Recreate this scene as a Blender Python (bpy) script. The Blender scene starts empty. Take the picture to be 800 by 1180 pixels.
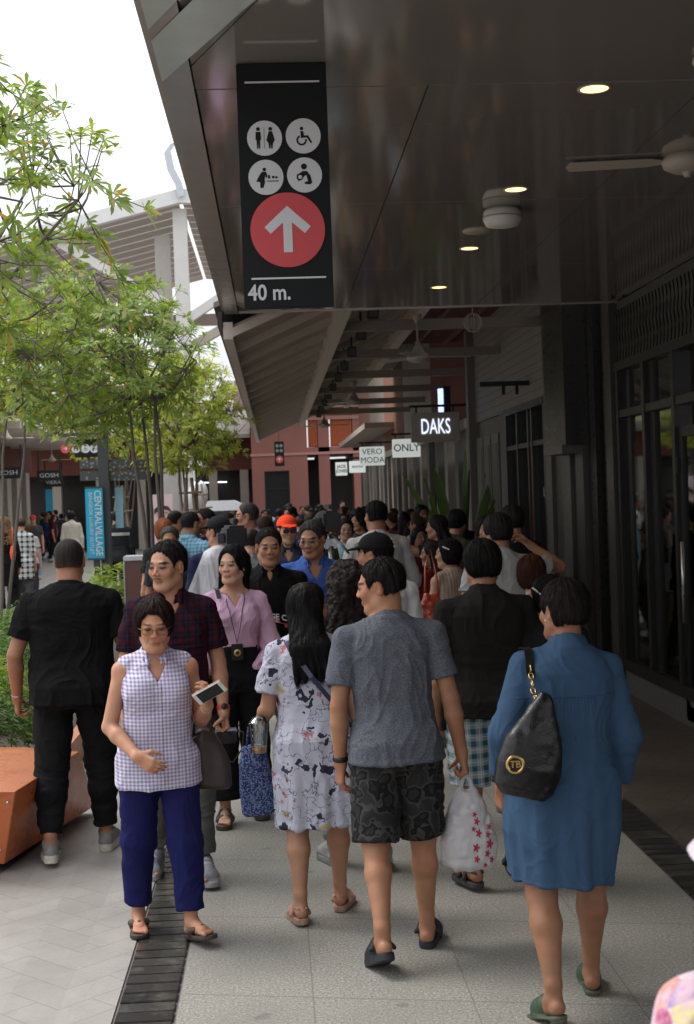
import bpy, bmesh, math, random
import numpy as np
import openvdb as vdb
from mathutils import Vector, Matrix, Euler
rnd = random.Random(7)
R_ = math.radians
PI = math.pi
S = bpy.context.scene
COL = S.collection
# ------------------------------------------------------------------ camera
FPX, CAMH = 1600.0, 1.96
ROLL = R_(2.0); VPX, VPY = 316.0, 574.0
_a = (VPX-400)/FPX; _b = (590-VPY)/FPX
_ax = _a*math.cos(ROLL)+_b*math.sin(ROLL); _ay = -_a*math.sin(ROLL)+_b*math.cos(ROLL)
YAW = math.atan(-_ax); PIT = -math.atan(_ay)
cF = Vector((math.sin(YAW)*math.cos(PIT), math.cos(YAW)*math.cos(PIT), math.sin(PIT)))
cR0 = Vector((math.cos(YAW), -math.sin(YAW), 0)); cU0 = cR0.cross(cF)
cR = math.cos(ROLL)*cR0 - math.sin(ROLL)*cU0; cU = math.sin(ROLL)*cR0 + math.cos(ROLL)*cU0
cam_d = bpy.data.cameras.new('camera'); cam = bpy.data.objects.new('camera', cam_d); COL.objects.link(cam)
cam.matrix_world = Matrix(((cR.x, cU.x, -cF.x, 0), (cR.y, cU.y, -cF.y, 0), (cR.z, cU.z, -cF.z, CAMH), (0, 0, 0, 1)))
cam_d.sensor_fit = 'VERTICAL'; cam_d.sensor_height = 24.0; cam_d.lens = 24.0*FPX/1180.0
cam_d.clip_start = 0.1; cam_d.clip_end = 2000
cam_d.dof.use_dof = True; cam_d.dof.focus_distance = 6.8; cam_d.dof.aperture_fstop = 4.5
S.camera = cam
# ------------------------------------------------------------------ world and light
SUN_EL, SUN_AZ = R_(58), R_(-62)      # azimuth from +Y towards +X
w = bpy.data.worlds.new('World'); S.world = w; w.use_nodes = True
nt = w.node_tree; nt.nodes.clear()
wo = nt.nodes.new('ShaderNodeOutputWorld'); wb = nt.nodes.new('ShaderNodeBackground')
sky = nt.nodes.new('ShaderNodeTexSky'); sky.sky_type = 'NISHITA'; sky.sun_disc = False
sky.sun_elevation = SUN_EL; sky.sun_rotation = SUN_AZ; sky.dust_density = 4; sky.air_density = 1.5
mixn = nt.nodes.new('ShaderNodeMix'); mixn.data_type = 'RGBA'
tc = nt.nodes.new('ShaderNodeTexCoord'); nz = nt.nodes.new('ShaderNodeTexNoise')
mp = nt.nodes.new('ShaderNodeMapping'); mp.inputs['Scale'].default_value = (1, 1, 2.5)
nz.inputs['Scale'].default_value = 1.6; nz.inputs['Detail'].default_value = 5; nz.inputs['Roughness'].default_value = .5
cr = nt.nodes.new('ShaderNodeValToRGB')
cr.color_ramp.elements[0].position = .3; cr.color_ramp.elements[0].color = (9.0, 9.4, 10.0, 1)
cr.color_ramp.elements[1].position = .7; cr.color_ramp.elements[1].color = (11.4, 11.6, 11.8, 1)
nt.links.new(tc.outputs['Generated'], mp.inputs[0]); nt.links.new(mp.outputs[0], nz.inputs['Vector'])
nt.links.new(nz.outputs['Fac'], cr.inputs[0])
mixn.inputs[0].default_value = .96
sz = nt.nodes.new('ShaderNodeSeparateXYZ'); nt.links.new(tc.outputs['Generated'], sz.inputs[0])
g1 = nt.nodes.new('ShaderNodeMath'); g1.operation = 'MAXIMUM'; g1.inputs[1].default_value = 0; nt.links.new(sz.outputs[2], g1.inputs[0])
g2 = nt.nodes.new('ShaderNodeMath'); g2.operation = 'MULTIPLY_ADD'; g2.inputs[1].default_value = 2/3; g2.inputs[2].default_value = 1/3; nt.links.new(g1.outputs[0], g2.inputs[0])   # overcast sky: the zenith is three times as bright as the horizon
vs_ = nt.nodes.new('ShaderNodeVectorMath'); vs_.operation = 'SCALE'; nt.links.new(cr.outputs[0], vs_.inputs[0]); nt.links.new(g2.outputs[0], vs_.inputs['Scale'])
nt.links.new(sky.outputs[0], mixn.inputs[6]); nt.links.new(vs_.outputs[0], mixn.inputs[7])
nt.links.new(mixn.outputs[2], wb.inputs[0]); wb.inputs[1].default_value = 0.15
nt.links.new(wb.outputs[0], wo.inputs[0])
sl = bpy.data.lights.new('sun', 'SUN'); sl.energy = 1.5; sl.angle = R_(25); sl.color = (1, .97, .92)
so = bpy.data.objects.new('sun', sl); COL.objects.link(so)
sd = Vector((math.sin(SUN_AZ)*math.cos(SUN_EL), math.cos(SUN_AZ)*math.cos(SUN_EL), math.sin(SUN_EL)))
so.rotation_euler = sd.to_track_quat('Z', 'Y').to_euler(); so.location = (0, 0, 40)
S.view_settings.view_transform = 'Standard'; S.view_settings.look = 'None'
S.view_settings.exposure = 0.62; S.view_settings.gamma = 1.0
S.cycles.use_denoising = True; S.cycles.max_bounces = 7; S.cycles.diffuse_bounces = 4; S.cycles.glossy_bounces = 3
S.cycles.transmission_bounces = 4; S.cycles.transparent_max_bounces = 6; S.cycles.caustics_reflective = False
S.cycles.sample_clamp_indirect = 6

# ------------------------------------------------------------------ helpers
def P(px, py, Yd):            # the point at depth Y seen at a photograph position, used to read sizes off the photograph
    d = cF + cR*((px-400)/FPX) + cU*((590-py)/FPX)
    return Vector((0, 0, CAMH)) + d*(Yd/d.y)
def PZ(px, py, z=0.0):
    d = cF + cR*((px-400)/FPX) + cU*((590-py)/FPX)
    return Vector((0, 0, CAMH)) + d*((z-CAMH)/d.z)
def link(o, parent=None):
    COL.objects.link(o)
    if parent is not None: o.parent = parent
    return o
def tag(o, label=None, cat=None, group=None, kind=None):
    if label: o['label'] = label
    if cat: o['category'] = cat
    if group: o['group'] = group
    if kind: o['kind'] = kind
    return o
def empty(name, loc, rz=0, label=None, cat=None, group=None):
    o = bpy.data.objects.new(name, None); o.empty_display_size = .1
    link(o); o.location = loc; o.rotation_euler = (0, 0, rz)
    return tag(o, label, cat, group)
def copy_tree(o, parent=None):
    c = o.copy(); COL.objects.link(c)
    if parent is not None: c.parent = parent
    for ch in list(o.children): copy_tree(ch, c)
    return c

class MB:
    def __init__(s): s.v = []; s.f = []; s.m = []; s.sm = []
    def add(s, vs, fs, mi=0, smooth=False):
        b = len(s.v); s.v += [tuple(v) for v in vs]
        for f in fs: s.f.append(tuple(b+i for i in f)); s.m.append(mi); s.sm.append(smooth)
        return s
    def box(s, x0, x1, y0, y1, z0, z1, mi=0, M=None, bev=0):
        if bev > 0: return s.bbox(x0, x1, y0, y1, z0, z1, mi, M, bev)
        vs = [Vector((x, y, z)) for z in (z0, z1) for y in (y0, y1) for x in (x0, x1)]
        if M is not None: vs = [M @ v for v in vs]
        return s.add(vs, [(0, 2, 3, 1), (4, 5, 7, 6), (0, 1, 5, 4), (2, 6, 7, 3), (0, 4, 6, 2), (1, 3, 7, 5)], mi)
    def bbox(s, x0, x1, y0, y1, z0, z1, mi, M, b):
        bm = bmesh.new(); bmesh.ops.create_cube(bm, size=1)
        for v in bm.verts: v.co = Vector(((x0+x1)/2+v.co.x*(x1-x0), (y0+y1)/2+v.co.y*(y1-y0), (z0+z1)/2+v.co.z*(z1-z0)))
        bmesh.ops.bevel(bm, geom=list(bm.edges), offset=b, segments=2, affect='EDGES')
        return s.bm(bm, mi, M)
    def bm(s, bm, mi=0, M=None, smooth=False):
        bm.verts.index_update()
        vs = [(M @ v.co if M is not None else v.co.copy()) for v in bm.verts]
        s.add(vs, [[v.index for v in f.verts] for f in bm.faces], mi, smooth); bm.free(); return s
    def tube(s, pts, r, n=8, mi=0, cap=True, smooth=True):
        pts = [Vector(p) for p in pts]; rs = r if isinstance(r, (list, tuple)) else [r]*len(pts)
        base = len(s.v); up = None
        for i, p in enumerate(pts):
            d = (pts[min(i+1, len(pts)-1)]-pts[max(i-1, 0)]).normalized()
            if up is None: up = Vector((0, 0, 1)) if abs(d.z) < .9 else Vector((1, 0, 0))
            a = d.cross(up).normalized(); b = a.cross(d).normalized(); up = b
            for k in range(n):
                t = 2*PI*k/n; s.v.append(tuple(p+(a*math.cos(t)+b*math.sin(t))*rs[i]))
        for i in range(len(pts)-1):
            for k in range(n):
                k2 = (k+1) % n
                s.f.append((base+i*n+k, base+i*n+k2, base+(i+1)*n+k2, base+(i+1)*n+k)); s.m.append(mi); s.sm.append(smooth)
        if cap:
            s.f.append(tuple(base+k for k in range(n))[::-1]); s.m.append(mi); s.sm.append(False)
            s.f.append(tuple(base+(len(pts)-1)*n+k for k in range(n))); s.m.append(mi); s.sm.append(False)
        return s
    def lathe(s, prof, c=(0, 0, 0), n=20, mi=0, M=None, smooth=True):
        base = len(s.v); c = Vector(c)
        for (r, z) in prof:
            for k in range(n):
                t = 2*PI*k/n; v = Vector((r*math.cos(t), r*math.sin(t), z))
                if M is not None: v = M @ v
                s.v.append(tuple(v+c))
        for i in range(len(prof)-1):
            for k in range(n):
                k2 = (k+1) % n
                s.f.append((base+i*n+k, base+i*n+k2, base+(i+1)*n+k2, base+(i+1)*n+k)); s.m.append(mi); s.sm.append(smooth)
        return s
    def prism(s, poly, d0, d1, mi=0, M=None):   # polygon in local xz, extruded in y
        n = len(poly); vs = [Vector((x, d0, z)) for x, z in poly]+[Vector((x, d1, z)) for x, z in poly]
        if M is not None: vs = [M @ v for v in vs]
        return s.add(vs, [tuple(range(n)), tuple(range(2*n-1, n-1, -1))]+[(i, i+n, (i+1) % n+n, (i+1) % n) for i in range(n)], mi)
    def build(s, name, mats, parent=None, loc=None):
        me = bpy.data.meshes.new(name); me.from_pydata(s.v, [], s.f); me.update()
        mats = mats if isinstance(mats, (list, tuple)) else [mats]
        for m in mats: me.materials.append(m)
        me.polygons.foreach_set('material_index', s.m); me.polygons.foreach_set('use_smooth', s.sm)
        bm = bmesh.new(); bm.from_mesh(me); bmesh.ops.recalc_face_normals(bm, faces=bm.faces); bm.to_mesh(me); bm.free()
        o = bpy.data.objects.new(name, me); link(o, parent)
        if loc is not None: o.location = loc
        return o
def rot(ax, deg): return Matrix.Rotation(R_(deg), 4, ax)
def disc(mb, c, r, y, mi=0, n=28, th=.003, M=None):
    poly = [(c[0]+r*math.cos(2*PI*k/n), c[1]+r*math.sin(2*PI*k/n)) for k in range(n)]
    return mb.prism(poly, y, y-th, mi, M)
def text_mesh(s, size, th=.002, bold=0.0, align='CENTER', sx=1.0):
    cu = bpy.data.curves.new('t', 'FONT'); cu.body = s; cu.size = size; cu.extrude = th; cu.offset = bold
    cu.align_x = align; cu.align_y = 'CENTER'; cu.resolution_u = 3
    o = bpy.data.objects.new('t', cu); COL.objects.link(o)
    me = bpy.data.meshes.new_from_object(o); COL.objects.unlink(o); bpy.data.objects.remove(o)
    return me
def text_obj(name, s, size, mat, parent, M, bold=0.0, th=.002, sx=1.0, align='CENTER'):
    me = text_mesh(s, size, th, bold, align)
    me.transform(Matrix.Diagonal((sx, 1, 1, 1))); me.transform(M)
    me.materials.clear(); me.materials.append(mat)
    for p in me.polygons: p.use_smooth = False
    o = bpy.data.objects.new(name, me); link(o, parent); return o
FACE = rot('X', 90)      # text standing up, read from -Y

# ------------------------------------------------------------------ materials
def nm(name):
    m = bpy.data.materials.new(name); m.use_nodes = True; t = m.node_tree
    b = t.nodes['Principled BSDF']; return m, t, b
def N(t, kind, **kw):
    n = t.nodes.new('ShaderNode'+kind)
    for k, v in kw.items():
        if k[0] == '_': setattr(n, k[1:], v)
        else: n.inputs[k.replace('_', ' ')].default_value = v
    return n
def rgb(c): return (c[0], c[1], c[2], 1)
def sc(c, k): return tuple(x*k for x in c)
def mixc(t, fac, a, b, blend='MIX'):
    m = t.nodes.new('ShaderNodeMix'); m.data_type = 'RGBA'; m.blend_type = blend
    for i, v in ((0, fac), (6, a), (7, b)):
        if hasattr(v, 'is_linked') or hasattr(v, 'links'): t.links.new(v, m.inputs[i])
        else: m.inputs[i].default_value = v if i == 0 else rgb(v)
    return m.outputs[2]
def mth(t, op, a, b=None, c=None):
    m = t.nodes.new('ShaderNodeMath'); m.operation = op
    for i, v in enumerate((a, b, c)):
        if v is None: continue
        if hasattr(v, 'links'): t.links.new(v, m.inputs[i])
        else: m.inputs[i].default_value = v
    return m.outputs[0]
def ramp(t, inp, stops, interp='LINEAR'):
    r = t.nodes.new('ShaderNodeValToRGB'); r.color_ramp.interpolation = interp
    e = r.color_ramp.elements
    while len(e) < len(stops): e.new(.5)
    for i, (p, c) in enumerate(stops): e[i].position = p; e[i].color = rgb(c) if not isinstance(c, (int, float)) else (c, c, c, 1)
    t.links.new(inp, r.inputs[0]); return r.outputs[0]
def ocoord(t, scale=(1, 1, 1), rotz=(0, 0, 0), loc=(0, 0, 0), src='Object'):
    tc = t.nodes.new('ShaderNodeTexCoord'); mp = t.nodes.new('ShaderNodeMapping')
    mp.inputs['Scale'].default_value = scale; mp.inputs['Rotation'].default_value = rotz; mp.inputs['Location'].default_value = loc
    t.links.new(tc.outputs[src], mp.inputs[0]); return mp.outputs[0]
def noise(t, vec, scale, detail=3, rough=.5):
    n = N(t, 'TexNoise', Scale=scale, Detail=detail, Roughness=rough); t.links.new(vec, n.inputs['Vector']); return n.outputs['Fac']
def bump(t, b, h, strength=.3, dist=.01):
    n = N(t, 'Bump', Strength=strength, Distance=dist); t.links.new(h, n.inputs['Height']); t.links.new(n.outputs[0], b.inputs['Normal'])
_mc = {}
def mat(name, col, rough=.6, metal=0, var=.12, scale=6, bmp=.1, spec=.5, vec_scale=(1, 1, 1), coat=0):
    key = (name, col, rough, metal)
    if key in _mc: return _mc[key]
    m, t, b = nm(name); v = ocoord(t, vec_scale); n = noise(t, v, scale, 5, .6)
    c = mixc(t, n, sc(col, 1-var), tuple(min(1, x) for x in sc(col, 1+var))); t.links.new(c, b.inputs['Base Color'])
    b.inputs['Roughness'].default_value = rough; b.inputs['Metallic'].default_value = metal; b.inputs['Specular IOR Level'].default_value = spec
    if coat: b.inputs['Coat Weight'].default_value = coat
    r = mth(t, 'MULTIPLY_ADD', noise(t, v, scale*3, 4), .25, max(0, rough-.12)); t.links.new(r, b.inputs['Roughness'])
    if bmp: bump(t, b, noise(t, v, scale*14, 3), bmp, .004)
    _mc[key] = m; return m
def emit(name, col, st):
    m, t, b = nm(name); b.inputs['Base Color'].default_value = rgb(sc(col, .5)); b.inputs['Emission Color'].default_value = rgb(col); b.inputs['Emission Strength'].default_value = st; return m
def vcol_mat(name, rough=.55, spec=.35, bscale=60, bst=.15, stretch=(1, 1, 1), sheen=0, var=.15, sss=0):
    if name in _mc: return _mc[name]
    m, t, b = nm(name); a = t.nodes.new('ShaderNodeAttribute'); a.attribute_name = 'Col'
    v = ocoord(t, stretch); n = noise(t, v, bscale*.3, 4)
    f = mth(t, 'MULTIPLY_ADD', n, 2*var, 1-var)
    vm = t.nodes.new('ShaderNodeVectorMath'); vm.operation = 'SCALE'; t.links.new(a.outputs['Color'], vm.inputs[0]); t.links.new(f, vm.inputs['Scale'])
    t.links.new(vm.outputs[0], b.inputs['Base Color']); b.inputs['Roughness'].default_value = rough; b.inputs['Specular IOR Level'].default_value = spec
    if sss: b.inputs['Subsurface Weight'].default_value = sss; b.inputs['Subsurface Radius'].default_value = (.012, .005, .003); b.inputs['Subsurface Scale'].default_value = 1
    if sheen: b.inputs['Sheen Weight'].default_value = sheen
    bump(t, b, noise(t, v, bscale, 3), bst, .003)
    _mc[name] = m; return m
# ------------------------------------------------------------------ people: implicit bodies and clothes meshed as single surfaces
def _h(ix, iy, iz):
    n = (ix.astype(np.int64)*73856093) ^ (iy.astype(np.int64)*19349663) ^ (iz.astype(np.int64)*83492791)
    n = (n ^ (n >> 13)) & 0x7fffffff; n = (n*(n*n*15731+789221)+1376312589) & 0x7fffffff
    return n/float(0x7fffffff)
def vnoise(p, seed=0):
    p = p+seed*17.31; i = np.floor(p).astype(np.int64); f = p-i; f = f*f*(3-2*f); o = 0
    for dx in (0, 1):
        wx = f[:, 0] if dx else 1-f[:, 0]
        for dy in (0, 1):
            wy = f[:, 1] if dy else 1-f[:, 1]
            for dz in (0, 1):
                wz = f[:, 2] if dz else 1-f[:, 2]
                o = o+wx*wy*wz*_h(i[:, 0]+dx, i[:, 1]+dy, i[:, 2]+dz)
    return o
V3 = lambda *a: np.array(a, dtype=np.float64)
def nrm(v): v = np.asarray(v, float); return v/max(1e-9, np.linalg.norm(v))
class Field:
    def __init__(s): s.p = []
    def put(s, fn, lo, hi, k=.01, op='u'): s.p.append((fn, np.minimum(lo, hi), np.maximum(lo, hi), k, op)); return s
    def cap(s, p0, p1, r0, r1=None, k=.01, op='u', flat=False):
        p0 = V3(*p0); p1 = V3(*p1); r1 = r0 if r1 is None else r1; d = p1-p0; L2 = max(1e-9, d@d); R = max(r0, r1)
        def fn(x, y, z):
            a = x-p0[0]; b = y-p0[1]; c = z-p0[2]; t = np.clip((a*d[0]+b*d[1]+c*d[2])/L2, 0, 1)
            if flat:
                tr = (a*d[0]+b*d[1]+c*d[2])/L2; tt = np.maximum(tr, 0)
                return np.maximum(np.sqrt((a-tt*d[0])**2+(b-tt*d[1])**2+(c-tt*d[2])**2)-(r0+(r1-r0)*t), (tr-1)*math.sqrt(L2))
            return np.sqrt((a-t*d[0])**2+(b-t*d[1])**2+(c-t*d[2])**2)-(r0+(r1-r0)*t)
        return s.put(fn, np.minimum(p0, p1)-R, np.maximum(p0, p1)+R, k, op)
    def ell(s, c, r, k=.01, op='u', M=None):
        c = V3(*c); r = V3(*r); R = r.max(); M = np.eye(3) if M is None else M   # M columns are the local axes
        def fn(x, y, z):
            a = x-c[0]; b = y-c[1]; e = z-c[2]
            u = (a*M[0, 0]+b*M[1, 0]+e*M[2, 0]); v = (a*M[0, 1]+b*M[1, 1]+e*M[2, 1]); w_ = (a*M[0, 2]+b*M[1, 2]+e*M[2, 2])
            k0 = np.sqrt((u/r[0])**2+(v/r[1])**2+(w_/r[2])**2)+1e-9; k1 = np.sqrt((u/r[0]**2)**2+(v/r[1]**2)**2+(w_/r[2]**2)**2)+1e-9
            return k0*(k0-1)/k1
        ext = np.sqrt(((M*r)**2).sum(1))
        return s.put(fn, c-ext, c+ext, k, op)
    def loft(s, tab, O, M, k=.02, op='u', pw=2.4, inv=None):
        # tab rows: z, rx, ry, cy in the frame with origin O and axes M
        tab = np.array(tab, float); tab = tab[np.argsort(tab[:, 0])]; z0, z1 = tab[0, 0], tab[-1, 0]
        rm = tab[:, 1:3].max(); cyr = np.abs(tab[:, 3]).max()
        cs = np.array([O+M @ V3(sx*(rm), sy*(rm+cyr), z) for sx in (-1, 1) for sy in (-1, 1) for z in (z0, z1)])
        def fn(x, y, z):
            a = x-O[0]; b = y-O[1]; e = z-O[2]
            u = (a*M[0, 0]+b*M[1, 0]+e*M[2, 0]); v = (a*M[0, 1]+b*M[1, 1]+e*M[2, 1]); w_ = (a*M[0, 2]+b*M[1, 2]+e*M[2, 2])
            wc = np.clip(w_, z0, z1); rx = np.interp(wc, tab[:, 0], tab[:, 1]); ry = np.interp(wc, tab[:, 0], tab[:, 2]); cy = np.interp(wc, tab[:, 0], tab[:, 3])
            v = v-cy; e_ = ((np.abs(u)/rx)**pw+(np.abs(v)/ry)**pw)**(1/pw)
            d = (e_-1)*np.minimum(rx, ry)*.93; dz = np.maximum(w_-z1, z0-w_)
            return np.where(dz > 0, np.sqrt(np.maximum(d, 0)**2+dz**2)+np.minimum(d, 0)*0, np.maximum(d, dz))
        return s.put(fn, cs.min(0), cs.max(0), k, op)
    def ev(s, q):
        g = np.full(len(q), 1.0)
        for fn, a, b, k, op in s.p:
            m = np.all((q > a-.03) & (q < b+.03), axis=1)
            if not m.any(): continue
            d = fn(q[m, 0], q[m, 1], q[m, 2]); g[m] = np.minimum(g[m], d) if op == 'u' else np.maximum(g[m], -d)
        return g
    def mesh(s, vox, name, matl, parent, colfn=None, disp=None, col=None, xf=None):
        us = [q for q in s.p if q[4] == 'u']
        lo = np.min([q[1] for q in us], 0)-vox*4; hi = np.max([q[2] for q in us], 0)+vox*4
        n = np.ceil((hi-lo)/vox).astype(int)+1; g = np.full(n, 1.0, np.float32)
        ax = [lo[i]+np.arange(n[i])*vox for i in range(3)]
        for fn, a, b, k, op in s.p:
            k = max(k, vox*.3); pad = k+vox*3
            i0 = np.maximum(0, np.floor((a-pad-lo)/vox).astype(int)); i1 = np.minimum(n, np.ceil((b+pad-lo)/vox).astype(int)+1)
            if (i1 <= i0).any(): continue
            sl_ = tuple(slice(i0[i], i1[i]) for i in range(3))
            d = fn(ax[0][sl_[0]][:, None, None], ax[1][sl_[1]][None, :, None], ax[2][sl_[2]][None, None, :]).astype(np.float32)
            c = g[sl_]
            if op == 'u': hh = np.clip(.5+.5*(c-d)/k, 0, 1); g[sl_] = c*(1-hh)+d*hh-k*hh*(1-hh)
            elif op == 's': d = -d; hh = np.clip(.5-.5*(c-d)/k, 0, 1); g[sl_] = c*(1-hh)+d*hh+k*hh*(1-hh)
            else: hh = np.clip(.5-.5*(c-d)/k, 0, 1); g[sl_] = c*(1-hh)+d*hh+k*hh*(1-hh)   # intersect (needs full bbox)
        bg = vox*3; g = np.clip(g, -bg, bg)
        gr = vdb.FloatGrid(bg); gr.copyFromArray(g, tolerance=0)
        pts, tri, quads = gr.convertToPolygons(0.0, 0.0) if hasattr(gr, 'convertToPolygons') else (None, None, None)
        pts = np.asarray(pts, np.float64)*vox+lo; quads = np.asarray(quads)
        quads = np.ascontiguousarray(quads)
        me = bpy.data.meshes.new(name); nv = len(pts); nq = len(quads)
        if disp is not None:
            # vertex normals
            a = pts[quads[:, 2]]-pts[quads[:, 0]]; b = pts[quads[:, 3]]-pts[quads[:, 1]]; fnn = np.cross(a, b); vn = np.zeros_like(pts)
            for j in range(4): np.add.at(vn, quads[:, j], fnn)
            vn /= (np.linalg.norm(vn, axis=1, keepdims=True)+1e-12); pts0 = pts; pts = pts+vn*disp(pts)[:, None]
        else: pts0 = pts
        me.vertices.add(nv); me.vertices.foreach_set('co', pts.astype(np.float32).ravel())
        me.loops.add(nq*4); me.loops.foreach_set('vertex_index', quads.astype(np.int32).ravel())
        me.polygons.add(nq); me.polygons.foreach_set('loop_start', np.arange(0, nq*4, 4, dtype=np.int32)); me.polygons.foreach_set('loop_total', np.full(nq, 4, np.int32))
        me.polygons.foreach_set('use_smooth', np.ones(nq, bool)); me.update(calc_edges=True)
        if colfn is not None or col is not None:
            ca = me.color_attributes.new('Col', 'FLOAT_COLOR', 'POINT')
            cc = np.ones((nv, 4), np.float32); cc[:, :3] = colfn(pts0) if colfn is not None else np.array(col)
            ca.data.foreach_set('color', cc.ravel())
        me.materials.append(matl); o = bpy.data.objects.new(name, me); link(o, parent); return o
def rotm(ax, deg):
    a = R_(deg); c, s = math.cos(a), math.sin(a)
    return np.array({'x': [[1, 0, 0], [0, c, -s], [0, s, c]], 'y': [[c, 0, s], [0, 1, 0], [-s, 0, c]], 'z': [[c, -s, 0], [s, c, 0], [0, 0, 1]]}[ax])
SKIN = vcol_mat('skin', .50, .35, 90, .12, var=.08, sss=.06)
from mathutils.bvhtree import BVHTree
HAIRM = vcol_mat('hair_strands', .55, .10, 70, .5, stretch=(1.8, 1.8, .2), var=.5)
SHOEM = vcol_mat('shoe_material', .6, .4, 50, .3)
KEEP = {}
HV = [1, 1, 1, 1, 0]
def add_head(F, hf, sc_, sex, vox):
    """hf maps head-local metres to person space: (O, M)"""
    O, M = hf; A = lambda *p: O+M @ (V3(*p)*sc_)
    r_ = lambda *q: V3(*q)*sc_; f = 1 if sex == 'm' else .94
    F.ell(A(0, -.015, .032), r_(.076*f, .094, .084), .02, M=M)
    F.ell(A(0, .026, -.03), r_(.058*f*HV[0], .064, .084), .04, M=M)
    if vox > .0075: F.cap(A(0, .085, .01), A(0, .105, -.025), .010*sc_, .014*sc_, .015); return
    F.ell(A(0, .066, -.098), r_(.026*f, .022, .018), .03, M=M)
    for sx in (-1, 1):
        F.cap(A(sx*.055*f*HV[0], .0, -.055), A(sx*.03, .055, -.09), .016*sc_*HV[1], .013*sc_*HV[1], .03)
        F.ell(A(sx*.036*HV[2], .066, -.022), r_(.024*HV[2], .018, .02), .03, M=M)
        F.ell(A(sx*.031, .104, .006), r_(.019, .016, .012), .012, 's', M=M)
        F.ell(A(sx*.030, .078, .002), r_(.0165, .0145, .012), .006, M=M)
    F.cap(A(-.03, .082, .024), A(.03, .082, .024), .010*sc_, k=.015)
    F.cap(A(0, .086, .012), A(0, .101+HV[4], -.021*HV[3]), .0065*sc_, .0098*HV[3]*sc_, .012)
    for sx in (-1, 1): F.ell(A(sx*.012, .099, -.027), r_(.0085, .010, .0075), .006, M=M)
    F.ell(A(0, .087, -.056), r_(.022, .0080, .0055), .006, M=M)
    F.ell(A(0, .086, -.0665), r_(.019, .0078, .006), .006, M=M)
    for sx in (-1, 1):
        Me = M @ rotm('z', -sx*18) @ rotm('x', -8)
        F.ell(A(sx*.079*f, -.006, -.006), r_(.009, .020, .032), .008, M=Me)
        F.ell(A(sx*.087*f, .002, -.004), r_(.006, .010, .018), .006, 's', M=Me)
def face_col(hf, sc_, base, sex, sleeves=None, old=False, frown=0, brow=(.02, .014, .012)):
    O, M = hf; base = np.array(base)*np.array([1.03, .96, .89])
    def fn(p):
        q = ((p-O) @ M)/sc_; c = np.tile(base, (len(p), 1)); x, y, z = q[:, 0], q[:, 1], q[:, 2]; front = (y > .045) & (np.abs(z) < .14) & (np.abs(x) < .09)
        n = vnoise(p*35, 3)[:, None]; n2_ = vnoise(p*9, 5)[:, None]; c = c*(0.84+.18*n+.16*n2_)*np.array([1, 1, 1]); c = c*(1-.10*(vnoise(p*14, 8)[:, None] > .62)*np.array([0, 1, 1]))
        zm = z+.9*x*x*0+(14*x*x-.001 if old else 2*x*x-.000)
        def blend(mask, col, a=1.0): 
            m = (np.clip(mask, 0, 1)*front*a)[:, None]; c[:] = c*(1-m)+np.array(col)*m
        ck = np.exp(-((np.abs(x)-.042)**2+(z+.03)**2)/.0005); blend(ck*.35, base*np.array([1.15, .82, .8]))
        ns = np.exp(-((x)**2+(z+.03)**2)/.0003); blend(ns*.3, base*np.array([1.1, .85, .82]))
        lip = 1.6-((x/.024)**2+((zm+.061)/.0095)**2)*1.2; blend(lip, base*np.array([.92, .58, .56]) if sex == 'f' else base*np.array([.8, .55, .52]), .85)
        ml = 1.3-((x/.023)**2+((zm+.0615)/.0022)**2); blend(ml, base*.25, .8)
        bx = np.abs(x)-.034; bz = z-(.0265-.12*np.maximum(0, bx)); br = 1.5-((bx/.021)**2+(bz/(.0062 if sex == 'm' else .0042))**2); blend(br, brow, .95 if sex == 'm' else .8)
        ex = np.abs(x)-.031; so_ = 1.5-((ex/.021)**2+((z-.003)/.012)**2); blend(so_*.45, base*.58)
        lid = 1.5-((ex/.0170)**2+((z-.0038)/.0062)**2); blend(lid, (.014, .009, .008), 1)
        wh = 1.4-((ex/.0115)**2+((z-.0008)/.0028)**2); blend(wh, (.20, .17, .155), .7)
        ir = 1.5-((ex/.0068)**2+((z-.0018)/.0052)**2); blend(ir, (.012, .008, .007), 1)
        no = 1.3-(((np.abs(x)-.0075)/.004)**2+((z+.0345)/.003)**2); blend(no, base*.2, .7)
        if old:
            for zz, xx in ((-.045, .032), (-.06, .036)):
                l = 1.2-(((np.abs(x)-xx+(z-zz)*.5)/.0025)**2+((z-zz)/.022)**2); blend(l, base*.5, .5)
            l = 1.2-((ex/.017)**2+((z+.014)/.0025)**2); blend(l, base*.55, .5)
        return c
    return fn
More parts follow.
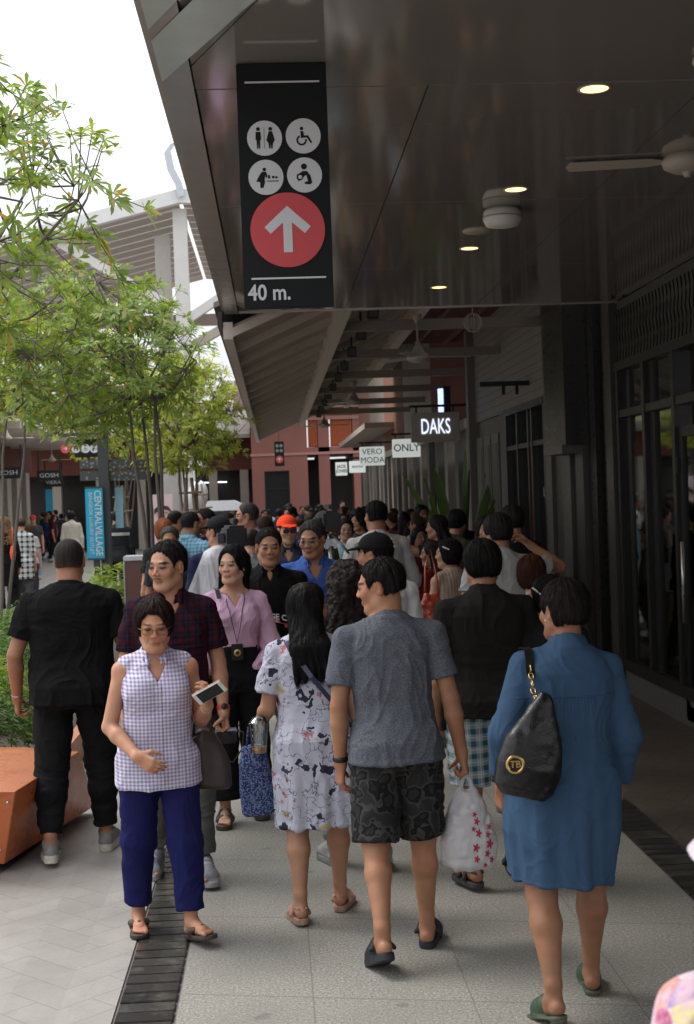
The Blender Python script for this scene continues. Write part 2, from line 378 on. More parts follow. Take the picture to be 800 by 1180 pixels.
def add_hand(F, W, d, n, side, h, curl=.35, spread=.12, detail=True, thumb=.5):
    d = nrm(d); n = nrm(np.array(n)-d*np.dot(n, d)); t = np.cross(n, d)*(1 if side < 0 else -1)
    k = h/1.7; F.cap(W, W+d*.02*k, .026*k, .024*k, .02)
    if not detail:
        F.cap(W, W+d*.09*k, .026*k, .028*k, .02); F.cap(W+d*.08*k, W+d*.13*k+n*.03*k, .024*k, .018*k, .015); F.cap(W+d*.03*k+t*.02*k, W+d*.08*k+t*.05*k, .012*k, .010*k, .01); return
    offs = [.031, .0105, -.010, -.030]; lens = [.068, .076, .070, .054]; kn = [.088, .092, .088, .080]
    for o, L, q in zip(offs, lens, kn):
        K = W+d*q*k+t*o*k-n*.004; F.cap(W+d*.018*k+t*o*.6*k, K, .0135*k, .0115*k, .014)
        a = curl*1.25; dd = d*math.cos(a)+n*math.sin(a)+t*o*spread*6; dd = nrm(dd); p1 = K+dd*L*.45*k
        a2 = a+curl*1.5; d2 = nrm(d*math.cos(a2)+n*math.sin(a2)+t*o*spread*3); p2 = p1+d2*L*.32*k
        a3 = a2+curl*1.0; d3 = nrm(d*math.cos(a3)+n*math.sin(a3)); p3 = p2+d3*L*.23*k
        F.cap(K, p1, .0098*k, .0086*k, .005); F.cap(p1, p2, .0088*k, .0078*k, .004); F.cap(p2, p3, .0078*k, .0070*k, .004)
    B = W+d*.022*k+t*.020*k+n*.006; T1 = B+nrm(d*.75+t*.8+n*.35*(1+curl))*.044*k; T2 = T1+nrm(d*(.9-curl*.3)+t*(.25-curl*.4)+n*(.2+curl*.9))*.030*k; T3 = T2+nrm(d*.8+t*(-.1)+n*(.2+curl*1.0))*.020*k
    F.cap(B, T1, .0165*k, .0115*k, .014); F.cap(T1, T2, .0108*k, .0095*k, .005); F.cap(T2, T3, .0095*k, .008*k, .005)
def slab(F, O, M, p0, p1, r0, r1, z0, z1, k=.006, op='u'):
    p0 = V3(*p0); p1 = V3(*p1); d = p1-p0; L2 = d@d; R = max(r0, r1)
    cs = np.array([O+M @ V3(x, y, z) for x in (min(p0[0], p1[0])-R, max(p0[0], p1[0])+R) for y in (min(p0[1], p1[1])-R, max(p0[1], p1[1])+R) for z in (z0, z1)])
    def fn(x, y, z):
        a = x-O[0]; b = y-O[1]; e = z-O[2]
        u = (a*M[0, 0]+b*M[1, 0]+e*M[2, 0]); v = (a*M[0, 1]+b*M[1, 1]+e*M[2, 1]); w_ = (a*M[0, 2]+b*M[1, 2]+e*M[2, 2])
        t = np.clip(((u-p0[0])*d[0]+(v-p0[1])*d[1])/L2, 0, 1); q = np.sqrt((u-p0[0]-t*d[0])**2+(v-p0[1]-t*d[1])**2)-(r0+(r1-r0)*t)
        dz = np.maximum(w_-z1, z0-w_); return np.minimum(np.maximum(q, dz), 0)+np.sqrt(np.maximum(q, 0)**2+np.maximum(dz, 0)**2)
    return F.put(fn, cs.min(0), cs.max(0), k, op)
def box_fn(O, M, lo, hi):
    lo = V3(*lo); hi = V3(*hi); c = (lo+hi)/2; hs = (hi-lo)/2
    def fn(x, y, z):
        a = x-O[0]; b = y-O[1]; e = z-O[2]
        u = (a*M[0, 0]+b*M[1, 0]+e*M[2, 0])-c[0]; v = (a*M[0, 1]+b*M[1, 1]+e*M[2, 1])-c[1]; w_ = (a*M[0, 2]+b*M[1, 2]+e*M[2, 2])-c[2]
        return np.maximum(np.maximum(np.abs(u)-hs[0], np.abs(v)-hs[1]), np.abs(w_)-hs[2])
    cs = np.array([O+M @ (c+hs*V3(*q)) for q in [(x, y, z) for x in (-1, 1) for y in (-1, 1) for z in (-1, 1)]])
    return fn, cs.min(0), cs.max(0)

def person(label, x, y, face=0, h=1.68, sex='m', g=1.0, vox=.006, skin=(.42, .235, .15), hair='short', hairc=(.012, .010, .010), hy=0, hp=0, hr=0,
           lean=2, sway=0, twist=0, legs=((8, 4, 3), (-8, 6, 3)), feet=((0, 0), (0, 0)), armL=None, armR=None, handL=None, handR=None,
           top=('tee', (.05, .05, .05)), topm=None, bot=('trousers', (.03, .03, .035)), botm=None, shoe=('sneaker', (.3, .3, .3)), old=False,
           belly=0, shw=1.0, group=None, ground=True, cat='person', sole=None, hipw=1.0, collar=None, hem=None, slv=None, legless=False, ease=0.0, headk=1.0, wr=1.0, sleevew=1.0, hemw=1.0):
    root = empty('person', (x, y, 0), R_(face), label, cat, group)
    far = vox > .0075; top = top if isinstance(top, tuple) else (top, (.5, .5, .5))
    gx = g*(h if not far else h)
    # --- pelvis / torso frames
    O = V3(0, 0, .515*h); Mt = rotm('z', twist) @ rotm('x', -lean) @ rotm('y', sway); T = lambda a, b, c: O+Mt @ V3(a, b, c-.515*h)
    fem = sex == 'f'; sw = (.092 if fem else .105)*h*shw*(1+(g-1)*.45)
    hipx = .053*h*hipw*(1+(g-1)*.5)
    # --- legs
    sole_h = sole if sole is not None else {'sneaker': .028, 'clog': .022, 'flip': .02, 'sandal': .03, 'mule': .012, 'shoe': .02}.get(shoe[0], .015)
    L = []
    for i, sx in enumerate((-1, 1)):
        a, kb, out = legs[i]; hp_ = O+rotm('z', twist*.5) @ V3(sx*hipx, 0, -.012*h)
        d1 = rotm('z', twist*.5) @ nrm(V3(sx*math.sin(R_(out)), math.sin(R_(a)), -math.cos(R_(a)))); kn = hp_+d1*.238*h
        b = a-kb; d2 = rotm('z', twist*.5) @ nrm(V3(sx*math.sin(R_(out*.3)), math.sin(R_(b)), -math.cos(R_(b)))); an = kn+d2*.232*h
        fp, fy = feet[i]; Mf = rotm('z', twist*.5-sx*(6+fy)) @ rotm('x', fp)     # fp>0 toes up
        fo = an+Mf @ V3(0, -.030*h, -.040*h)       # heel bottom
        L.append((hp_, kn, an, Mf, fo, d2))
    fl = .148*h; low = min(min(fo[2], (fo+Mf @ V3(0, fl*.75, 0))[2]) for (_, _, _, Mf, fo, _) in L)-sole_h
    root.location.z = -low if ground else 0
    F = Field()
    tb = [(.455*h, .070, .060, -.004), (.49*h, .092, .072, -.008), (.525*h, (.100 if fem else .094)*hipw, .074, -.012), (.58*h, .083 if fem else .087, .062, -.002),
          (.625*h, .074 if fem else .084, .058, .004), (.68*h, .080 if fem else .089, .060, .004), (.73*h, .088 if fem else .098, .064, .004), (.770*h, .086 if fem else .098, .060, -.002),
          (.800*h, .070 if fem else .080, .050, -.008), (.825*h, .046, .038, -.012), (.840*h, .034, .032, -.012)]
    zz = lambda r: r/h
    tb = [(z, rx*h*g, (ry*g+belly*max(0, 1-abs(z/h-.60)/.12)*.5)*h, (cy+belly*max(0, 1-abs(z/h-.60)/.12)*.45)*h) for z, rx, ry, cy in tb]
    tl = [(z-.515*h, rx, ry, cy) for z, rx, ry, cy in tb]
    F.loft(tl, O, Mt, .03)
    if fem and not far:
        for sx in (-1, 1): F.ell(T(sx*.045*h, .048*h*g, .725*h), V3(.037, .032, .037)*h*g, .03)
    # neck & head
    nk0 = T(0, -.012*h, .815*h); hO = T(0, .004*h, .905*h)+V3(0, .006, 0); k_ = h/1.7*headk
    hs = (1.0 if not fem else .96)*(.55+.45*h/1.7)*headk
    Mh = Mt @ rotm('x', lean*.7) @ rotm('z', hy) @ rotm('x', hp) @ rotm('y', hr)
    hC = T(0, .008*h, .868*h)+Mh @ V3(0, .010, .082*hs)
    F.cap(nk0, hC+Mh @ V3(0, -.02, -.06)*hs, (.034 if fem else .038)*h*(.7+.3*g), (.031 if fem else .036)*h*(.8+.2*g), .03)
    hv = random.Random(label); HV[:] = [hv.uniform(.95, 1.09), hv.uniform(.85, 1.25), hv.uniform(.92, 1.12), hv.uniform(.88, 1.15), hv.uniform(-.003, .004)]
    hf = (hC, Mh); add_head(F, hf, hs, sex, vox)
    # arms
    arms = []
    for i, sx in enumerate((-1, 1)):
        av = (armL, armR)[i] or ((sx*.16, .02, -1), (sx*.06, .22, -1)); Sx = T(sx*sw, -.008*h, .787*h); u = nrm(Mt @ V3(*av[0])); w1 = Sx+u*.170*h; f_ = nrm(Mt @ V3(*av[1])); w2 = w1+f_*.150*h
        arms.append((Sx, w1, w2, u, f_))
        ag = .75+.25*g
        F.cap(T(sx*sw*.30, -.012*h, .818*h), Sx, .020*h*ag, .028*h*ag, .035)
        F.cap(Sx, w1, .0280*h*ag*(.9 if fem else 1), .0225*h*ag, .02); m = w1+(w2-w1)*.3
        F.cap(w1, m, .0225*h*ag, .0238*h*ag, .01); F.cap(m, w2, .0238*h*ag, .0150*h*(.9+.1*g), .01)
        hd = (handL, handR)[i] or {}
        hdir = Mt @ V3(*hd['d']) if 'd' in hd else f_*1.0; hn = Mt @ V3(*hd['n']) if 'n' in hd else Mt @ V3(-sx, .25, 0)
        add_hand(F, w2, hdir, hn, sx, h, hd.get('curl', .38), hd.get('spread', .12), not far)
    # legs
    for sx, (hp_, kn, an, Mf, fo, d2) in zip((-1, 1), L):
        gg = .6+.4*g
        if legless: continue
        F.cap(hp_, kn, .054*h*gg, .0335*h*gg, .03); cm = kn+(an-kn)*.30+V3(0, -.010*h, 0)
        F.cap(kn, cm, .0315*h*gg, .0325*h*gg, .02); F.cap(cm, an+V3(0, 0, .03*h), .0325*h*gg, .0195*h, .02); F.cap(an+V3(0, 0, .03*h), an, .0195*h, .0205*h, .015)
        G = lambda a, b, c: fo+Mf @ (V3(a, b, c)*h)
        F.cap(G(0, .016, .019), G(0, .03, .030), .0165*h, .018*h, .012); F.cap(G(0, .045, .030), G(.0, .10, .014), .020*h, .012*h, .02)
        F.cap(G(0, .02, .015), G(sx*-.006, .105, .012), .015*h, .012*h, .015); F.cap(G(0, .02, .015), G(sx*.010, .10, .011), .014*h, .010*h, .015)
        if not far:
            for j, (tx, ty, tr) in enumerate(((-.017, .137, .0075), (-.006, .135, .0055), (.003, .131, .0052), (.011, .126, .005), (.018, .119, .0048))):
                F.cap(G(sx*tx*.9, .105, .010), G(sx*tx, ty, .006), tr*h, tr*h, .004)
    body = F.mesh(vox, 'body', SKIN, root, face_col(hf, hs, skin, sex, old=old)); CF = []
    # ------------------------------------------------ clothes
    kind, tcol = top[0], top[1]; E = .012+ease+(.004 if vox > .0057 else 0)
    seed = rnd.random()*50
    def folds(sc3, amp, extra=None):
        s3 = V3(*sc3)
        def f(p):
            q = p*s3+(vnoise(p*6, seed+2)[:, None]-.5)*2.2; n1 = vnoise(q, seed); r1 = 1-np.abs(2*n1-1)
            n2 = 1-np.abs(2*vnoise(q*2.6+5, seed+7)-1); o = amp*wr*((r1**2.5-.30)+.45*(n2**3-.3))
            if extra is not None: o = o+extra(p)
            return np.maximum(o, -.007)
        return f
    cl_vox = vox if not far else vox*1.0
    if kind != 'none':
        C = Field(); hemz = (hem if hem is not None else {'tee': .475, 'polo': .475, 'shirt': .47, 'long': .475, 'sleeveless': .465, 'dress': .30, 'tucked': .56, 'jacket': .47, 'longdress': .30}[kind])*h
        fl_ = 0.0
        rows = [(z, rx+E, ry+E, cy) for z, rx, ry, cy in tl if z > max(hemz, .50*h)-.515*h]
        # straighten the waist: garment hangs from chest and hip
        ch = np.interp(.73*h-.515*h, [r[0] for r in tl], [r[1] for r in tl]); loose = .55 if kind in ('tee', 'polo', 'shirt', 'long', 'dress', 'jacket', 'sleeveless') else .15
        rows = [(z, max(rx, rx*(1-loose)+(ch*.98+E)*loose) if z < .73*h-.515*h else rx, ry+(.008*h*loose if z < .70*h-.515*h else 0), cy) for z, rx, ry, cy in rows]
        if kind == 'tucked': rows = [(z, rx-(E if z < .61*h-.515*h else 0), ry-(E if z < .61*h-.515*h else 0), cy) for z, rx, ry, cy in rows]
        if kind == 'sleeveless': rows = [(z, rx*(1 if z < .73*h-.515*h else .95), ry+.003, cy) for z, rx, ry, cy in rows]
        if kind in ('dress', 'longdress'):
            hipr = rows[0]; zb = hemz-.515*h
            spread = max(abs(L[0][1][1]), abs(L[1][1][1]), abs(L[0][1][0]), abs(L[1][1][0]))
            kx = max(abs(L[0][1][0]), abs(L[1][1][0]))+.058*h*g; ky = max(abs(L[0][1][1]), abs(L[1][1][1]))*.9+.055*h*g
            fr = (.515*h-hemz)/(.24*h); ymid = (L[0][1][1]+L[1][1][1])/2*fr; ky = abs(L[0][1][1]-L[1][1][1])/2*min(1, fr)+.062*h*g
            rows = [(zb, max(kx*hemw, hipr[1]*.95*hemw)+ease*.5, ky+.012, ymid), (zb*.5, hipr[1]*1.02+ease*.5, (hipr[2]+ky)/2+.006, ymid*.5-.004*h)]+rows
        elif hemz < .50*h:
            hw_ = hipx+.056*h*(.6+.4*g)+.018; rows = [(hemz-.515*h, max(rows[0][1], hw_+.006), rows[0][2]+.012, rows[0][3])]+[(z, max(rx, hw_) if z < .55*h-.515*h else rx, ry+(.008 if z < .55*h-.515*h else 0), cy) for z, rx, ry, cy in rows]
        CF.append(C); C.loft(rows, O, Mt, .03)
        if fem and not far:
            for sx in (-1, 1): C.ell(T(sx*.045*h, .050*h*g, .725*h), V3(.038, .034, .040)*h*g+E*.6, .04)
        C.cap(T(0, -.012*h, .80*h), T(0, -.012*h, .832*h), .045*h*g**.5+E*.3, .036*h+E*.35, .025)
        sl = slv if slv is not None else {'tee': .62, 'polo': .60, 'shirt': .62, 'long': 1.93, 'sleeveless': -1, 'dress': .62, 'tucked': .6, 'jacket': 1.95, 'longdress': 1.9}[kind]
        for i, sx in enumerate((-1, 1)):
            Sx, w1, w2, u, f_ = arms[i]; ag = .75+.25*g
            if sl > 0:
                C.cap(T(sx*sw*.30, -.012*h, .816*h), Sx, .021*h*ag+E*.4, .0265*h*ag+E*.5, .025)
                e1 = Sx+(w1-Sx)*min(1, sl); C.cap(Sx, e1, .0275*h*ag+E*.5, (.0295 if sl < 1 else .026)*h*ag*sleevew+E*.9, .014, flat=sl <= 1)
                if sl > 1:
                    e2 = w1+(w2-w1)*(sl-1); C.cap(w1, e2, .025*h*ag*sleevew+E, (.019*h*sleevew+E*.8), .015, flat=True)
            else: C.cap(T(sx*sw*.30, -.012*h, .818*h), T(sx*sw*.78, -.010*h, .800*h), .021*h*ag+E*.8, .027*h*ag+E*.5, .02)
        C.loft([(max(hemz, 0)-.515*h+.002, 0.001, 0.001, 0), (max(hemz, 0)-.515*h+.004, 0.001, 0.001, 0)], O, Mt, .001)
        # neck opening
        fn, lo_, hi_ = box_fn(T(0, -.01*h, .838*h), Mt @ rotm('x', -22), (-.09, -.09, .004*h if collar is None else (-.010*h if collar == 'v' else .01*h)), (.09, .09, .08)); C.put(fn, lo_, hi_, .004, 's')
        if collar in ('v', 'shirt', 'polo'):
            dep = {'v': .070, 'shirt': .076, 'polo': .045}[collar]*h; zt = .832*h; O2 = T(0, .03*h, zt-dep)
            def vf(x_, y_, z_, O2=O2, M=Mt):
                a = x_-O2[0]; b = y_-O2[1]; e = z_-O2[2]
                u = (a*M[0, 0]+b*M[1, 0]+e*M[2, 0]); v = (a*M[0, 1]+b*M[1, 1]+e*M[2, 1]); w_ = (a*M[0, 2]+b*M[1, 2]+e*M[2, 2])
                return np.maximum(np.abs(u)-np.maximum(w_, -.05)*.56, -v)*.85
            C.put(vf, O2-V3(.05, .02, .02), O2+V3(.05, .12, dep+.03), .003, 's')
        if collar in ('shirt', 'polo', 'stand'):
            Mc = Mt @ rotm('x', -14); Oc = T(0, -.010*h, .832*h); hcol = .022*h if collar != 'stand' else .026*h; r0, r1 = .044*h*(.75+.25*g), .037*h*(.75+.25*g)
            def cf(x_, y_, z_):
                a = x_-Oc[0]; b = y_-Oc[1]; e = z_-Oc[2]
                u = (a*Mc[0, 0]+b*Mc[1, 0]+e*Mc[2, 0]); v = (a*Mc[0, 1]+b*Mc[1, 1]+e*Mc[2, 1]); w_ = (a*Mc[0, 2]+b*Mc[1, 2]+e*Mc[2, 2])
                rr = np.interp(w_, [-.02, hcol], [r0+.012, r1]); d = np.abs(np.sqrt(u*u+v*v)-rr)-max(.0045, vox*.8)
                gap = (np.abs(u)-.006-.9*np.maximum(0, hcol-w_)*0) if collar != 'stand' else None
                d = np.maximum(d, np.maximum(w_-hcol, -.02-w_))
                if gap is not None: d = np.maximum(d, np.where(v > 0, -(np.abs(u)-(.026+w_*.5)), -1))
                return d
            C.put(cf, Oc-V3(.09, .09, .05), Oc+V3(.09, .09, .06), .004)
            if collar != 'stand' and not far:   # collar points
                for sx in (-1, 1): C.cap(T(sx*.030*h, .020*h, .842*h), T(sx*.028*h, .050*h*g, .812*h), .008, .005, .008)
        ex = None; seam = lambda p: .0016*(p[:, 2] < hemz+.024)
        if kind in ('dress', 'longdress'):
            def ex(p):
                an_ = np.arctan2(p[:, 1], p[:, 0]); tt = np.clip((.60*h-p[:, 2])/(.25*h), 0, 1)
                return tt*.006*(np.sin(an_*9+4*vnoise(p*3, seed))*1.0+.6*np.sin(an_*17+3*vnoise(p*4, seed+3)))+seam(p)
        else:
            def ex(p):   # gather lines near the waist and armpits
                tt = np.exp(-((p[:, 2]-.60*h)/(.09*h))**2); q = p*V3(3, 3, 26); return .0055*tt*(vnoise(q+vnoise(p*4, seed)[:, None]*3, seed+9)-.5)*2+seam(p)
        to = C.mesh(cl_vox, {'dress': 'dress', 'longdress': 'dress', 'tee': 't_shirt', 'polo': 'polo_shirt', 'shirt': 'shirt', 'long': 'long_sleeved_shirt', 'sleeveless': 'blouse', 'tucked': 'blouse', 'jacket': 'jacket'}[kind],
                    topm or cloth(tcol), root, None, folds((9, 9, 4.2), .0095, ex))
    if bot[0] != 'none':
        C = Field(); CF.append(C); pe = .015 if kind == 'tucked' or g > 1.2 else .010; rows = [(z, rx+pe, ry+pe, cy) for z, rx, ry, cy in tl if z < (.63 if kind == 'tucked' else .55)*h-.515*h]; rows[-1] = (rows[-1][0], rows[-1][1], rows[-1][2], rows[-1][3]); C.loft(rows, O, Mt, .03)
        hemf = {'trousers': 1.88, 'shorts': .92, 'jogger': 1.86, 'crop': 1.70, 'wide': 1.86}[bot[0]] if len(bot) < 3 else bot[2]
        ez = {'trousers': .014, 'shorts': .030, 'jogger': .020, 'crop': .024, 'wide': .03}[bot[0]]; gg = .6+.4*g
        for sx, (hp_, kn, an, Mf, fo, d2) in zip((-1, 1), L):
            if hemf <= 1:
                e = hp_+(kn-hp_)*hemf; C.cap(hp_, e, .057*h*gg+ez*.5, .040*h*gg+ez, .025, flat=True)
                dd = nrm(kn-hp_)
            else:
                C.cap(hp_, kn, .056*h*gg+ez*.4, .036*h*gg+ez*.8, .025); e = kn+(an-kn)*(hemf-1)
                C.cap(kn, kn+(an-kn)*.34+V3(0, -.008*h, 0), .035*h*gg+ez*.7, (.037 if bot[0] == 'jogger' or g > 1.2 else .0335)*h*gg+ez*.6, .03)
                C.cap(kn, e, .035*h*gg+ez*.8, {'trousers': .032*h+ez*.5, 'jogger': .029*h+ez*.4, 'crop': .034*h+ez*.4, 'wide': .045*h+ez}[bot[0]], .02, flat=True); dd = nrm(an-kn)
        kz = (L[0][1][2]+L[1][1][2])/2
        def exb(p):
            tt = np.exp(-((p[:, 2]-kz)/(.07*h))**2)+np.exp(-((p[:, 2]-.10*h)/(.05*h))**2)*(1.3 if bot[0] == 'jogger' else .7)+np.exp(-((p[:, 2]-.46*h)/(.05*h))**2)
            q = p*V3(5, 5, 30); return .006*tt*(vnoise(q+vnoise(p*5, seed)[:, None]*3, seed+11)-.5)*2*wr
        C.mesh(cl_vox, {'shorts': 'shorts'}.get(bot[0], 'trousers'), botm or cloth(bot[1]), root, None, folds((7, 7, 6), .009, exb))
    # ------------------------------------------------ hair
    if hair != 'none': make_hair(root, hf, hs, hair, hairc, vox, T, h, Mt, seed)
    # ------------------------------------------------ shoes
    if not legless:
        for sx, (hp_, kn, an, Mf, fo, d2) in zip((-1, 1), L):
            sf = make_shoe(root, shoe, fo, Mf, h, sx, sole_h, vox)
            if shoe[0] in ('sneaker', 'shoe'): CF.append(sf)
    me = body.data; nv = len(me.vertices); co = np.zeros(nv*3, np.float32); me.vertices.foreach_get('co', co); co = co.reshape(-1, 3).astype(float)
    no = np.zeros(nv*3, np.float32); me.vertices.foreach_get('normal', no); no = no.reshape(-1, 3)
    dm = np.full(nv, 1.0)
    for cf_ in CF: dm = np.minimum(dm, cf_.ev(co))
    co -= no*(np.clip((-dm+.001)/.006, 0, 1)*(.030 if g > 1.2 else .022))[:, None]; me.vertices.foreach_set('co', co.astype(np.float32).ravel()); me.update()
    KEEP[label] = dict(root=root, T=T, hf=hf, hs=hs, arms=arms, L=L, h=h, Mt=Mt, Mh=Mh)
    return root

def make_hair(root, hf, hs, kind, hc, vox, T, h, Mt, seed):
    O, M = hf; A = lambda *p: O+M @ (V3(*p)*hs); r_ = lambda *q: V3(*q)*hs
    H = Field(); name = 'hair'; v = max(vox*.8, .0045)
    grow = {'buzz': .004, 'short': .007, 'old_bob': .017, 'thick': .018, 'bob': .015, 'long': .011, 'curly': .035, 'pixie': .017, 'bun': .010, 'thin': .006}[kind]
    H.ell(A(0, -.016, .036), r_(.077+grow, .093+grow, .083+grow*1.15), .01, M=M)
    if kind in ('short', 'thick', 'pixie', 'old_bob', 'thin', 'buzz'): H.ell(A(0, -.042, -.012), r_((.066 if kind == 'short' else .070)+grow*.8, .058+grow*.8, .060), .02, M=M)
    if kind in ('bob', 'old_bob'):
        H.ell(A(0, -.022, -.02 if kind == 'bob' else -.008), r_((.082 if kind == 'bob' else .074)+grow*.6, .078+grow*.5, .085 if kind == 'bob' else .052), .02, M=M)
    if kind in ('long', 'curly'):
        # falls down the back and over the shoulders, in torso space
        b0 = A(0, -.055, -.02); b1 = T(0, -.075*h, .80*h); b2 = T(0, -.085*h, .70*h)
        if kind == 'long':
            for dx in (-.055, -.028, 0, .028, .055):
                H.cap(A(dx*1.0, -.05, -.0), T(dx*1.15, -.070*h, .80*h), .034, .030, .03); H.cap(T(dx*1.15, -.070*h, .80*h), T(dx*1.3, -.082*h, .715*h-abs(dx)*.4), .030, .012, .02)
            for sx in (-1, 1): H.cap(A(sx*.070, -.01, .02), T(sx*.058*h*.8, -.02*h, .80*h), .024, .018, .025)
        else:
            for dx in (-.07, -.035, 0, .035, .07):
                H.cap(A(dx, -.05, .0), T(dx*1.5, -.055*h, .78*h), .045, .035, .03); H.cap(T(dx*1.5, -.055*h, .78*h), T(dx*1.7, -.07*h, .72*h), .035, .022, .03)
            for sx in (-1, 1): H.cap(A(sx*.080, .0, .01), T(sx*.065*h, -.01*h, .79*h), .034, .030, .03)
    if kind == 'bun': H.ell(A(0, -.105, .05), r_(.038, .036, .036), .015, M=M)
    # clear the face
    nput = len(H.p)
    if kind in ('long',): H.ell(A(.008, .128, -.016), r_(.077, .102, .116), .008, 's', M=M)
    elif kind == 'old_bob': H.ell(A(.016, .128, -.018), r_(.084, .104, .103), .008, 's', M=M)
    elif kind == 'thin': H.ell(A(0, .11, -.01), r_(.085, .085, .105), .02, 's', M=M)
    elif kind == 'curly': H.ell(A(0, .11, -.03), r_(.062, .07, .095), .02, 's', M=M)
    else: H.ell(A(0, .125, -.012), r_(.092, .102, .108), .008, 's', M=M)
    if kind in ('buzz', 'short', 'thin', 'thick', 'pixie', 'bun'):
        for sx in (-1, 1):
            if kind != 'thick': H.ell(A(sx*.088, .008, -.022), r_(.030, .030, .048), .010, 's', M=M)
            H.ell(A(sx*.06, .06, -.07), r_(.05, .07, .05), .010, 's', M=M)
        fn, lo_, hi_ = box_fn(A(0, 0, {'thick': -.078, 'pixie': -.074}.get(kind, -.050)), M @ rotm('x', -10), (-.15, -.2, -.12), (.15, .1, 0)); H.put(fn, lo_, hi_, .012, 's')
    cuts = [pr for pr in H.p[nput:] if pr[4] == 's']
    def disp(p):
        e_ = np.full(len(p), 1.0)
        for pr in cuts: e_ = np.minimum(e_, np.abs(pr[0](p[:, 0], p[:, 1], p[:, 2])))
        return disp0(p)-(.0065 if kind not in ('buzz',) else .002)*np.clip(1-e_/.014, 0, 1)
    def disp0(p):
        q = (p-O) @ M
        ang = np.arctan2(q[:, 0], -q[:, 1]+.0)
        if kind == 'curly':
            return .022*(vnoise(p*38, seed)-.5)+.012*(vnoise(p*75, seed+3)-.5)
        st = np.stack([ang*9+q[:, 2]*4, q[:, 2]*5, np.sqrt(q[:, 0]**2+q[:, 1]**2)*8], 1); a = {'buzz': .15, 'thin': .4}.get(kind, 1)
        if kind == 'long': st = np.stack([q[:, 0]*55+vnoise(p*5, seed)*2, q[:, 2]*3, q[:, 1]*25], 1)
        return a*(.0065*(vnoise(st, seed)-.5)+.005*(vnoise(st*2.7, seed+5)-.5)+.004*(vnoise(p*60, seed+8)-.5))
    def cf(p):
        q = (p-O) @ M; n = vnoise(np.stack([np.arctan2(q[:, 0], -q[:, 1])*30, q[:, 2]*12, q[:, 1]*20], 1), seed)[:, None]
        c_ = np.array(hc)*(.7+.9*n)
        if kind in ('short', 'thin', 'buzz', 'bun', 'pixie'):    # cropped sides and hairline let some scalp through
            e_ = np.full(len(p), 1.0)
            for pr in cuts: e_ = np.minimum(e_, np.abs(pr[0](p[:, 0], p[:, 1], p[:, 2])))
            t_ = np.clip(1-e_/.016, 0, 1)*.55+np.clip((.0-q[:, 2])/.05, 0, 1)*.22*(kind != 'pixie'); t_ = np.clip(t_*(.6+.8*vnoise(p*160, 3)), 0, .8)[:, None]; c_ = c_*(1-t_)+np.array([.13, .075, .05])*t_
        return c_
    ho = H.mesh(v, name, HAIRM, root, cf, disp)
    if vox > .0063 or kind == 'buzz': return
    # fine locks lying on the surface so the outline is not a smooth shell
    me = ho.data; nv = len(me.vertices); co = np.zeros(nv*3, np.float32); me.vertices.foreach_get('co', co); co = co.reshape(-1, 3); no = np.zeros(nv*3, np.float32); me.vertices.foreach_get('normal', no); no = no.reshape(-1, 3)
    tr_ = BVHTree.FromPolygons([tuple(q) for q in co], [tuple(q.vertices) for q in me.polygons]); rr = np.random.RandomState(int(seed*100)); pk = rr.randint(0, nv, {'long': 3600, 'curly': 1500}.get(kind, 3000)); crown = O+M @ (V3(.012, -.045, .12)*hs)
    Ln = {'long': .10, 'curly': .035, 'short': .030, 'thin': .03, 'pixie': .035, 'thick': .045, 'old_bob': .055, 'bob': .07, 'bun': .04}[kind]; vs = []; fs = []; cs = []
    for i in pk:
        p_ = Vector(co[i]); n_ = Vector(no[i]); 
        if n_.z < -.6: continue
        aw = (p_-Vector(crown)); aw.z *= .3; d_ = (aw.normalized()*.8+Vector((rr.normal()*.22, rr.normal()*.22, -.9 if kind != 'curly' else rr.normal()))); w_ = .0008+rr.rand()*.0012; L2 = Ln*(.5+rr.rand()); lift = .0008+rr.rand()*.003+(rr.rand() < .05)*rr.rand()*.010; pts_ = []; nn_ = []
        for j in range(5):
            d_ = (d_-n_*d_.dot(n_)); d_.normalize(); pts_.append(p_+n_*(lift*(.3+.35*j))); nn_.append(n_.copy()); q_ = p_+d_*L2/4; h_ = tr_.find_nearest(q_)
            if h_[0] is None: break
            if (h_[0]-q_).length > .02: pts_.append(q_); nn_.append(n_.copy()); break
            p_ = h_[0]; n_ = h_[1]; d_ = d_+Vector((0, 0, -.12))
        if len(pts_) < 3: continue
        b0 = len(vs); c_ = rr.rand()*.9+.5
        for j, (a_, m_) in enumerate(zip(pts_, nn_)):
            t_ = (pts_[min(j+1, len(pts_)-1)]-pts_[max(j-1, 0)]).cross(m_).normalized()*w_*(1-.85*(j/(len(pts_)-1))**2); vs += [tuple(a_-t_), tuple(a_+t_)]; cs += [c_, c_]
            if j: fs.append((b0+2*j-2, b0+2*j-1, b0+2*j+1, b0+2*j))
    m2 = bpy.data.meshes.new('hair_locks'); m2.from_pydata(vs, [], fs); ca = m2.color_attributes.new('Col', 'FLOAT_COLOR', 'POINT'); arr = np.ones((len(vs), 4), np.float32); arr[:, :3] = np.array(hc)[None, :]*np.array(cs)[:, None]; ca.data.foreach_set('color', arr.ravel()); m2.materials.append(HAIRM); link(bpy.data.objects.new('hair_locks', m2), ho)

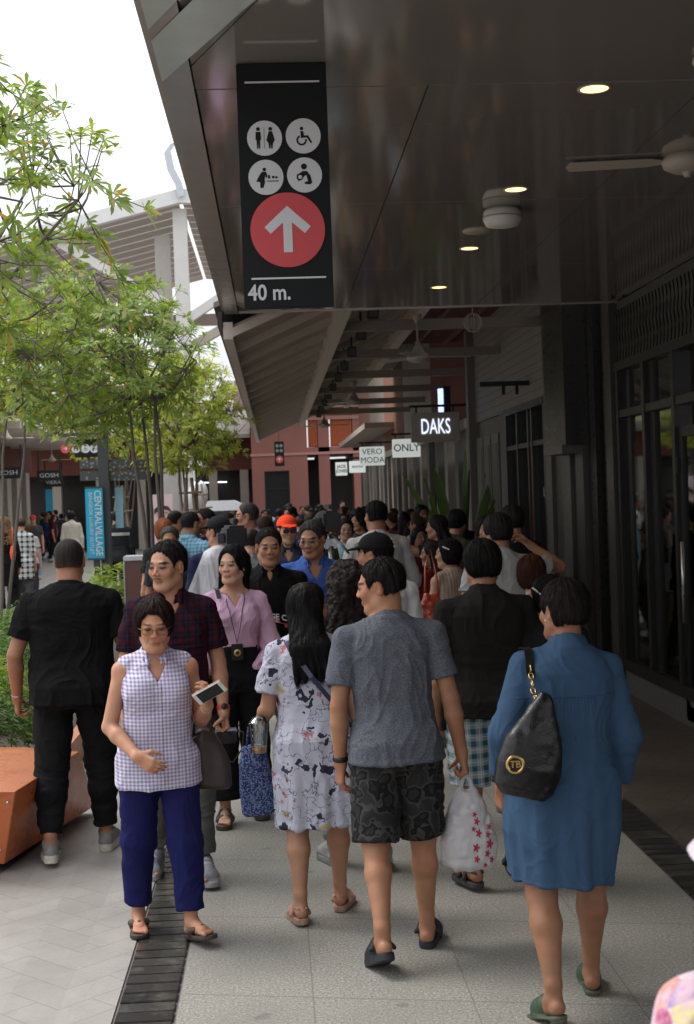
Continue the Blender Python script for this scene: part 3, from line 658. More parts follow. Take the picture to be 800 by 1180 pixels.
def make_shoe(root, shoe, fo, Mf, h, sx, sh, vox):
    kind, col = shoe[0], shoe[1]; col2 = shoe[2] if len(shoe) > 2 else sc(col, .6)
    v = max(vox*.8, .0045) if vox < .0075 else vox; C = Field(); G = lambda a, b, c: fo+Mf @ (V3(a, b, c)*h)
    hw, bw = .021*h, .029*h; L0 = .022*h; L1 = .118*h; s = sx
    slab(C, fo, Mf, (0, L0, 0), (s*.002*h, L1, 0), hw, bw, -sh, .0)
    if kind in ('sneaker', 'shoe'):
        C.cap(G(0, .022, .018), G(0, .035, .04), .021*h, .023*h, .01); C.cap(G(0, .04, .042), G(s*.001, .11, .020), .027*h, .022*h, .015)
        C.cap(G(0, .02, .012), G(s*.002, .115, .012), .022*h, .022*h, .015)
        C.cap(G(-.012, .122, .011), G(.014, .120, .011), .018*h, .018*h, .015)
        fn, lo_, hi_ = box_fn(fo, Mf, (-.1, -.06, -.06-sh), (.1, .35, -sh)); C.put(fn, lo_, hi_, .002, 's')
        o = None
        def cf(p):
            q = (p-fo) @ Mf; c = np.tile(np.array(col), (len(p), 1)); m = q[:, 2] < .010*h; c[m] = col2
            st = (np.sin(q[:, 1]*160+q[:, 0]*40) > .4) & (np.abs(q[:, 0]) < .02) & (q[:, 1] > .05*h) & (q[:, 1] < .10*h) & (q[:, 2] > .03*h); c[st] = np.minimum(1, np.array(col)*1.8)
            return c*(.8+.4*vnoise(p*90)[:, None])
        C.mesh(v, 'shoe', SHOEM, root, cf); return C
    if kind == 'clog':
        C.cap(G(0, .055, .028), G(0, .085, .022), .028*h, .027*h, .01); C.cap(G(-.008, .10, .010), G(.010, .10, .010), .026*h, .026*h, .02)
        slab(C, fo, Mf, (0, L0, 0), (s*.002*h, L1, 0), hw, bw, -.004, .012)
        C.cap(G(-.030, .045, .02), G(0, .035, .050), .006*h, .006*h, .004); C.cap(G(.030, .045, .02), G(0, .035, .050), .006*h, .006*h, .004)
        fn, lo_, hi_ = box_fn(fo, Mf, (-.1, -.06, -.06-sh), (.1, .35, -sh)); C.put(fn, lo_, hi_, .002, 's')
    elif kind == 'flip':
        C.cap(G(0, .098, .022), G(-.022, .060, .014), .006*h, .010*h, .006); C.cap(G(0, .098, .022), G(.024, .060, .014), .006*h, .010*h, .006)
        C.cap(G(-.022, .060, .014), G(-.020, .055, .0), .009*h, .009*h, .005); C.cap(G(.024, .060, .014), G(.021, .055, .0), .009*h, .009*h, .005)
        C.cap(G(0, .075, .030), G(0, .099, .022), .006*h, .006*h, .008); C.cap(G(-.003*s, .098, .022), G(-.006*s, .112, .004), .0035*h, .0035*h, .003)
    elif kind == 'sandal':
        for (ya, za) in ((.095, .020), (.060, .034)):
            C.cap(G(-.027, ya-.01, .006), G(-.010, ya, za), .008*h, .009*h, .006); C.cap(G(-.010, ya, za), G(.012, ya, za), .009*h, .009*h, .006); C.cap(G(.012, ya, za), G(.027, ya-.01, .006), .009*h, .008*h, .006)
        if sh > .024: 
            for q in (-1, 1): C.cap(G(q*.021, .04, .03), G(q*.012, .004, .030), .004*h, .004*h, .004)
    elif kind == 'mule':
        C.cap(G(-.006, .098, .012), G(.006, .098, .012), .024*h, .024*h, .02); C.cap(G(0, .075, .020), G(0, .10, .016), .026*h, .020*h, .015); C.cap(G(-.002*s, .12, .004), G(-.003*s, .142, .002), .012*h, .006*h, .015)
        slab(C, fo, Mf, (0, .022*h, 0), (0, .024*h, 0), .018*h, .018*h, -sh-.014, 0); fn, lo_, hi_ = box_fn(fo, Mf, (-.1, -.06, -.09-sh), (.1, .35, -sh-.014)); C.put(fn, lo_, hi_, .002, 's')
    def cf(p):
        q = (p-fo) @ Mf; c = np.tile(np.array(col), (len(p), 1)); c[q[:, 2] < -.001] = col2; return c*(.85+.3*vnoise(p*70)[:, None])
    C.mesh(v, 'shoe' if kind in ('clog', 'mule') else 'sandal', SHOEM, root, cf)

_cl = {}
def cloth(col, pattern='plain', c2=None, s=1.0, rough=.85, c3=None):
    key = (col, pattern, c2, s)
    if key in _cl: return _cl[key]
    m, t, b = nm('cloth_'+pattern); v = ocoord(t); b.inputs['Roughness'].default_value = rough; b.inputs['Specular IOR Level'].default_value = .12
    b.inputs['Sheen Weight'].default_value = .0
    n = noise(t, v, 5, 4); base = mixc(t, n, sc(col, .86), tuple(min(1, q) for q in sc(col, 1.12)))
    sep = t.nodes.new('ShaderNodeSeparateXYZ'); t.links.new(v, sep.inputs[0]); X, Y_, Z_ = sep.outputs
    c2 = c2 or sc(col, .4)
    def band(c, per, duty, ph=0.0):
        fr = mth(t, 'FRACT', mth(t, 'MULTIPLY_ADD', c, 1/per, 100+ph)); return mth(t, 'LESS_THAN', fr, duty)
    hb = noise(t, v, 260, 2)
    if pattern == 'heather':
        vv = ocoord(t, (90, 90, 330)); hn = noise(t, vv, 1.5, 4, .75); base = mixc(t, ramp(t, hn, [(.36, 0), (.62, 1)]), c2, col)
    elif pattern in ('check', 'gingham'):
        a = band(X, .0165*s, .5); bb = band(Z_, .0165*s, .5); f = mth(t, 'MULTIPLY', mth(t, 'ADD', a, bb), .5)
        base = mixc(t, f, col, c2)
    elif pattern == 'plaid':
        a = band(X, .06*s, .42); bb = band(Z_, .06*s, .42); f = mth(t, 'MULTIPLY', mth(t, 'ADD', a, bb), .5); b1 = mixc(t, f, col, c2)
        l1 = band(X, .06*s, .08, .3); l2 = band(Z_, .06*s, .08, .3); base = mixc(t, mth(t, 'MULTIPLY', mth(t, 'MAXIMUM', l1, l2), .6), b1, c3 or sc(c2, 2))
    elif pattern == 'stripe':
        base = mixc(t, band(X, .03*s, .5), col, c2)
    elif pattern == 'camo':
        n1 = noise(t, v, 18*s, 2, .4); base = ramp(t, n1, [(0, col), (.45, c2), (.53, c3 or sc(c2, .4)), (.62, col)], 'CONSTANT')
    elif pattern == 'print':
        base = col_const = base
        vo = N(t, 'TexVoronoi', Scale=17/s); vo.feature = 'F1'; nv = t.nodes.new('ShaderNodeVectorMath'); nv.operation = 'ADD'
        nn = N(t, 'TexNoise', Scale=20.0/s, Detail=3); t.links.new(v, nn.inputs['Vector']); sv = t.nodes.new('ShaderNodeVectorMath'); sv.operation = 'SCALE'; sv.inputs['Scale'].default_value = .13
        t.links.new(nn.outputs['Color'], sv.inputs[0]); t.links.new(v, nv.inputs[0]); t.links.new(sv.outputs[0], nv.inputs[1]); t.links.new(nv.outputs[0], vo.inputs['Vector'])
        m1 = mth(t, 'LESS_THAN', vo.outputs['Distance'], .40)
        pal = ramp(t, vo.outputs['Color'], [(0, sc(col, .9)), (.30, (.035, .035, .06)), (.46, col), (.60, c2), (.72, col), (.80, c3 or (.4, .35, .2)), (.88, (.06, .06, .1))], 'CONSTANT')
        base = mixc(t, m1, base, pal)
        # thin drawn lines
        vo2 = N(t, 'TexVoronoi', Scale=9/s); vo2.feature = 'DISTANCE_TO_EDGE'; t.links.new(nv.outputs[0], vo2.inputs['Vector'])
        ln = mth(t, 'LESS_THAN', vo2.outputs['Distance'], .02); gate = mth(t, 'GREATER_THAN', noise(t, v, 7, 2), .42); base = mixc(t, mth(t, 'MULTIPLY', mth(t, 'MULTIPLY', ln, gate), .7), base, (.05, .05, .08))
    elif pattern == 'flowers':
        vo = N(t, 'TexVoronoi', Scale=28/s); t.links.new(v, vo.inputs['Vector'])
        pal = ramp(t, vo.outputs['Color'], [(0, (.75, .55, .6)), (.2, (.8, .7, .35)), (.35, (.55, .12, .25)), (.5, (.75, .65, .7)), (.65, (.35, .25, .5)), (.8, (.7, .3, .2))], 'CONSTANT')
        n2 = noise(t, v, 30, 4, .7); base = mixc(t, ramp(t, n2, [(.4, 0), (.6, 1)]), pal, (.72, .5, .6))
    elif pattern == 'denim':
        n2 = noise(t, ocoord(t, (200, 200, 40)), 2, 4, .7); base = mixc(t, n2, sc(col, .72), tuple(min(1, q) for q in sc(col, 1.3)))
    elif pattern == 'speckle':
        base = mixc(t, ramp(t, noise(t, v, 120*s, 2), [(.48, 0), (.56, 1)]), col, c2)
    elif pattern == 'raglan':   # body one colour, sleeves another, split along slanted seams
        f = mth(t, 'GREATER_THAN', mth(t, 'ADD', mth(t, 'ABSOLUTE', X), mth(t, 'MULTIPLY', Z_, .45)), s); base = mixc(t, f, col, c2)
    t.links.new(base if not hasattr(base, 'outputs') else base.outputs[0], b.inputs['Base Color'])
    hh = mth(t, 'ADD', mth(t, 'MULTIPLY', hb, .25), noise(t, v, 22, 4, .55)); bump(t, b, hh, .22, .006)
    _cl[key] = m; return m
# ------------------------------------------------------------------ ground
def ground_mat(kind):
    m, t, b = nm('paving_'+kind); v = ocoord(t)
    if kind == 'tile':
        sep = t.nodes.new('ShaderNodeSeparateXYZ'); t.links.new(v, sep.inputs[0])
        xx = mth(t, 'ADD', sep.outputs[0], .528); yy = mth(t, 'MULTIPLY_ADD', sep.outputs[0], .22, sep.outputs[1])
        fx = mth(t, 'ABSOLUTE', mth(t, 'SUBTRACT', mth(t, 'FRACT', mth(t, 'MULTIPLY', xx, 1/.612)), .5)); fy = mth(t, 'ABSOLUTE', mth(t, 'SUBTRACT', mth(t, 'FRACT', mth(t, 'MULTIPLY_ADD', yy, 1/1.03, .72)), .5))
        jx = mth(t, 'LESS_THAN', mth(t, 'SUBTRACT', .5, fx), .0055); jy = mth(t, 'LESS_THAN', mth(t, 'SUBTRACT', .5, fy), .0045); j = mth(t, 'MAXIMUM', jx, jy)
        sp = noise(t, v, 85, 3, .85); sp2 = noise(t, v, 200, 2, .6)
        c = ramp(t, sp, [(.36, (.10, .095, .082)), (.45, (.29, .278, .245)), (.55, (.40, .385, .34)), (.64, (.66, .64, .575))]); c = mixc(t, ramp(t, sp2, [(.42, .6), (.58, 0)]), c, (.17, .165, .15))
        st = noise(t, v, 1.7, 5, .6); c = mixc(t, ramp(t, st, [(.32, .40), (.58, 0)]), c, (.19, .18, .16))
        spot = noise(t, v, 6, 2, .5); c = mixc(t, ramp(t, spot, [(.70, 0), (.74, .45)]), c, (.08, .08, .07))
        # every slab a little lighter or darker
        cx = mth(t, 'FLOOR', mth(t, 'MULTIPLY', xx, 1/.612)); cy = mth(t, 'FLOOR', mth(t, 'MULTIPLY_ADD', yy, 1/1.03, .72)); cmb = N(t, 'CombineXYZ'); t.links.new(cx, cmb.inputs[0]); t.links.new(cy, cmb.inputs[1])
        wn = t.nodes.new('ShaderNodeTexWhiteNoise'); t.links.new(cmb.outputs[0], wn.inputs['Vector']); c = mixc(t, mth(t, 'MULTIPLY', wn.outputs['Value'], .22), c, (.2, .195, .18))
        c = mixc(t, mth(t, 'MULTIPLY', j, .5), c, (.11, .105, .095)); b.inputs['Roughness'].default_value = .62
        bump(t, b, mth(t, 'SUBTRACT', mth(t, 'MULTIPLY', sp, .3), j), .35, .004)
    else:
        # stamped / laid herringbone blocks
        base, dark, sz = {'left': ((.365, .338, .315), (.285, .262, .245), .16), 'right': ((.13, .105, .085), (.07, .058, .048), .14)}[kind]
        vv = ocoord(t, rotz=(0, 0, R_(45 if kind == 'left' else 30)))
        b1 = N(t, 'TexBrick', Scale=1.0); b1.inputs['Brick Width'].default_value = .42; b1.inputs['Row Height'].default_value = sz; b1.inputs['Mortar Size'].default_value = .006; b1.inputs['Mortar Smooth'].default_value = .4
        t.links.new(vv, b1.inputs['Vector']); b1.offset = .5
        b1.inputs['Color1'].default_value = rgb(base); b1.inputs['Color2'].default_value = rgb(sc(base, .90)); b1.inputs['Mortar'].default_value = rgb(dark)
        vv2 = ocoord(t, rotz=(0, 0, R_(-45 if kind == 'left' else -60))); b2 = N(t, 'TexBrick', Scale=1.0); b2.inputs['Brick Width'].default_value = .42; b2.inputs['Row Height'].default_value = sz; b2.inputs['Mortar Size'].default_value = .006; b2.inputs['Mortar Smooth'].default_value = .4
        t.links.new(vv2, b2.inputs['Vector']); b2.inputs['Color1'].default_value = rgb(base); b2.inputs['Color2'].default_value = rgb(sc(base, 1.06)); b2.inputs['Mortar'].default_value = rgb(sc(dark, 1.1))
        sep = t.nodes.new('ShaderNodeSeparateXYZ'); t.links.new(vv, sep.inputs[0]); ck = mth(t, 'LESS_THAN', mth(t, 'FRACT', mth(t, 'MULTIPLY', mth(t, 'ADD', sep.outputs[0], sep.outputs[1]), 1/.64)), .5)
        c = mixc(t, ck, b1.outputs[0], b2.outputs[0]); st = noise(t, v, 2.2, 6, .65); c = mixc(t, ramp(t, st, [(.34, .6), (.62, 0)]), c, sc(base, .62))
        g = noise(t, v, 60, 4, .7); c = mixc(t, ramp(t, g, [(.35, .3), (.6, 0)]), c, sc(base, .6)); b.inputs['Roughness'].default_value = .55
        fac = mth(t, 'ADD', mth(t, 'MULTIPLY', mixc(t, ck, b1.outputs[1], b2.outputs[1]), -1), mth(t, 'MULTIPLY', g, .3)); bump(t, b, fac, .4, .004)
    t.links.new(c, b.inputs['Base Color']); return m
def sheet(name, pts, z, m, kind='structure'):
    o = MB().add([(x, y, z) for x, y in pts], [tuple(range(len(pts)))]).build(name, m); tag(o, kind=kind); return o
sheet('ground', [(-600, -60), (600, -60), (600, 900), (-600, 900)], -.02, mat('asphalt', (.16, .155, .15), .8, scale=1.5))
sheet('left_pavement', [(-30, -8), (-.685, -8), (-.685, 120), (-30, 120)], 0, ground_mat('left'))
sheet('walkway', [(-.44, -8), (1.90, -8), (1.90, 75), (-.44, 75)], 0.0, ground_mat('tile'))
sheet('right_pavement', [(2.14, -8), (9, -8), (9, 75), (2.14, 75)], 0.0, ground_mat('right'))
def drain(name, x0, x1, kerb):
    m, t, b = nm('dark_blocks'); v = ocoord(t); n = noise(t, v, 9, 5, .6); oi = N(t, 'ObjectInfo')
    geo = t.nodes.new('ShaderNodeNewGeometry'); c = mixc(t, geo.outputs['Random Per Island'], (.035, .032, .029), (.065, .06, .054)); c = mixc(t, ramp(t, n, [(.5, 0), (.7, .6)]), c, (.14, .13, .115))
    t.links.new(c, b.inputs['Base Color']); b.inputs['Roughness'].default_value = .22; bump(t, b, noise(t, v, 30, 4), .4, .004)
    mb = MB(); y = -2.0; i = 0
    while y < 44:
        dy = .105; mb.box(x0+.012, x1-.012, y+.005, y+dy-.005, -.03, .003+rnd.random()*.004, M=Matrix.Translation((0, 0, 0)), bev=.003 if y < 13 else 0); y += dy; i += 1
    o = mb.build(name, m); tag(o, kind='structure')
    s_ = MB().box(x0, x1, -8, 75, -.03, -.008).build('drain_bed', mat('grout', (.20, .18, .16), .9)); tag(s_, kind='structure')
drain('drain_channel', -.685, -.44, True); drain('drain_channel', 1.90, 2.14, True)
# planting bed behind the bench with a flat kerb band, shadow painted in
tag(MB().prism([(0, 0)], 0, 0).build('x', mat('asphalt', (.16, .155, .15))) if False else MB().box(-3.9, -1.62, 9.2, 24, 0, .16).build('planting_bed', mat('soil', (.05, .035, .025), .95, bmp=.5)), kind='structure')
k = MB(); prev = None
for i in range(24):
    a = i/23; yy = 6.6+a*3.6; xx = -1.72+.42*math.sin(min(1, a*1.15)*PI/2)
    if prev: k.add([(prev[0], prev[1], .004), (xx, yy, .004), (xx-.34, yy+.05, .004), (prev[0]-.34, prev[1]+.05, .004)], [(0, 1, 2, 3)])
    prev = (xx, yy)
tag(k.build('kerb', mat('kerb_shadow_tone', (.10, .095, .09), .5)), kind='structure')  # kerb band whose dark colour includes the shadow at the bench foot
tag(MB().box(-3.98, -3.9, 9.2, 24, 0, .22).box(-1.62, -1.54, 9.4, 24, 0, .22).build('bed_kerb', mat('kerb_orange', (.42, .17, .09), .5)), kind='structure')

# ------------------------------------------------------------------ shared building materials
DARKM = mat('dark_bronze', (.028, .026, .025), .35, .2, bmp=.05)
BLACK = mat('black_metal', (.012, .012, .013), .4, .1)
BEIGE = mat('beige_paint', (.40, .35, .30), .5, scale=2)
GREYW = mat('grey_wall_paint', (.15, .138, .122), .7, scale=2)
CREAM = mat('cream_paint', (.46, .42, .36), .6, scale=2)
WHITEM = mat('off_white_paint', (.62, .60, .57), .5, scale=2)
PINK = mat('pink_render', (.33, .135, .11), .8, scale=1.5, var=.1)
RUST = mat('rust_red', (.16, .05, .032), .75, scale=3)
ORANGE = mat('orange_slats', (.50, .11, .03), .5)
def glass_dark(name='dark_glass', col=(.02, .022, .024), add=.12):
    m, t, b = nm(name); b.inputs['Base Color'].default_value = rgb(col); b.inputs['Roughness'].default_value = .04; b.inputs['Specular IOR Level'].default_value = .6
    tr = t.nodes.new('ShaderNodeBsdfTransparent'); tr.inputs[0].default_value = (.62, .64, .62, 1); mx = t.nodes.new('ShaderNodeMixShader'); fr = N(t, 'Fresnel', IOR=1.5)
    f = mth(t, 'ADD', fr.outputs[0], add); gl = t.nodes.new('ShaderNodeBsdfGlossy'); gl.inputs['Roughness'].default_value = .03; gl.inputs[0].default_value = (.8, .85, .82, 1)
    t.links.new(f, mx.inputs[0]); t.links.new(tr.outputs[0], mx.inputs[1]); t.links.new(gl.outputs[0], mx.inputs[2]); t.links.new(mx.outputs[0], t.nodes['Material Output'].inputs[0]); return m
GLASS = glass_dark()
def ceil_mat():
    m, t, b = nm('gloss_ceiling'); v = ocoord(t); n = noise(t, v, .8, 4); c = mixc(t, n, (.33, .30, .27), (.39, .355, .32)); t.links.new(c, b.inputs['Base Color'])
    b.inputs['Metallic'].default_value = .5; b.inputs['Roughness'].default_value = .08; b.inputs['Specular IOR Level'].default_value = .5
    bump(t, b, noise(t, ocoord(t, (1, .5, 1)), 2.6, 2), .05, .02); return m
CEIL = ceil_mat()
def siding_mat(name, col, per=.09, axis=2):
    m, t, b = nm(name); v = ocoord(t); sep = t.nodes.new('ShaderNodeSeparateXYZ'); t.links.new(v, sep.inputs[0]); n = noise(t, v, 2, 4)
    c = mixc(t, n, sc(col, .85), sc(col, 1.1)); fr = mth(t, 'FRACT', mth(t, 'MULTIPLY', sep.outputs[axis], 1/per)); gp = mth(t, 'LESS_THAN', fr, .12); c = mixc(t, mth(t, 'MULTIPLY', gp, .7), c, sc(col, .35))
    t.links.new(c, b.inputs['Base Color']); b.inputs['Roughness'].default_value = .6; bump(t, b, fr, .5, .02); return m
SIDING = siding_mat('grey_siding', (.34, .32, .29)); SLATW = siding_mat('pale_slats', (.50, .46, .42), .32, 0)

# ------------------------------------------------------------------ near canopy on the right
can = empty('canopy', (1.5, 5, 3.7), 0, 'dark glossy flat canopy ceiling over the walkway at the upper right', 'canopy')
cw = can.location.copy()
def lo(o, e=None): o.location = -(e or cw); return o
mb = MB()     # ceiling panels with thin shadow gaps
ys = [-7, -4.4, -1.8, .9, 3.4, 5.93, 8.3, 10.7, 12.98]; xs = [-.27, .72, 1.95, 3.28]
for i in range(len(ys)-1):
    for j in range(len(xs)-1):
        if ys[i] < 5: continue
        mb.box(xs[j]+.003, xs[j+1]-.003, ys[i]+.003, ys[i+1]-.003, 3.700, 3.73)
lo(mb.build('ceiling_panel', CEIL, can))
# diagonal joint near the corner
MZ = Matrix(((1, 0, 0, 0), (0, 0, 1, 0), (0, 1, 0, 3.703), (0, 0, 0, 1)))
o = MB().prism([(-.27, 5.62), (-.27, 5.927), (1.94, 5.927), (1.94, 3.0), (.72, 3.0)], 0, 0.03, 0, MZ).build('ceiling_panel', CEIL, can); lo(o)
o = MB().prism([(-.27, 5.60), (.712, 3.0), (1.94, 2.995), (1.94, -7), (-.27, -7)], 0, 0.03, 0, MZ).build('ceiling_panel', CEIL, can); lo(o)
o = MB().prism([(1.946, 5.927), (3.28, 5.927), (3.28, -7), (1.946, -7)], 0, 0.03, 0, MZ).build('ceiling_panel', CEIL, can); lo(o)
o = MB().box(-.40, -.275, 5.9, 12.98, 3.688, 3.86).build('fascia', mat('brown_fascia', (.42, .385, .35), .16, .3), can); lo(o)
o = MB().box(-.40, -.275, -7, 5.9, 3.688, 3.86).box(-.43, -.402, -7, 12.98, 3.72, 4.05).build('fascia', mat('brown_fascia', (.42, .385, .35), .16, .3), can); lo(o)
GLA = mat('pale_gloss_panel', (.60, .66, .61), .18, .3)
tri = MB(); 
for k_, (o0, o1) in enumerate(((0, .16), (.20, .30))):
    tri.add([(-.398+o0*.0, 5.75-o0*3.2, 3.684-.002*k_), (-.398, 5.75-o1*3.2, 3.684-.002*k_), (.35, 4.0-o1*3.2, 3.684-.002*k_), (.35, 4.0-o0*3.2, 3.684-.002*k_)], [(0, 1, 2, 3)])
lo(tri.build('corner_strip', GLA, can))
o = MB().box(-.42, 7, -8, 12.98, 3.86, 4.0).build('roof', mat('roof_grey', (.2, .2, .2), .7), can); lo(o)
o = MB().box(-.40, 3.3, 12.98, 13.02, 3.69, 4.3).build('end_board', mat('brown_fascia', (.42, .385, .35), .16, .3), can); lo(o)
LAMP = emit('warm_lamp', (1.0, .60, .26), 1.9); TRIM = mat('lamp_trim', (.5, .45, .4), .4)
for i, (yy) in enumerate((6.02, 8.0, 9.9, 11.74)):
    e = empty('downlight', (1.46, yy, 3.7), 0, ['nearest recessed round downlight glowing warm in the dark ceiling', 'second recessed downlight, just above the round white speaker', 'third recessed downlight beyond the white ceiling disc', 'farthest small recessed downlight of the dark ceiling'][i], 'ceiling light', 'recessed ceiling downlights')
    MB().lathe([(.062, -.004), (.075, -.004), (.075, -.001), (.062, -.001), (.062, -.004)], n=28).build('trim', TRIM, e)
    MB().lathe([(.0, -.003), (.061, -.003)], n=28).build('lens', LAMP, e)
    l = bpy.data.lights.new('downlight_lamp', 'SPOT'); l.energy = 6; l.spot_size = R_(100); l.color = (1, .75, .5); l.shadow_soft_size = .05; lo_ = bpy.data.objects.new('downlight_lamp', l); link(lo_, e); lo_.location = (0, 0, -.02)
e = empty('ceiling_speaker', (1.47, 8.55, 3.7), 0, 'round white ceiling speaker drum beside the second downlight', 'speaker')
MB().lathe([(0, -.0), (.10, -.0), (.115, -.02), (.118, -.07), (.10, -.105), (.05, -.115), (0, -.116)], n=32).build('drum', WHITEM, e)
MB().lathe([(.119, -.06), (.121, -.06), (.121, -.05), (.119, -.05)], n=32).build('seam', BEIGE, e)
e = empty('ceiling_disc', (1.42, 9.25, 3.7), 0, 'flat pale round access disc behind the white ceiling speaker', 'vent'); MB().lathe([(0, -.012), (.09, -.012), (.10, -.002), (.10, 0)], n=28).build('disc', BEIGE, e)
def fan(loc, rz, drop, label, r=1.0, m=None, group='ceiling fans under the canopies'):
    m = m or BEIGE; e = empty('ceiling_fan', loc, rz, label, 'ceiling fan', group)
    MB().lathe([(0, drop), (.055, drop), (.06, drop-.02), (.02, drop-.10), (.016, drop-.11)], n=20).tube([(0, 0, .06), (0, 0, drop-.1)], .012, 10).build('rod', m, e)
    MB().lathe([(.0, .19), (.025, .19), (.035, .14), (.08, .06), (.12, .03), (.135, .0), (.125, -.03), (.08, -.055), (0, -.06)], n=28).build('motor', m, e)
    for k_ in range(3):
        M = Matrix.Rotation(2*PI*k_/3, 4, 'Z') @ Matrix.Rotation(R_(9), 4, 'X')
        b = MB().add([M @ Vector(p) for p in [(.11, -.02, .004), (.11, .02, .004), (.2, .05, .006), (.62*r, .06, .006), (.64*r, 0, .006), (.62*r, -.06, .006), (.2, -.05, .006)]]+[M @ Vector(p) for p in [(.11, -.02, .0), (.11, .02, .0), (.2, .05, .0), (.62*r, .06, .0), (.64*r, 0, .0), (.62*r, -.06, .0), (.2, -.05, .0)]],
                 [(0, 1, 2, 3, 4, 5, 6), (13, 12, 11, 10, 9, 8, 7)]+[(i, i+7, (i+1) % 7+7, (i+1) % 7) for i in range(7)])
        b.build('blade', m, e)
    return e
q = P(792, 186, 7.3); fan((q.x, q.y, q.z), R_(172), 3.70-q.z, 'cream ceiling fan at the right edge under the dark ceiling', r=1.0)
q = P(808, 40, 5.6); fan((q.x+.02, q.y, q.z), R_(100), 3.70-q.z, 'nearest ceiling fan cut off by the top right corner', r=1.0)

# wayfinding sign hung from the ceiling
SGN = mat('sign_black', (.006, .007, .008), .45, bmp=0, spec=.25); WHT = mat('sign_white', (.66, .66, .68), .5, bmp=0, var=.03); RED = mat('sign_red', (.62, .075, .085), .5, bmp=0, var=.03)
a = P(272, 75, 5.6); b_ = P(376, 68, 5.6); c_ = P(282, 358, 5.6); d_ = P(384, 352, 5.6)
sx0, sx1 = (a.x+c_.x)/2, (b_.x+d_.x)/2; sz0, sz1 = (c_.z+d_.z)/2, 3.698; SW = sx1-sx0; SH = sz1-sz0
e = empty('wayfinding_sign', ((sx0+sx1)/2, 5.6, (sz0+sz1)/2), 0, 'tall black toilet sign with red arrow circle reading 40 m. hung from ceiling', 'sign')
MB().box(-SW/2, SW/2, -.02, .02, -SH/2, SH/2, bev=.003).build('panel', SGN, e)
def S_(u, v): return ((u-.5)*SW, (.5-v)*SH)      # fractions from the top left
def bar(mb, u0, v0, u1, v1, y=-.0225): 
    x0, z0 = S_(u0, v0); x1, z1 = S_(u1, v1); return mb.box(min(x0, x1), max(x0, x1), y, y+.002, min(z0, z1), max(z0, z1))
mb = MB(); bar(mb, .09, .073, .92, .080); bar(mb, .09, .876, .92, .883); mb.build('line', WHT, e)
rad = SW*.195
def picto(parent, cx, cz, r, kind, wm, bmtl, y=-.0225):
    o = disc(MB(), (cx, cz), r, y).build('symbol_disc', wm, parent)
    m = MB(); yy = y-.003; q = r/1.0
    def dd(x, z, rr): disc(m, (cx+x*q, cz+z*q), rr*q, yy, n=16, th=.001)
    def pl(pts): m.prism([(cx+x*q, cz+z*q) for x, z in pts], yy, yy-.001)
    if kind == 'wc':
        dd(-.36, .52, .11); pl([(-.50, .36), (-.22, .36), (-.20, -.10), (-.26, -.10), (-.27, -.60), (-.34, -.60), (-.36, -.15), (-.38, -.60), (-.45, -.60), (-.46, -.10), (-.52, -.10)])
        pl([(-.03, .6), (-.01, .6), (-.01, -.6), (-.03, -.6)]); dd(.34, .52, .11); pl([(.24, .38), (.44, .38), (.58, -.12), (.47, -.30), (.44, -.60), (.36, -.60), (.34, -.32), (.32, -.60), (.24, -.60), (.21, -.30), (.10, -.12)])
    elif kind == 'chair':
        dd(-.08, .42, .10); pl([(-.16, .28), (.02, .26), (.04, .02), (.28, .02), (.50, -.38), (.42, -.44), (.20, -.10), (-.14, -.12)])
        n = 20; 
        for i in range(n):
            a0 = 2*PI*i/n*.72+2.0; a1 = 2*PI*(i+1)/n*.72+2.0
            pl([(-.10+.30*math.cos(a0), -.25+.30*math.sin(a0)), (-.10+.30*math.cos(a1), -.25+.30*math.sin(a1)), (-.10+.20*math.cos(a1), -.25+.20*math.sin(a1)), (-.10+.20*math.cos(a0), -.25+.20*math.sin(a0))])
    elif kind == 'change':
        dd(-.08, .44, .10); pl([(-.22, .32), (.02, .30), (.10, .02), (.0, -.05), (-.02, .12), (-.08, -.10), (-.06, -.30), (-.16, -.60), (-.34, -.60), (-.34, -.28), (-.56, -.24), (-.38, .10)])
        dd(.42, .0, .08); dd(.60, -.02, .07); pl([(.12, .12), (.22, .12), (.26, -.06), (.12, -.10)]); pl([(.05, -.20), (.72, -.20), (.72, -.25), (.05, -.25)])
    else:
        dd(-.02, .48, .17); pl([(-.10, .22), (.14, .22), (.34, -.05), (.42, -.45), (.30, -.55), (.0, -.52), (-.02, -.42), (.18, -.36), (.10, .0), (-.04, -.10), (-.16, -.28), (-.36, -.34), (-.46, -.18), (-.44, .02), (-.28, .10)])
        disc(m, (cx-.26*q, cz-.12*q), .11*q, yy-.0015, n=14, th=.001, mi=1)
    m.build('symbol', [bmtl, wm], o)
for (u, v, kk) in ((.29, .306, 'wc'), (.72, .300, 'chair'), (.29, .466, 'change'), (.72, .460, 'feed')):
    x_, z_ = S_(u, v); picto(e, x_, z_, rad, kk, WHT, SGN)
x_, z_ = S_(.512, .683); rr = SW*.415
disc(MB(), (x_, z_), rr, -.0225, n=48).build('arrow_disc', RED, e)
ar = [(-.045, -.62), (.11, -.62), (.11, .24), (.42, -.04), (.60, .15), (.035, .62), (-.03, .62)]
ar = [(-.12, -.60), (.12, -.60), (.12, .20), (.46, -.10), (.62, .08), (0, .64), (-.62, .08), (-.46, -.10), (-.12, .20)]
MB().prism([(x_+px*rr, z_+pz*rr) for px, pz in ar], -.026, -.0275).build('arrow', WHT, e)
x2, z2 = S_(.285, .940); text_obj('lettering', '40 m.', .088, WHT, e, Matrix.Translation((x2, -.0235, z2)) @ FACE, bold=.0016, th=.001, sx=.86)

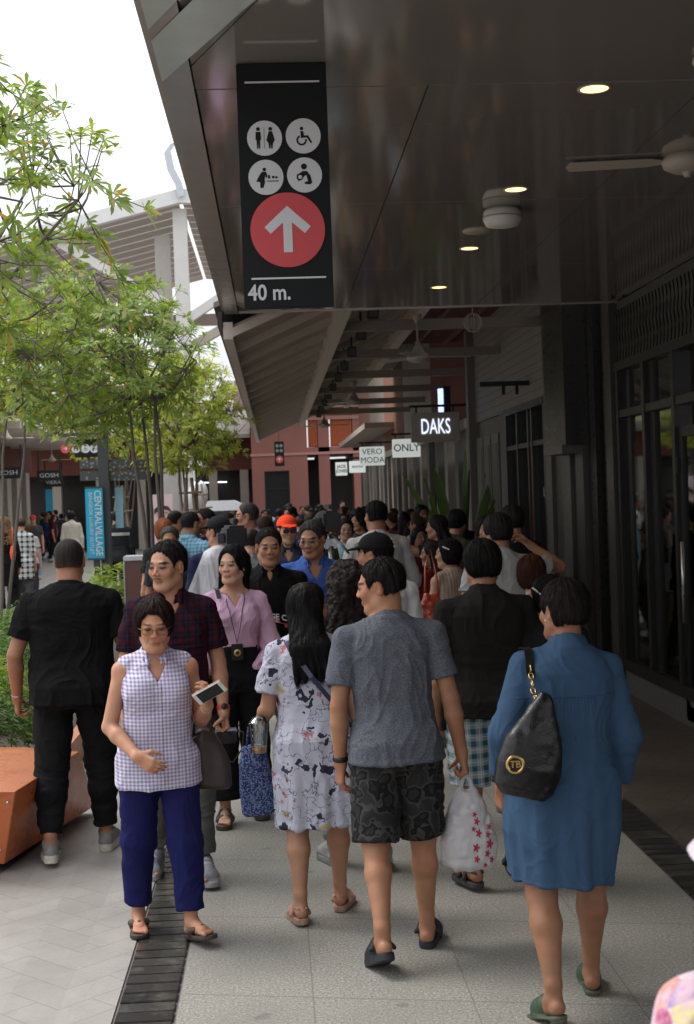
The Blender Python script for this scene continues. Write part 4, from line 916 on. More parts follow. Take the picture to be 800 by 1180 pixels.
# ------------------------------------------------------------------ right hand row of shops
WX = 3.3
def bx(mb, y0, y1, z0, z1, x0=0.0, x1=.15, mi=0): return mb.box(WX+x0, WX+x1, y0, y1, z0, z1, mi)
shop = empty('shopfront', (WX, 11, 0), 0, 'dark glazed shopfront with tall black frames at the right edge', 'shopfront')
L1 = lambda o: (setattr(o, 'location', -shop.location), o)[1]
L1(bx(MB(), 4, 13.02, 0, .22, -.02, .2).build('plinth', mat('plinth_grey', (.13, .125, .12), .4), shop))
m_ = MB(); bx(m_, 4, 13.02, 3.12, 3.70, .0, .3); L1(m_.build('wall', mat('dark_wall', (.05, .045, .04), .6), shop))
# lattice of elongated lozenges above the glass
m_ = MB(); y = 7.0; 
while y < 13.0:
    for zc in (3.26, 3.50):
        m_.prism([(y+.045, zc-.12), (y+.09, zc), (y+.045, zc+.12), (y, zc)], -.012, .0, 0, Matrix(((0, 1, 0, WX), (1, 0, 0, 0), (0, 0, 1, 0), (0, 0, 0, 1))))
    y += .105
L1(m_.build('lattice_panel', mat('bronze_lattice', (.05, .045, .04), .35, .4), shop))
m_ = MB(); bx(m_, 4, 13.02, 3.04, 3.12, -.05, .12); bx(m_, 4, 13.02, 2.60, 2.67, -.04, .08); bx(m_, 4, 13.02, .22, .33, -.04, .08)
for yy in (12.93, 12.02, 11.12, 10.0, 8.9): bx(m_, yy-.04, yy+.04, .33, 3.04, -.05, .10)
bx(m_, 11.84, 11.98, .33, 3.04, .0, .07); bx(m_, 12.68, 12.80, .33, 3.04, .01, .07)
L1(m_.build('window_frame', DARKM, shop))
for (y0, y1) in ((12.06, 12.89), (11.16, 11.98), (8.94, 9.96)):
    L1(bx(MB(), y0, y1, .33, 2.60, .02, .03).build('glass_pane', GLASS, shop)); L1(bx(MB(), y0, y1, 2.67, 3.04, .02, .03).build('glass_pane', GLASS, shop))
d = L1(bx(MB(), 10.04, 10.14, .05, 2.42, -.02, .03).box(WX-.02, WX+.03, 10.98, 11.08, .05, 2.42).box(WX-.02, WX+.03, 10.14, 10.98, .05, .17).box(WX-.02, WX+.03, 10.14, 10.98, 2.34, 2.42).build('door', BLACK, shop))
MB().tube([(WX-.07, 10.9, .85), (WX-.07, 10.9, 1.5)], .015).build('handle', mat('steel', (.5, .5, .5), .3, .9), d)
MB().box(WX+.0, WX+.008, 10.14, 10.98, .17, 2.34).build('pane', GLASS, d)
for zz in (.42, 1.35, 2.05): MB().box(WX-.045, WX-.02, 11.05, 11.10, zz, zz+.13).build('hinge', BLACK, d)
m_ = MB().box(3.5, 6.5, 4, 13, -.01, .01).box(3.4, 6.5, 13.0, 13.05, 0, 3.7).box(6.5, 6.55, 4, 13, 0, 3.7).box(3.7, 5, 12.6, 12.66, .2, 2.5); L1(m_.build('interior', mat('interior_beige', (.16, .15, .13), .8), shop))
q = P(797, 566, 11.6); L1(MB().box(3.62, 3.66, 10.6, 11.0, 1.55, 2.35).build('display_screen', emit('pink_screen', (.7, .5, .65), .7), shop))
for k_, (yy, cc) in enumerate(((9.3, (.35, .3, .3)), (9.9, (.05, .05, .12)), (12.2, (.3, .28, .22)), (12.5, (.12, .03, .03)))): L1(MB().lathe([(.05, 1.52), (.17, 1.45), (.15, 1.1), (.19, .75), (.02, .74)], c=(4.3, yy, 0), n=16).build('garment', mat('garment_%d' % k_, cc, .8), shop))
e = empty('blade_sign_bracket', (WX, 12.6, 3.9), 0, 'black metal bracket bar above the near dark shopfront', 'bracket')
qa = P(716, 319, 12.4); MB().box(qa.x-3.3, .0, -.03, .03, qa.z-3.9-.02, qa.z-3.9+.05).box(qa.x-3.3+.05, qa.x-3.3+.09, -.02, .02, qa.z-3.9-.16, qa.z-3.9-.02).box(-.16, -.12, -.02, .02, qa.z-3.9-.16, qa.z-3.9-.02).build('arm', BLACK, e)
e.location.z = 3.9
# dark pier between the shops
pier = empty('wall_pier', (WX, 14.6, 0), 0, 'dark stepped pier of vertical panels between two shopfronts', 'wall')
L2 = lambda o: (setattr(o, 'location', -pier.location), o)[1]
PN = mat('pier_panel', (.07, .063, .057), .35, .2); PN2 = mat('pier_dark_panel', (.025, .023, .022), .3, .2); PN3 = mat('pier_light_strip', (.12, .108, .097), .4, .2)
L2(bx(MB(), 13.02, 16.4, 0, 4.6, .02, .4).build('wall', PN2, pier))
for k_, (y0, y1, z0, z1, x0, m3) in enumerate(((13.02, 13.28, 0, 3.9, -.08, PN), (13.32, 13.55, 0, 3.9, -.03, PN2), (13.62, 13.86, 0, 3.9, -.10, PN2), (13.9, 14.9, 2.40, 4.4, -.34, PN2), (14.95, 15.35, 2.95, 4.4, -.20, PN),
        (13.95, 14.30, 0, 2.36, -.16, PN), (14.34, 14.62, 0, 2.36, -.10, PN2), (14.66, 14.90, 0, 2.36, -.14, PN3), (14.95, 15.5, 0, 2.9, -.05, PN3), (15.55, 16.0, 0, 4.4, -.02, PN), (16.05, 16.4, 0, 4.4, -.06, PN3))):
    L2(bx(MB(), y0, y1, z0, z1, x0, .02).build('panel', m3, pier))
L2(bx(MB(), 14.0, 14.94, 2.31, 2.40, -.36, .02).build('ledge', PN3, pier))
# siding shop
sh2 = empty('shopfront', (WX, 19, 0), 0, 'grey shopfront with ribbed siding above a black framed window', 'shopfront')
L3 = lambda o: (setattr(o, 'location', -sh2.location), o)[1]
L3(bx(MB(), 16.4, 22.3, 3.06, 5.2, .0, .3).build('siding', siding_mat('grey_siding', (.21, .195, .17), .11), sh2))
m_ = MB(); bx(m_, 16.4, 22.3, 0, .25, -.02, .2); bx(m_, 19.3, 20.0, .25, 3.06, .0, .2); bx(m_, 20.0, 22.3, .25, 3.06, .05, .2); L3(m_.build('wall', GREYW, sh2))
m_ = MB(); bx(m_, 16.45, 19.3, 2.98, 3.06, -.06, .1); bx(m_, 16.45, 19.3, 2.50, 2.56, -.04, .08)
for yy in (16.5, 17.3, 17.55, 18.35, 19.22): bx(m_, yy-.04, yy+.04, .25, 2.98, -.05, .1)
L3(m_.build('window_frame', DARKM, sh2))
for y0, y1 in ((16.54, 17.26), (17.59, 18.31), (18.39, 19.18)):
    L3(bx(MB(), y0, y1, .25, 2.50, .02, .03).build('glass_pane', GLASS, sh2)); L3(bx(MB(), y0, y1, 2.56, 2.98, .02, .03).build('glass_pane', GLASS, sh2))
L3(bx(MB(), 17.34, 17.52, .25, 2.5, -.03, .06).build('banner_strip', mat('dark_red', (.10, .01, .012), .5), sh2))
for y0 in (20.05, 20.8, 21.55):
    f = L3(bx(MB(), y0, y0+.66, .25, 2.8, -.02, .05).build('panel_door', mat('grey_door', (.14, .13, .118), .5), sh2)); bx(MB(), y0+.1, y0+.56, .5, 1.3, -.03, -.02).build('inset', GREYW, f); bx(MB(), y0+.1, y0+.56, 1.45, 2.65, -.03, -.02).build('inset', GREYW, f)
L3(MB().box(3.9, 6, 16.4, 19.3, 0, .01).box(5.4, 5.5, 16.4, 19.3, 0, 3.2).box(3.8, 5.4, 19.35, 19.4, 0, 3.2).build('interior', mat('interior_beige', (.16, .15, .13), .8), sh2))
text_obj('lettering', 'LACOSTE', .17, mat('dim_letters', (.35, .35, .36), .5), sh2, Matrix.Translation((-.012, -2.55, 1.92)) @ Matrix.Rotation(R_(-90), 4, 'Z') @ FACE @ Matrix.Rotation(R_(0), 4, 'Z'), th=.004)
L3(bx(MB(), 22.3, 22.55, 0, 5.6, -.12, .2).build('post', mat('grey_post', (.17, .155, .14), .6), sh2))
e = empty('awning_bracket', (WX, 17.6, 3.2), 0, 'black horizontal bracket bar fixed to the ribbed grey siding', 'bracket')
qa = P(553, 443, 17.6); qb = P(637, 440, 17.6)
MB().box(qa.x-WX, .0, -.03, .03, qa.z-3.2-.03, qa.z-3.2+.03).box(qa.x-WX+.28, qa.x-WX+.32, -.02, .02, qa.z-3.2-.14, qa.z-3.2-.03).box(-.18, -.14, -.02, .02, qa.z-3.2-.14, qa.z-3.2-.03).build('arm', BLACK, e)

# far shops of the right row
units = [(22.55, 28.5, RUST, 'shop with rust red upper wall behind the glowing four letter sign'), (28.5, 34.5, SIDING, 'grey sided shop behind the nearest pale hanging sign'), (34.5, 40.5, mat('terracotta', (.19, .075, .045), .8, scale=3), 'terracotta shop front behind the two line pale sign'), (40.5, 46.5, mat('taupe_wall', (.19, .16, .13), .8, scale=3), 'taupe shop front near the end of the right row'), (46.5, 52.5, mat('terracotta', (.19, .075, .045), .8, scale=3), 'last terracotta shop of the right row before the corner')]
for i, (y0, y1, um, lb) in enumerate(units):
    e = empty('shopfront', (WX, y0, 0), 0, lb, 'shopfront', 'shops of the right hand row'); n = y1-y0
    MB().box(.0, .3, 0, n, 3.1, 5.8).build('wall', um, e)
    MB().box(.9, 1.1, 0, n, 0, 3.1).box(0, .9, -.05 if i else .05, .0 if i else .1, 0, 3.1).build('recess', mat('dark_recess', (.045, .042, .04), .7), e)
    for k_ in range(4):
        yy = .25+k_*n/4; MB().box(-.05, .35, yy, yy+.42, 0, 3.1).build('pilaster', [mat('taupe_pilaster', (.30, .26, .215), .6, scale=2), GREYW][(i+k_) % 2], e)
        f = MB().box(.1, .16, yy+.5, yy+n/4-.08, .0, .1).box(.1, .16, yy+.5, yy+n/4-.08, 2.5, 2.6).box(.1, .16, yy+.5, yy+.58, .1, 2.5).box(.1, .16, yy+n/4-.16, yy+n/4-.08, .1, 2.5).build('window_frame', DARKM, e)
        MB().box(.12, .13, yy+.58, yy+n/4-.16, .1, 2.5).build('pane', GLASS, f)
    MB().box(-.12, .0, 0, n, 3.0, 3.16).build('ledge', BEIGE, e)

# hanging shop signs
def blade(x0, x1, Yd, z0, z1, txt, body, letter, label, size, lit=False, lines=None, bold=.004, sx=.8):
    e = empty('hanging_sign', ((x0+x1)/2, Yd, (z0+z1)/2), 0, label, 'sign', 'shop signs hanging over the walkway'); W = (x1-x0)/2; Hh = (z1-z0)/2
    MB().box(-W, W, -.07, .07, -Hh, Hh, bev=.01).build('sign_box', body, e)
    b = MB().box(-W-.02, WX-(x0+x1)/2, -.02, .02, Hh+.09, Hh+.13).box(-W*.8, -W*.8+.03, -.01, .01, Hh-.01, Hh+.09).box(W*.8-.03, W*.8, -.01, .01, Hh-.01, Hh+.09); b.build('bracket', BLACK, e)
    for k_, l in enumerate(lines or [txt]):
        n = len(lines or [txt]); zz = (n-1)*size*.52-k_*size*1.04
        text_obj('lettering', l, size, letter, e, Matrix.Translation((0, -.078, zz)) @ FACE, bold=bold, th=.003, sx=sx)
    return e
LIT = emit('lit_white_letters', (.72, .80, 1.0), .9); PAN = mat('sign_grey_brown', (.42, .38, .33), .5, bmp=0)
LBX = emit('lit_sign_face', (.50, .53, .51), .55); LBX.node_tree.nodes['Principled BSDF'].inputs['Base Color'].default_value = (.5, .52, .5, 1)
e = blade(2.31, 3.12, 23, 2.80, 3.29, 'DAKS', PAN, LIT, 'dark square sign with four glowing white letters', .36, sx=.55, bold=.0)
q = P(508, 463, 23.3); k2 = empty('lit_sign', (q.x, q.y, q.z), 0, 'narrow vertical blue white light strip above the glowing letters sign', 'sign'); MB().box(-.04, .04, -.04, .04, -.22, .22).build('light_tube', emit('blue_white', (.35, .45, .9), 1.6), k2); MB().box(.05, .16, -.05, .05, -.30, .26).build('box', BLACK, k2)
blade(2.64, 3.25, 30.5, 2.76, 3.16, 'ONLY', LBX, BLACK, 'nearest pale rectangular sign with one four letter word', .225, sx=.95, bold=.002)
blade(2.32, 2.98, 37, 2.74, 3.24, '', LBX, BLACK, 'pale square sign with two short words stacked', .215, lines=['VERO', 'MODA'], sx=1.0, bold=0)
blade(2.36, 2.86, 43, 2.66, 3.02, 'SELECTED', LBX, BLACK, 'small pale sign between the two signs with stacked words', .085, sx=.9, bold=.002)
blade(2.16, 2.56, 48, 2.66, 3.12, '', LBX, BLACK, 'farthest pale hanging shop sign with two stacked words', .15, lines=['JACK', 'JONES'], sx=.9, bold=.003)

# ------------------------------------------------------------------ ribbed canopy beyond
can2 = empty('canopy', (1, 24, 3.5), 0, 'sloping ribbed brown canopy with pale beams beyond the dark ceiling', 'canopy'); L4 = lambda o: (setattr(o, 'location', -can2.location), o)[1]
SOF = mat('soffit_brown', (.44, .375, .31), .55, scale=2); BEAM = mat('pale_beam', (.56, .50, .44), .5, scale=2)
def zs(x): return 3.56+(x+.35)*.42
m_ = MB(); y = 13.1
while y < 37:
    m_.add([(-.33, y, zs(-.33)), (-.33, y+1.34, zs(-.33)), (2.0, y+1.34, zs(2.0)), (2.0, y, zs(2.0)), (-.33, y, zs(-.33)+.03), (-.33, y+1.34, zs(-.33)+.03), (2.0, y+1.34, zs(2.0)+.03), (2.0, y, zs(2.0)+.03)], [(0, 1, 2, 3), (7, 6, 5, 4), (0, 4, 5, 1), (1, 5, 6, 2), (2, 6, 7, 3), (3, 7, 4, 0)])
    y += 1.37
L4(m_.build('soffit_board', SOF, can2))
y = 13.1
while y < 37:     # light battens between the boards
    L4(MB().add([(x, yy, zs(x)+dz) for x in (-.33, 2.0) for yy in (y-.05, y+.02) for dz in (-.085, .0)], [(0, 1, 3, 2), (4, 6, 7, 5), (0, 4, 5, 1), (2, 3, 7, 6), (0, 2, 6, 4), (1, 5, 7, 3)]).build('batten', BEAM, can2)); y += 1.37
L4(MB().box(-.42, -.33, 13.05, 37.2, 3.46, 3.62).build('edge_beam', BEAM, can2))
L4(MB().box(-.47, -.425, 13.03, 37.2, 3.58, 3.72).build('gutter', DARKM, can2))
L4(MB().box(.72, .86, 13.05, 37.2, zs(.8)-.20, zs(.8)-.02).box(1.95, 2.08, 13.05, 37.2, zs(2)-.24, zs(2)-.03).build('purlin', BEAM, can2))
L4(MB().add([(-.5, 13, 3.75), (-.5, 37.2, 3.75), (3.4, 37.2, 5.35), (3.4, 13, 5.35), (-.5, 13, 3.80), (-.5, 37.2, 3.80), (3.4, 37.2, 5.40), (3.4, 13, 5.40)], [(0, 1, 2, 3), (7, 6, 5, 4), (0, 4, 5, 1), (1, 5, 6, 2), (2, 6, 7, 3), (3, 7, 4, 0)]).build('roof', mat('roof_grey', (.2, .2, .2), .7), can2))
m_ = MB(); TIE = mat('tie_brown', (.26, .225, .19), .5, scale=2)
y = 16.4
while y < 36: L4(MB().box(.80, 3.3, y, y+.10, 3.90, 4.02).build('tie_beam', TIE, can2)); y += 3.3
m_ = MB(); y = 13.4
while y < 24: m_.box(2.1, 3.3, y, y+.05, 4.55, 4.6); y += .16
m_.box(2.5, 2.56, 13.3, 24, 4.5, 4.55).box(3.0, 3.06, 13.3, 24, 4.5, 4.55); L4(m_.build('slatted_light', mat('rust_slats', (.16, .075, .05), .7), can2))
L4(MB().add([(-.42, 13.04, 3.72), (2.2, 13.04, 3.72), (2.2, 13.04, 4.75)], [(0, 1, 2)]).build('gable_board', BEAM, can2))
for i, (px, py, Yd, lb) in enumerate(((482, 412, 16.2, 'white pendant ceiling fan above the glowing letters sign'), (408, 463, 24, 'ceiling fan in the middle of the ribbed canopy'), (374, 490, 33, 'farthest small ceiling fan of the ribbed canopy'))):
    q = P(px, py, Yd); fan((q.x, q.y, q.z), R_(8+i*5), min(.6, max(.35, 3.9-q.z)) if i else 4.05-q.z, lb)
for i in range(10):
    yy = 14.8+i*2.0; e = empty('spotlight', (1.12, yy, zs(1.12)-.28), 0, '%s black box spotlight of the row under the ribbed canopy, counted from the camera' % ('nearest', 'second', 'third', 'fourth', 'fifth', 'sixth', 'seventh', 'eighth', 'ninth', 'farthest')[i], 'spotlight', 'black spotlights under the ribbed canopy')
    MB().box(-.06, .06, -.08, .08, -.07, .07, bev=.01).build('housing', BLACK, e); MB().box(-.012, .012, -.012, .012, .07, .29).build('stem', BLACK, e); MB().box(-.045, .045, -.086, -.082, -.05, .05).build('lens', mat('lens', (.1, .1, .1), .2), e)
e = empty('cage_light', (2.37, 15.0, 3.88), 0, 'small round wire cage lamp hanging near the ribbed siding', 'lamp'); q = P(545, 372, 15); e.location = q
m_ = MB()
for k_ in range(4):
    a_ = PI*k_/4; m_.tube([Vector((.10*math.cos(t)*math.cos(a_), .10*math.cos(t)*math.sin(a_), .10*math.sin(t))) for t in [2*PI*j/20 for j in range(21)]], .005, 5, cap=False)
m_.build('cage', BEIGE, e); MB().tube([(0, 0, .1), (0, 0, 4.55-q.z)], .006, 6).build('cord', BEIGE, e)
# end row canopy, lower and darker, on the right of the corner
tag(MB().box(2.5, 3.3, 37.3, 52, 3.75, 3.9).build('flat_canopy', SOF), 'flat brown canopy over the far end of the right shops', 'canopy')

# ------------------------------------------------------------------ pink building closing the street
pb = empty('pink_building', (1.5, 56, 0), 0, 'pink two storey building closing the far end of the street', 'building')
MB().box(-2.35, -1.86, 0, 6, 0, 5.6).box(-1.86, -.85, 0, 6, 3.05, 5.6).box(-.85, -.1, 0, 6, 0, 5.6).box(-.1, 6, .0, 6, 5.55, 6.5).box(-.1, 6, 0, 6, 3.7, 3.95).box(.35, .8, .0, 6, 0, 5.55).box(1.75, 2.3, 0, 6, 0, 5.55).build('wall', PINK, pb)
MB().box(-2.4, 6, -.06, 0, 5.05, 5.2).box(-2.4, 6, -.05, 0, 3.66, 3.76).build('moulding', mat('pink_trim', (.50, .26, .22), .7), pb)
f = MB().box(-1.86, -1.80, .1, .2, 0, 3.05).box(-.91, -.85, .1, .2, 0, 3.05).box(-1.8, -.91, .1, .2, 2.3, 2.36).box(-1.8, -.91, .1, .2, 2.99, 3.05).build('window_frame', BLACK, pb); MB().box(-1.8, -.91, .14, .15, 0, 2.99).build('pane', mat('dull_dark_glass', (.02, .02, .022), .35, spec=.2), f)
MB().box(-2.3, 6, 1.5, 1.6, 0, 3.5).build('recess', mat('dark_recess', (.045, .042, .04), .7), pb)
for x0, x1 in ((-.05, .33), (.85, 1.7), (2.4, 3.6)):
    m_ = MB(); xx = x0
    while xx < x1-.04: m_.box(xx, xx+.06, .05, .12, 4.0, 5.5); xx += .1
    m_.box(x0, x1, .14, .16, 3.96, 5.55); m_.build('shutter', ORANGE, pb)
MB().add([(-3, -.6, 5.6), (7, -.6, 5.6), (7, 3, 7.0), (-3, 3, 7.0), (-3, -.6, 5.5), (7, -.6, 5.5)], [(0, 1, 2, 3), (0, 4, 5, 1)]).build('roof', mat('roof_pinkgrey', (.25, .16, .15), .8), pb)
e = empty('wayfinding_sign', (.3, 54, 4.45), 0, 'small distant black sign with red arrow in front of the pink building', 'sign')
q0 = P(316, 509, 54); q1 = P(328, 537, 54); e.location = ((q0.x+q1.x)/2, 54, (q0.z+q1.z)/2); w2 = (q1.x-q0.x)/2; h2 = (q0.z-q1.z)/2
MB().box(-w2, w2, -.03, .03, -h2, h2).build('panel', SGN, e)
for u, v in ((-.4, .55), (.4, .55), (-.4, .15), (.4, .15)): disc(MB(), (u*w2, v*h2+.05), w2*.33, -.032).build('symbol_disc', mat('sign_grey', (.25, .3, .3), .5), e)
disc(MB(), (0, -.45*h2), w2*.8, -.032).build('arrow_disc', RED, e); MB().prism([(x*w2*.7, z*w2*.7-.45*h2) for x, z in ar], -.036, -.038).build('arrow', WHT, e)
MB().box(-.01, .01, -.01, .01, h2, h2+.35).build('rod', BLACK, e)
# darker shops left of the pink building
db = empty('shop_building', (-4, 58, 0), 0, 'low dark shop building with pale pillars left of the pink building', 'building')
MB().box(-8, 3.1, .5, 6, 3.2, 5.0).build('wall', RUST, db); MB().box(-8, 3.1, 2, 2.1, 0, 3.2).build('recess', mat('dark_recess', (.045, .042, .04), .7), db)
for xx in (-7, -5.2, -3.4, -1.7, -.1, 1.3, 2.6): MB().box(xx, xx+.35, .4, .8, 0, 3.2).build('pilaster', CREAM, db)
MB().add([(-9, -1.5, 4.6), (3.1, -1.5, 4.6), (3.1, 4, 6.4), (-9, 4, 6.4), (-9, -1.5, 4.45), (3.1, -1.5, 4.45), (3.1, 4, 6.2), (-9, 4, 6.2)], [(0, 1, 2, 3), (7, 6, 5, 4), (0, 4, 5, 1), (1, 5, 6, 2), (3, 7, 4, 0)]).build('roof', BEIGE, db)
MB().box(.75, 1.25, .3, .36, 3.35, 3.65).build('sign_plate', LBX, db); MB().box(1.0, 2.0, 1.7, 1.75, 2.7, 2.75).build('strip_light', emit('tube', (.9, .95, 1), 1.5), db)
# far pale hall with brown gable
fb = empty('far_hall', (-4, 92, 0), 0, 'far pale grey hall with a pitched brown side behind the trees', 'building')
q0 = P(243, 440, 92); q1 = P(298, 470, 92)
MB().box(q0.x+4-6, q1.x+4+3, 0, 10, 0, 7.5).build('wall', WHITEM, fb); MB().prism([(q0.x+4-.5, 7.5), (q1.x+4+3, 7.5), (q1.x+4-1.2, q0.z), (q0.x+4+.8, q0.z)], -.3, 10).build('upper_wall', mat('pale_grey', (.5, .5, .52), .7), fb)
MB().prism([(q0.x+4+.2, 5.0), (q0.x+4+2.6, 5.0), (q0.x+4+1.4, q0.z-.6)], -.5, -.35).build('gable', RUST, fb)
MB().tube([(q0.x+3.2, 2, 7.5), (q0.x+3.2, 2, q0.z+2.6)], .05).build('mast', BLACK, fb)

# ------------------------------------------------------------------ tall slatted roof structure on the left
tr = empty('slatted_roof', (-3, 45, 0), 0, 'tall pale slatted roof with column and braces rising behind the trees', 'pavilion')
def rz_(x): return 11.72+(x+2.69)*(.24 if x < -2.69 else -.06)
m_ = MB()
for i in range(14):     # slats running along the eaves direction
    y0 = i*1.15
    for (xa, xb) in ((-16, -2.75), (-2.62, 1.5)):
        m_.add([(xa+3, y0, rz_(xa)-.1), (xb+3, y0, rz_(xb)-.1), (xb+3, y0+1.0, rz_(xb)-.1), (xa+3, y0+1.0, rz_(xa)-.1), (xa+3, y0, rz_(xa)-.02), (xb+3, y0, rz_(xb)-.02), (xb+3, y0+1.0, rz_(xb)-.02), (xa+3, y0+1.0, rz_(xa)-.02)], [(0, 1, 2, 3), (7, 6, 5, 4), (0, 4, 5, 1), (1, 5, 6, 2), (2, 6, 7, 3), (3, 7, 4, 0)])
m_.build('slat', mat('pale_slat', (.45, .41, .37), .6, scale=1), tr)
m_ = MB()
for (xa, xb) in ((-16, -2.69), (-2.69, 1.5)):
    m_.add([(xa+3, -.35, rz_(xa)-.22), (xb+3, -.35, rz_(xb)-.22), (xb+3, -.35, rz_(xb)+.22), (xa+3, -.35, rz_(xa)+.22), (xa+3, -.05, rz_(xa)-.22), (xb+3, -.05, rz_(xb)-.22), (xb+3, -.05, rz_(xb)+.22), (xa+3, -.05, rz_(xa)+.22)], [(0, 1, 2, 3), (7, 6, 5, 4), (0, 4, 5, 1), (1, 5, 6, 2), (2, 6, 7, 3), (3, 7, 4, 0)])
m_.build('fascia', mat('white_fascia', (.7, .7, .69), .5), tr)
MB().box(.05, .50, .1, .55, 0, 11.4).build('column', WHITEM, tr); MB().box(-.62, -.12, .9, 1.3, 0, 10.7).build('column', mat('pale_beam2', (.48, .45, .42), .5), tr); MB().box(-12, -11.5, .1, .5, 0, 9.2).build('column', WHITEM, tr)
def beam(mb, a, b, r): 
    a = Vector(a); b = Vector(b); d = (b-a); M = Matrix.Translation(a) @ d.to_track_quat('Z', 'Y').to_matrix().to_4x4(); return mb.box(-r, r, -r, r, 0, d.length, M=M)
b1 = MB(); beam(b1, (.5, .3, 7.9), (3.2, .3, 9.6), .14); b1.build('brace', WHITEM, tr); b1 = MB(); beam(b1, (.5, .6, 7.0), (3.4, .6, 8.6), .14); b1.build('brace', BEIGE, tr)
b1 = MB(); beam(b1, (0, .2, 8.2), (-3.6, .2, 10.4), .14); b1.build('brace', WHITEM, tr); MB().box(-14, 4, 15.9, 16.2, 9.6, 10.1).build('back_beam', BEIGE, tr); 
q = [P(px, py, 44.5) for px, py in ((212, 164), (200, 165), (193, 175), (197, 195), (206, 212), (209, 226))]
e = empty('metal_strip', q[-1], 0, 'bent silver metal strip sticking up above the slatted roof', 'flashing')
m_ = MB(); 
for i in range(len(q)-1):
    a_, b_ = q[i]-q[-1], q[i+1]-q[-1]; wv = Vector((.22, 0, .06)); m_.add([a_-wv*.5, a_+wv*.5, b_+wv*.5, b_-wv*.5]+[v+Vector((0, .03, 0)) for v in (a_-wv*.5, a_+wv*.5, b_+wv*.5, b_-wv*.5)], [(0, 1, 2, 3), (7, 6, 5, 4), (0, 4, 5, 1), (1, 5, 6, 2), (2, 6, 7, 3), (3, 7, 4, 0)])
m_.build('strip', mat('silver', (.5, .52, .55), .25, .8), e)

# ------------------------------------------------------------------ left hand row of shops
for i, (y0, y1, lb) in enumerate(((26, 36, 'near pale shop with canopy at the left edge'), (36, 44, 'left hand shop with rust red fascia and black sign panels'), (44, 53, 'farther left hand shop beside the distant crowd'))):
    e = empty('shopfront', (-9.2, y0, 0), 0, lb, 'shopfront', 'shops of the left hand row'); n = y1-y0
    MB().box(-.6, -.4, 0, n, 0, 4.6).build('wall', mat('dark_recess', (.045, .042, .04), .7), e)
    MB().box(-.2, .1, 0, n, 3.2, 4.6).build('upper_wall', RUST, e)
    for k_ in range(5):
        yy = .2+k_*n/5; MB().box(-.3, .15, yy, yy+.75, 0, 3.2).build('pilaster', CREAM, e)
        f = MB().box(-.1, -.04, yy+.8, yy+.88, 0, 2.9).box(-.1, -.04, yy+n/5-.08, yy+n/5, 0, 2.9).box(-.1, -.04, yy+.8, yy+n/5, 2.9, 3.0).build('window_frame', BLACK, e); MB().box(-.08, -.07, yy+.88, yy+n/5-.08, 0, 2.9).build('pane', GLASS, f)
    MB().add([(2.75, 0, 4.62), (2.75, n-.05, 4.62), (-.4, n-.05, 5.3), (-.4, 0, 5.3), (2.75, 0, 4.72), (2.75, n-.05, 4.72), (-.4, n-.05, 5.4), (-.4, 0, 5.4)], [(0, 1, 2, 3), (7, 6, 5, 4), (0, 4, 5, 1), (1, 5, 6, 2), (2, 6, 7, 3), (3, 7, 4, 0)]).build('canopy_roof', BEAM, e)
    MB().box(2.72, 2.84, 0, n-.04, 4.45, 4.74).build('gutter', mat('warm_grey', (.36, .34, .31), .5), e)
    MB().box(2.3, 2.6, n*.5, n*.5+.3, 0, 4.5).build('pillar', WHITEM, e) if i == 0 else None
    for k_ in range(4): MB().box(0, 2.7, k_*n/4+.4, k_*n/4+.55, 4.0, 4.2).build('tie_beam', BEAM, e)
for i, (px, py, Yd, pw, ph, lb, txt) in enumerate(((10, 545, 38, 34, 13, 'long black shop name board at the left edge', ''), (57, 548, 42, 28, 12, 'black shop name board left of the directory post', ''), (62, 556, 47, 22, 10, 'smaller black shop board with white lettering', 'VOYAGE'))):
    q = P(px, py, Yd); W = pw*Yd/1600/2; Hh = ph*Yd/1600/2; e = empty('name_board', q, 0, lb, 'sign', 'black name boards of the left shops'); MB().box(-W, W, -.05, .05, -Hh, Hh).build('panel', BLACK, e)
    [MB().box(sx*W*.86-.02, sx*W*.86+.02, -.02, .02, Hh, Hh+.6).build('hanger', BLACK, e) for sx in (-1, 1)]
    text_obj('lettering', ['BOSH', 'GOSH', 'VIERA'][i], Hh*1.1, WHT, e, Matrix.Translation((0, -.06, 0)) @ FACE, sx=1.2)
for i, (px, py, Yd) in enumerate(((8, 505, 34), (60, 530, 46))):
    q = P(px, py, Yd); fan(q, R_(12), .6, ['ceiling fan under the left hand canopy near the frame edge', 'ceiling fan under the farther left canopy'][i])
# dark building beyond the far left crowd
db2 = empty('dark_building', (-14, 96, 0), 0, 'dark maroon shop building beyond the far left crowd', 'building')
MB().box(-12, 9, 0, 5, 3.0, 6.5).build('wall', mat('maroon', (.05, .02, .03), .7), db2); MB().box(-12, 9, 1, 1.2, 0, 3.0).build('recess', mat('dark_recess', (.045, .042, .04), .7), db2)
for xx in (-9, -5, -1, 3, 7): MB().box(xx, xx+.5, 0, .4, 0, 3).build('pilaster', GREYW, db2)
MB().box(-12, 9, -.1, .02, 3.0, 3.2).build('ledge', mat('sign_pinkish', (.3, .1, .12), .5), db2)

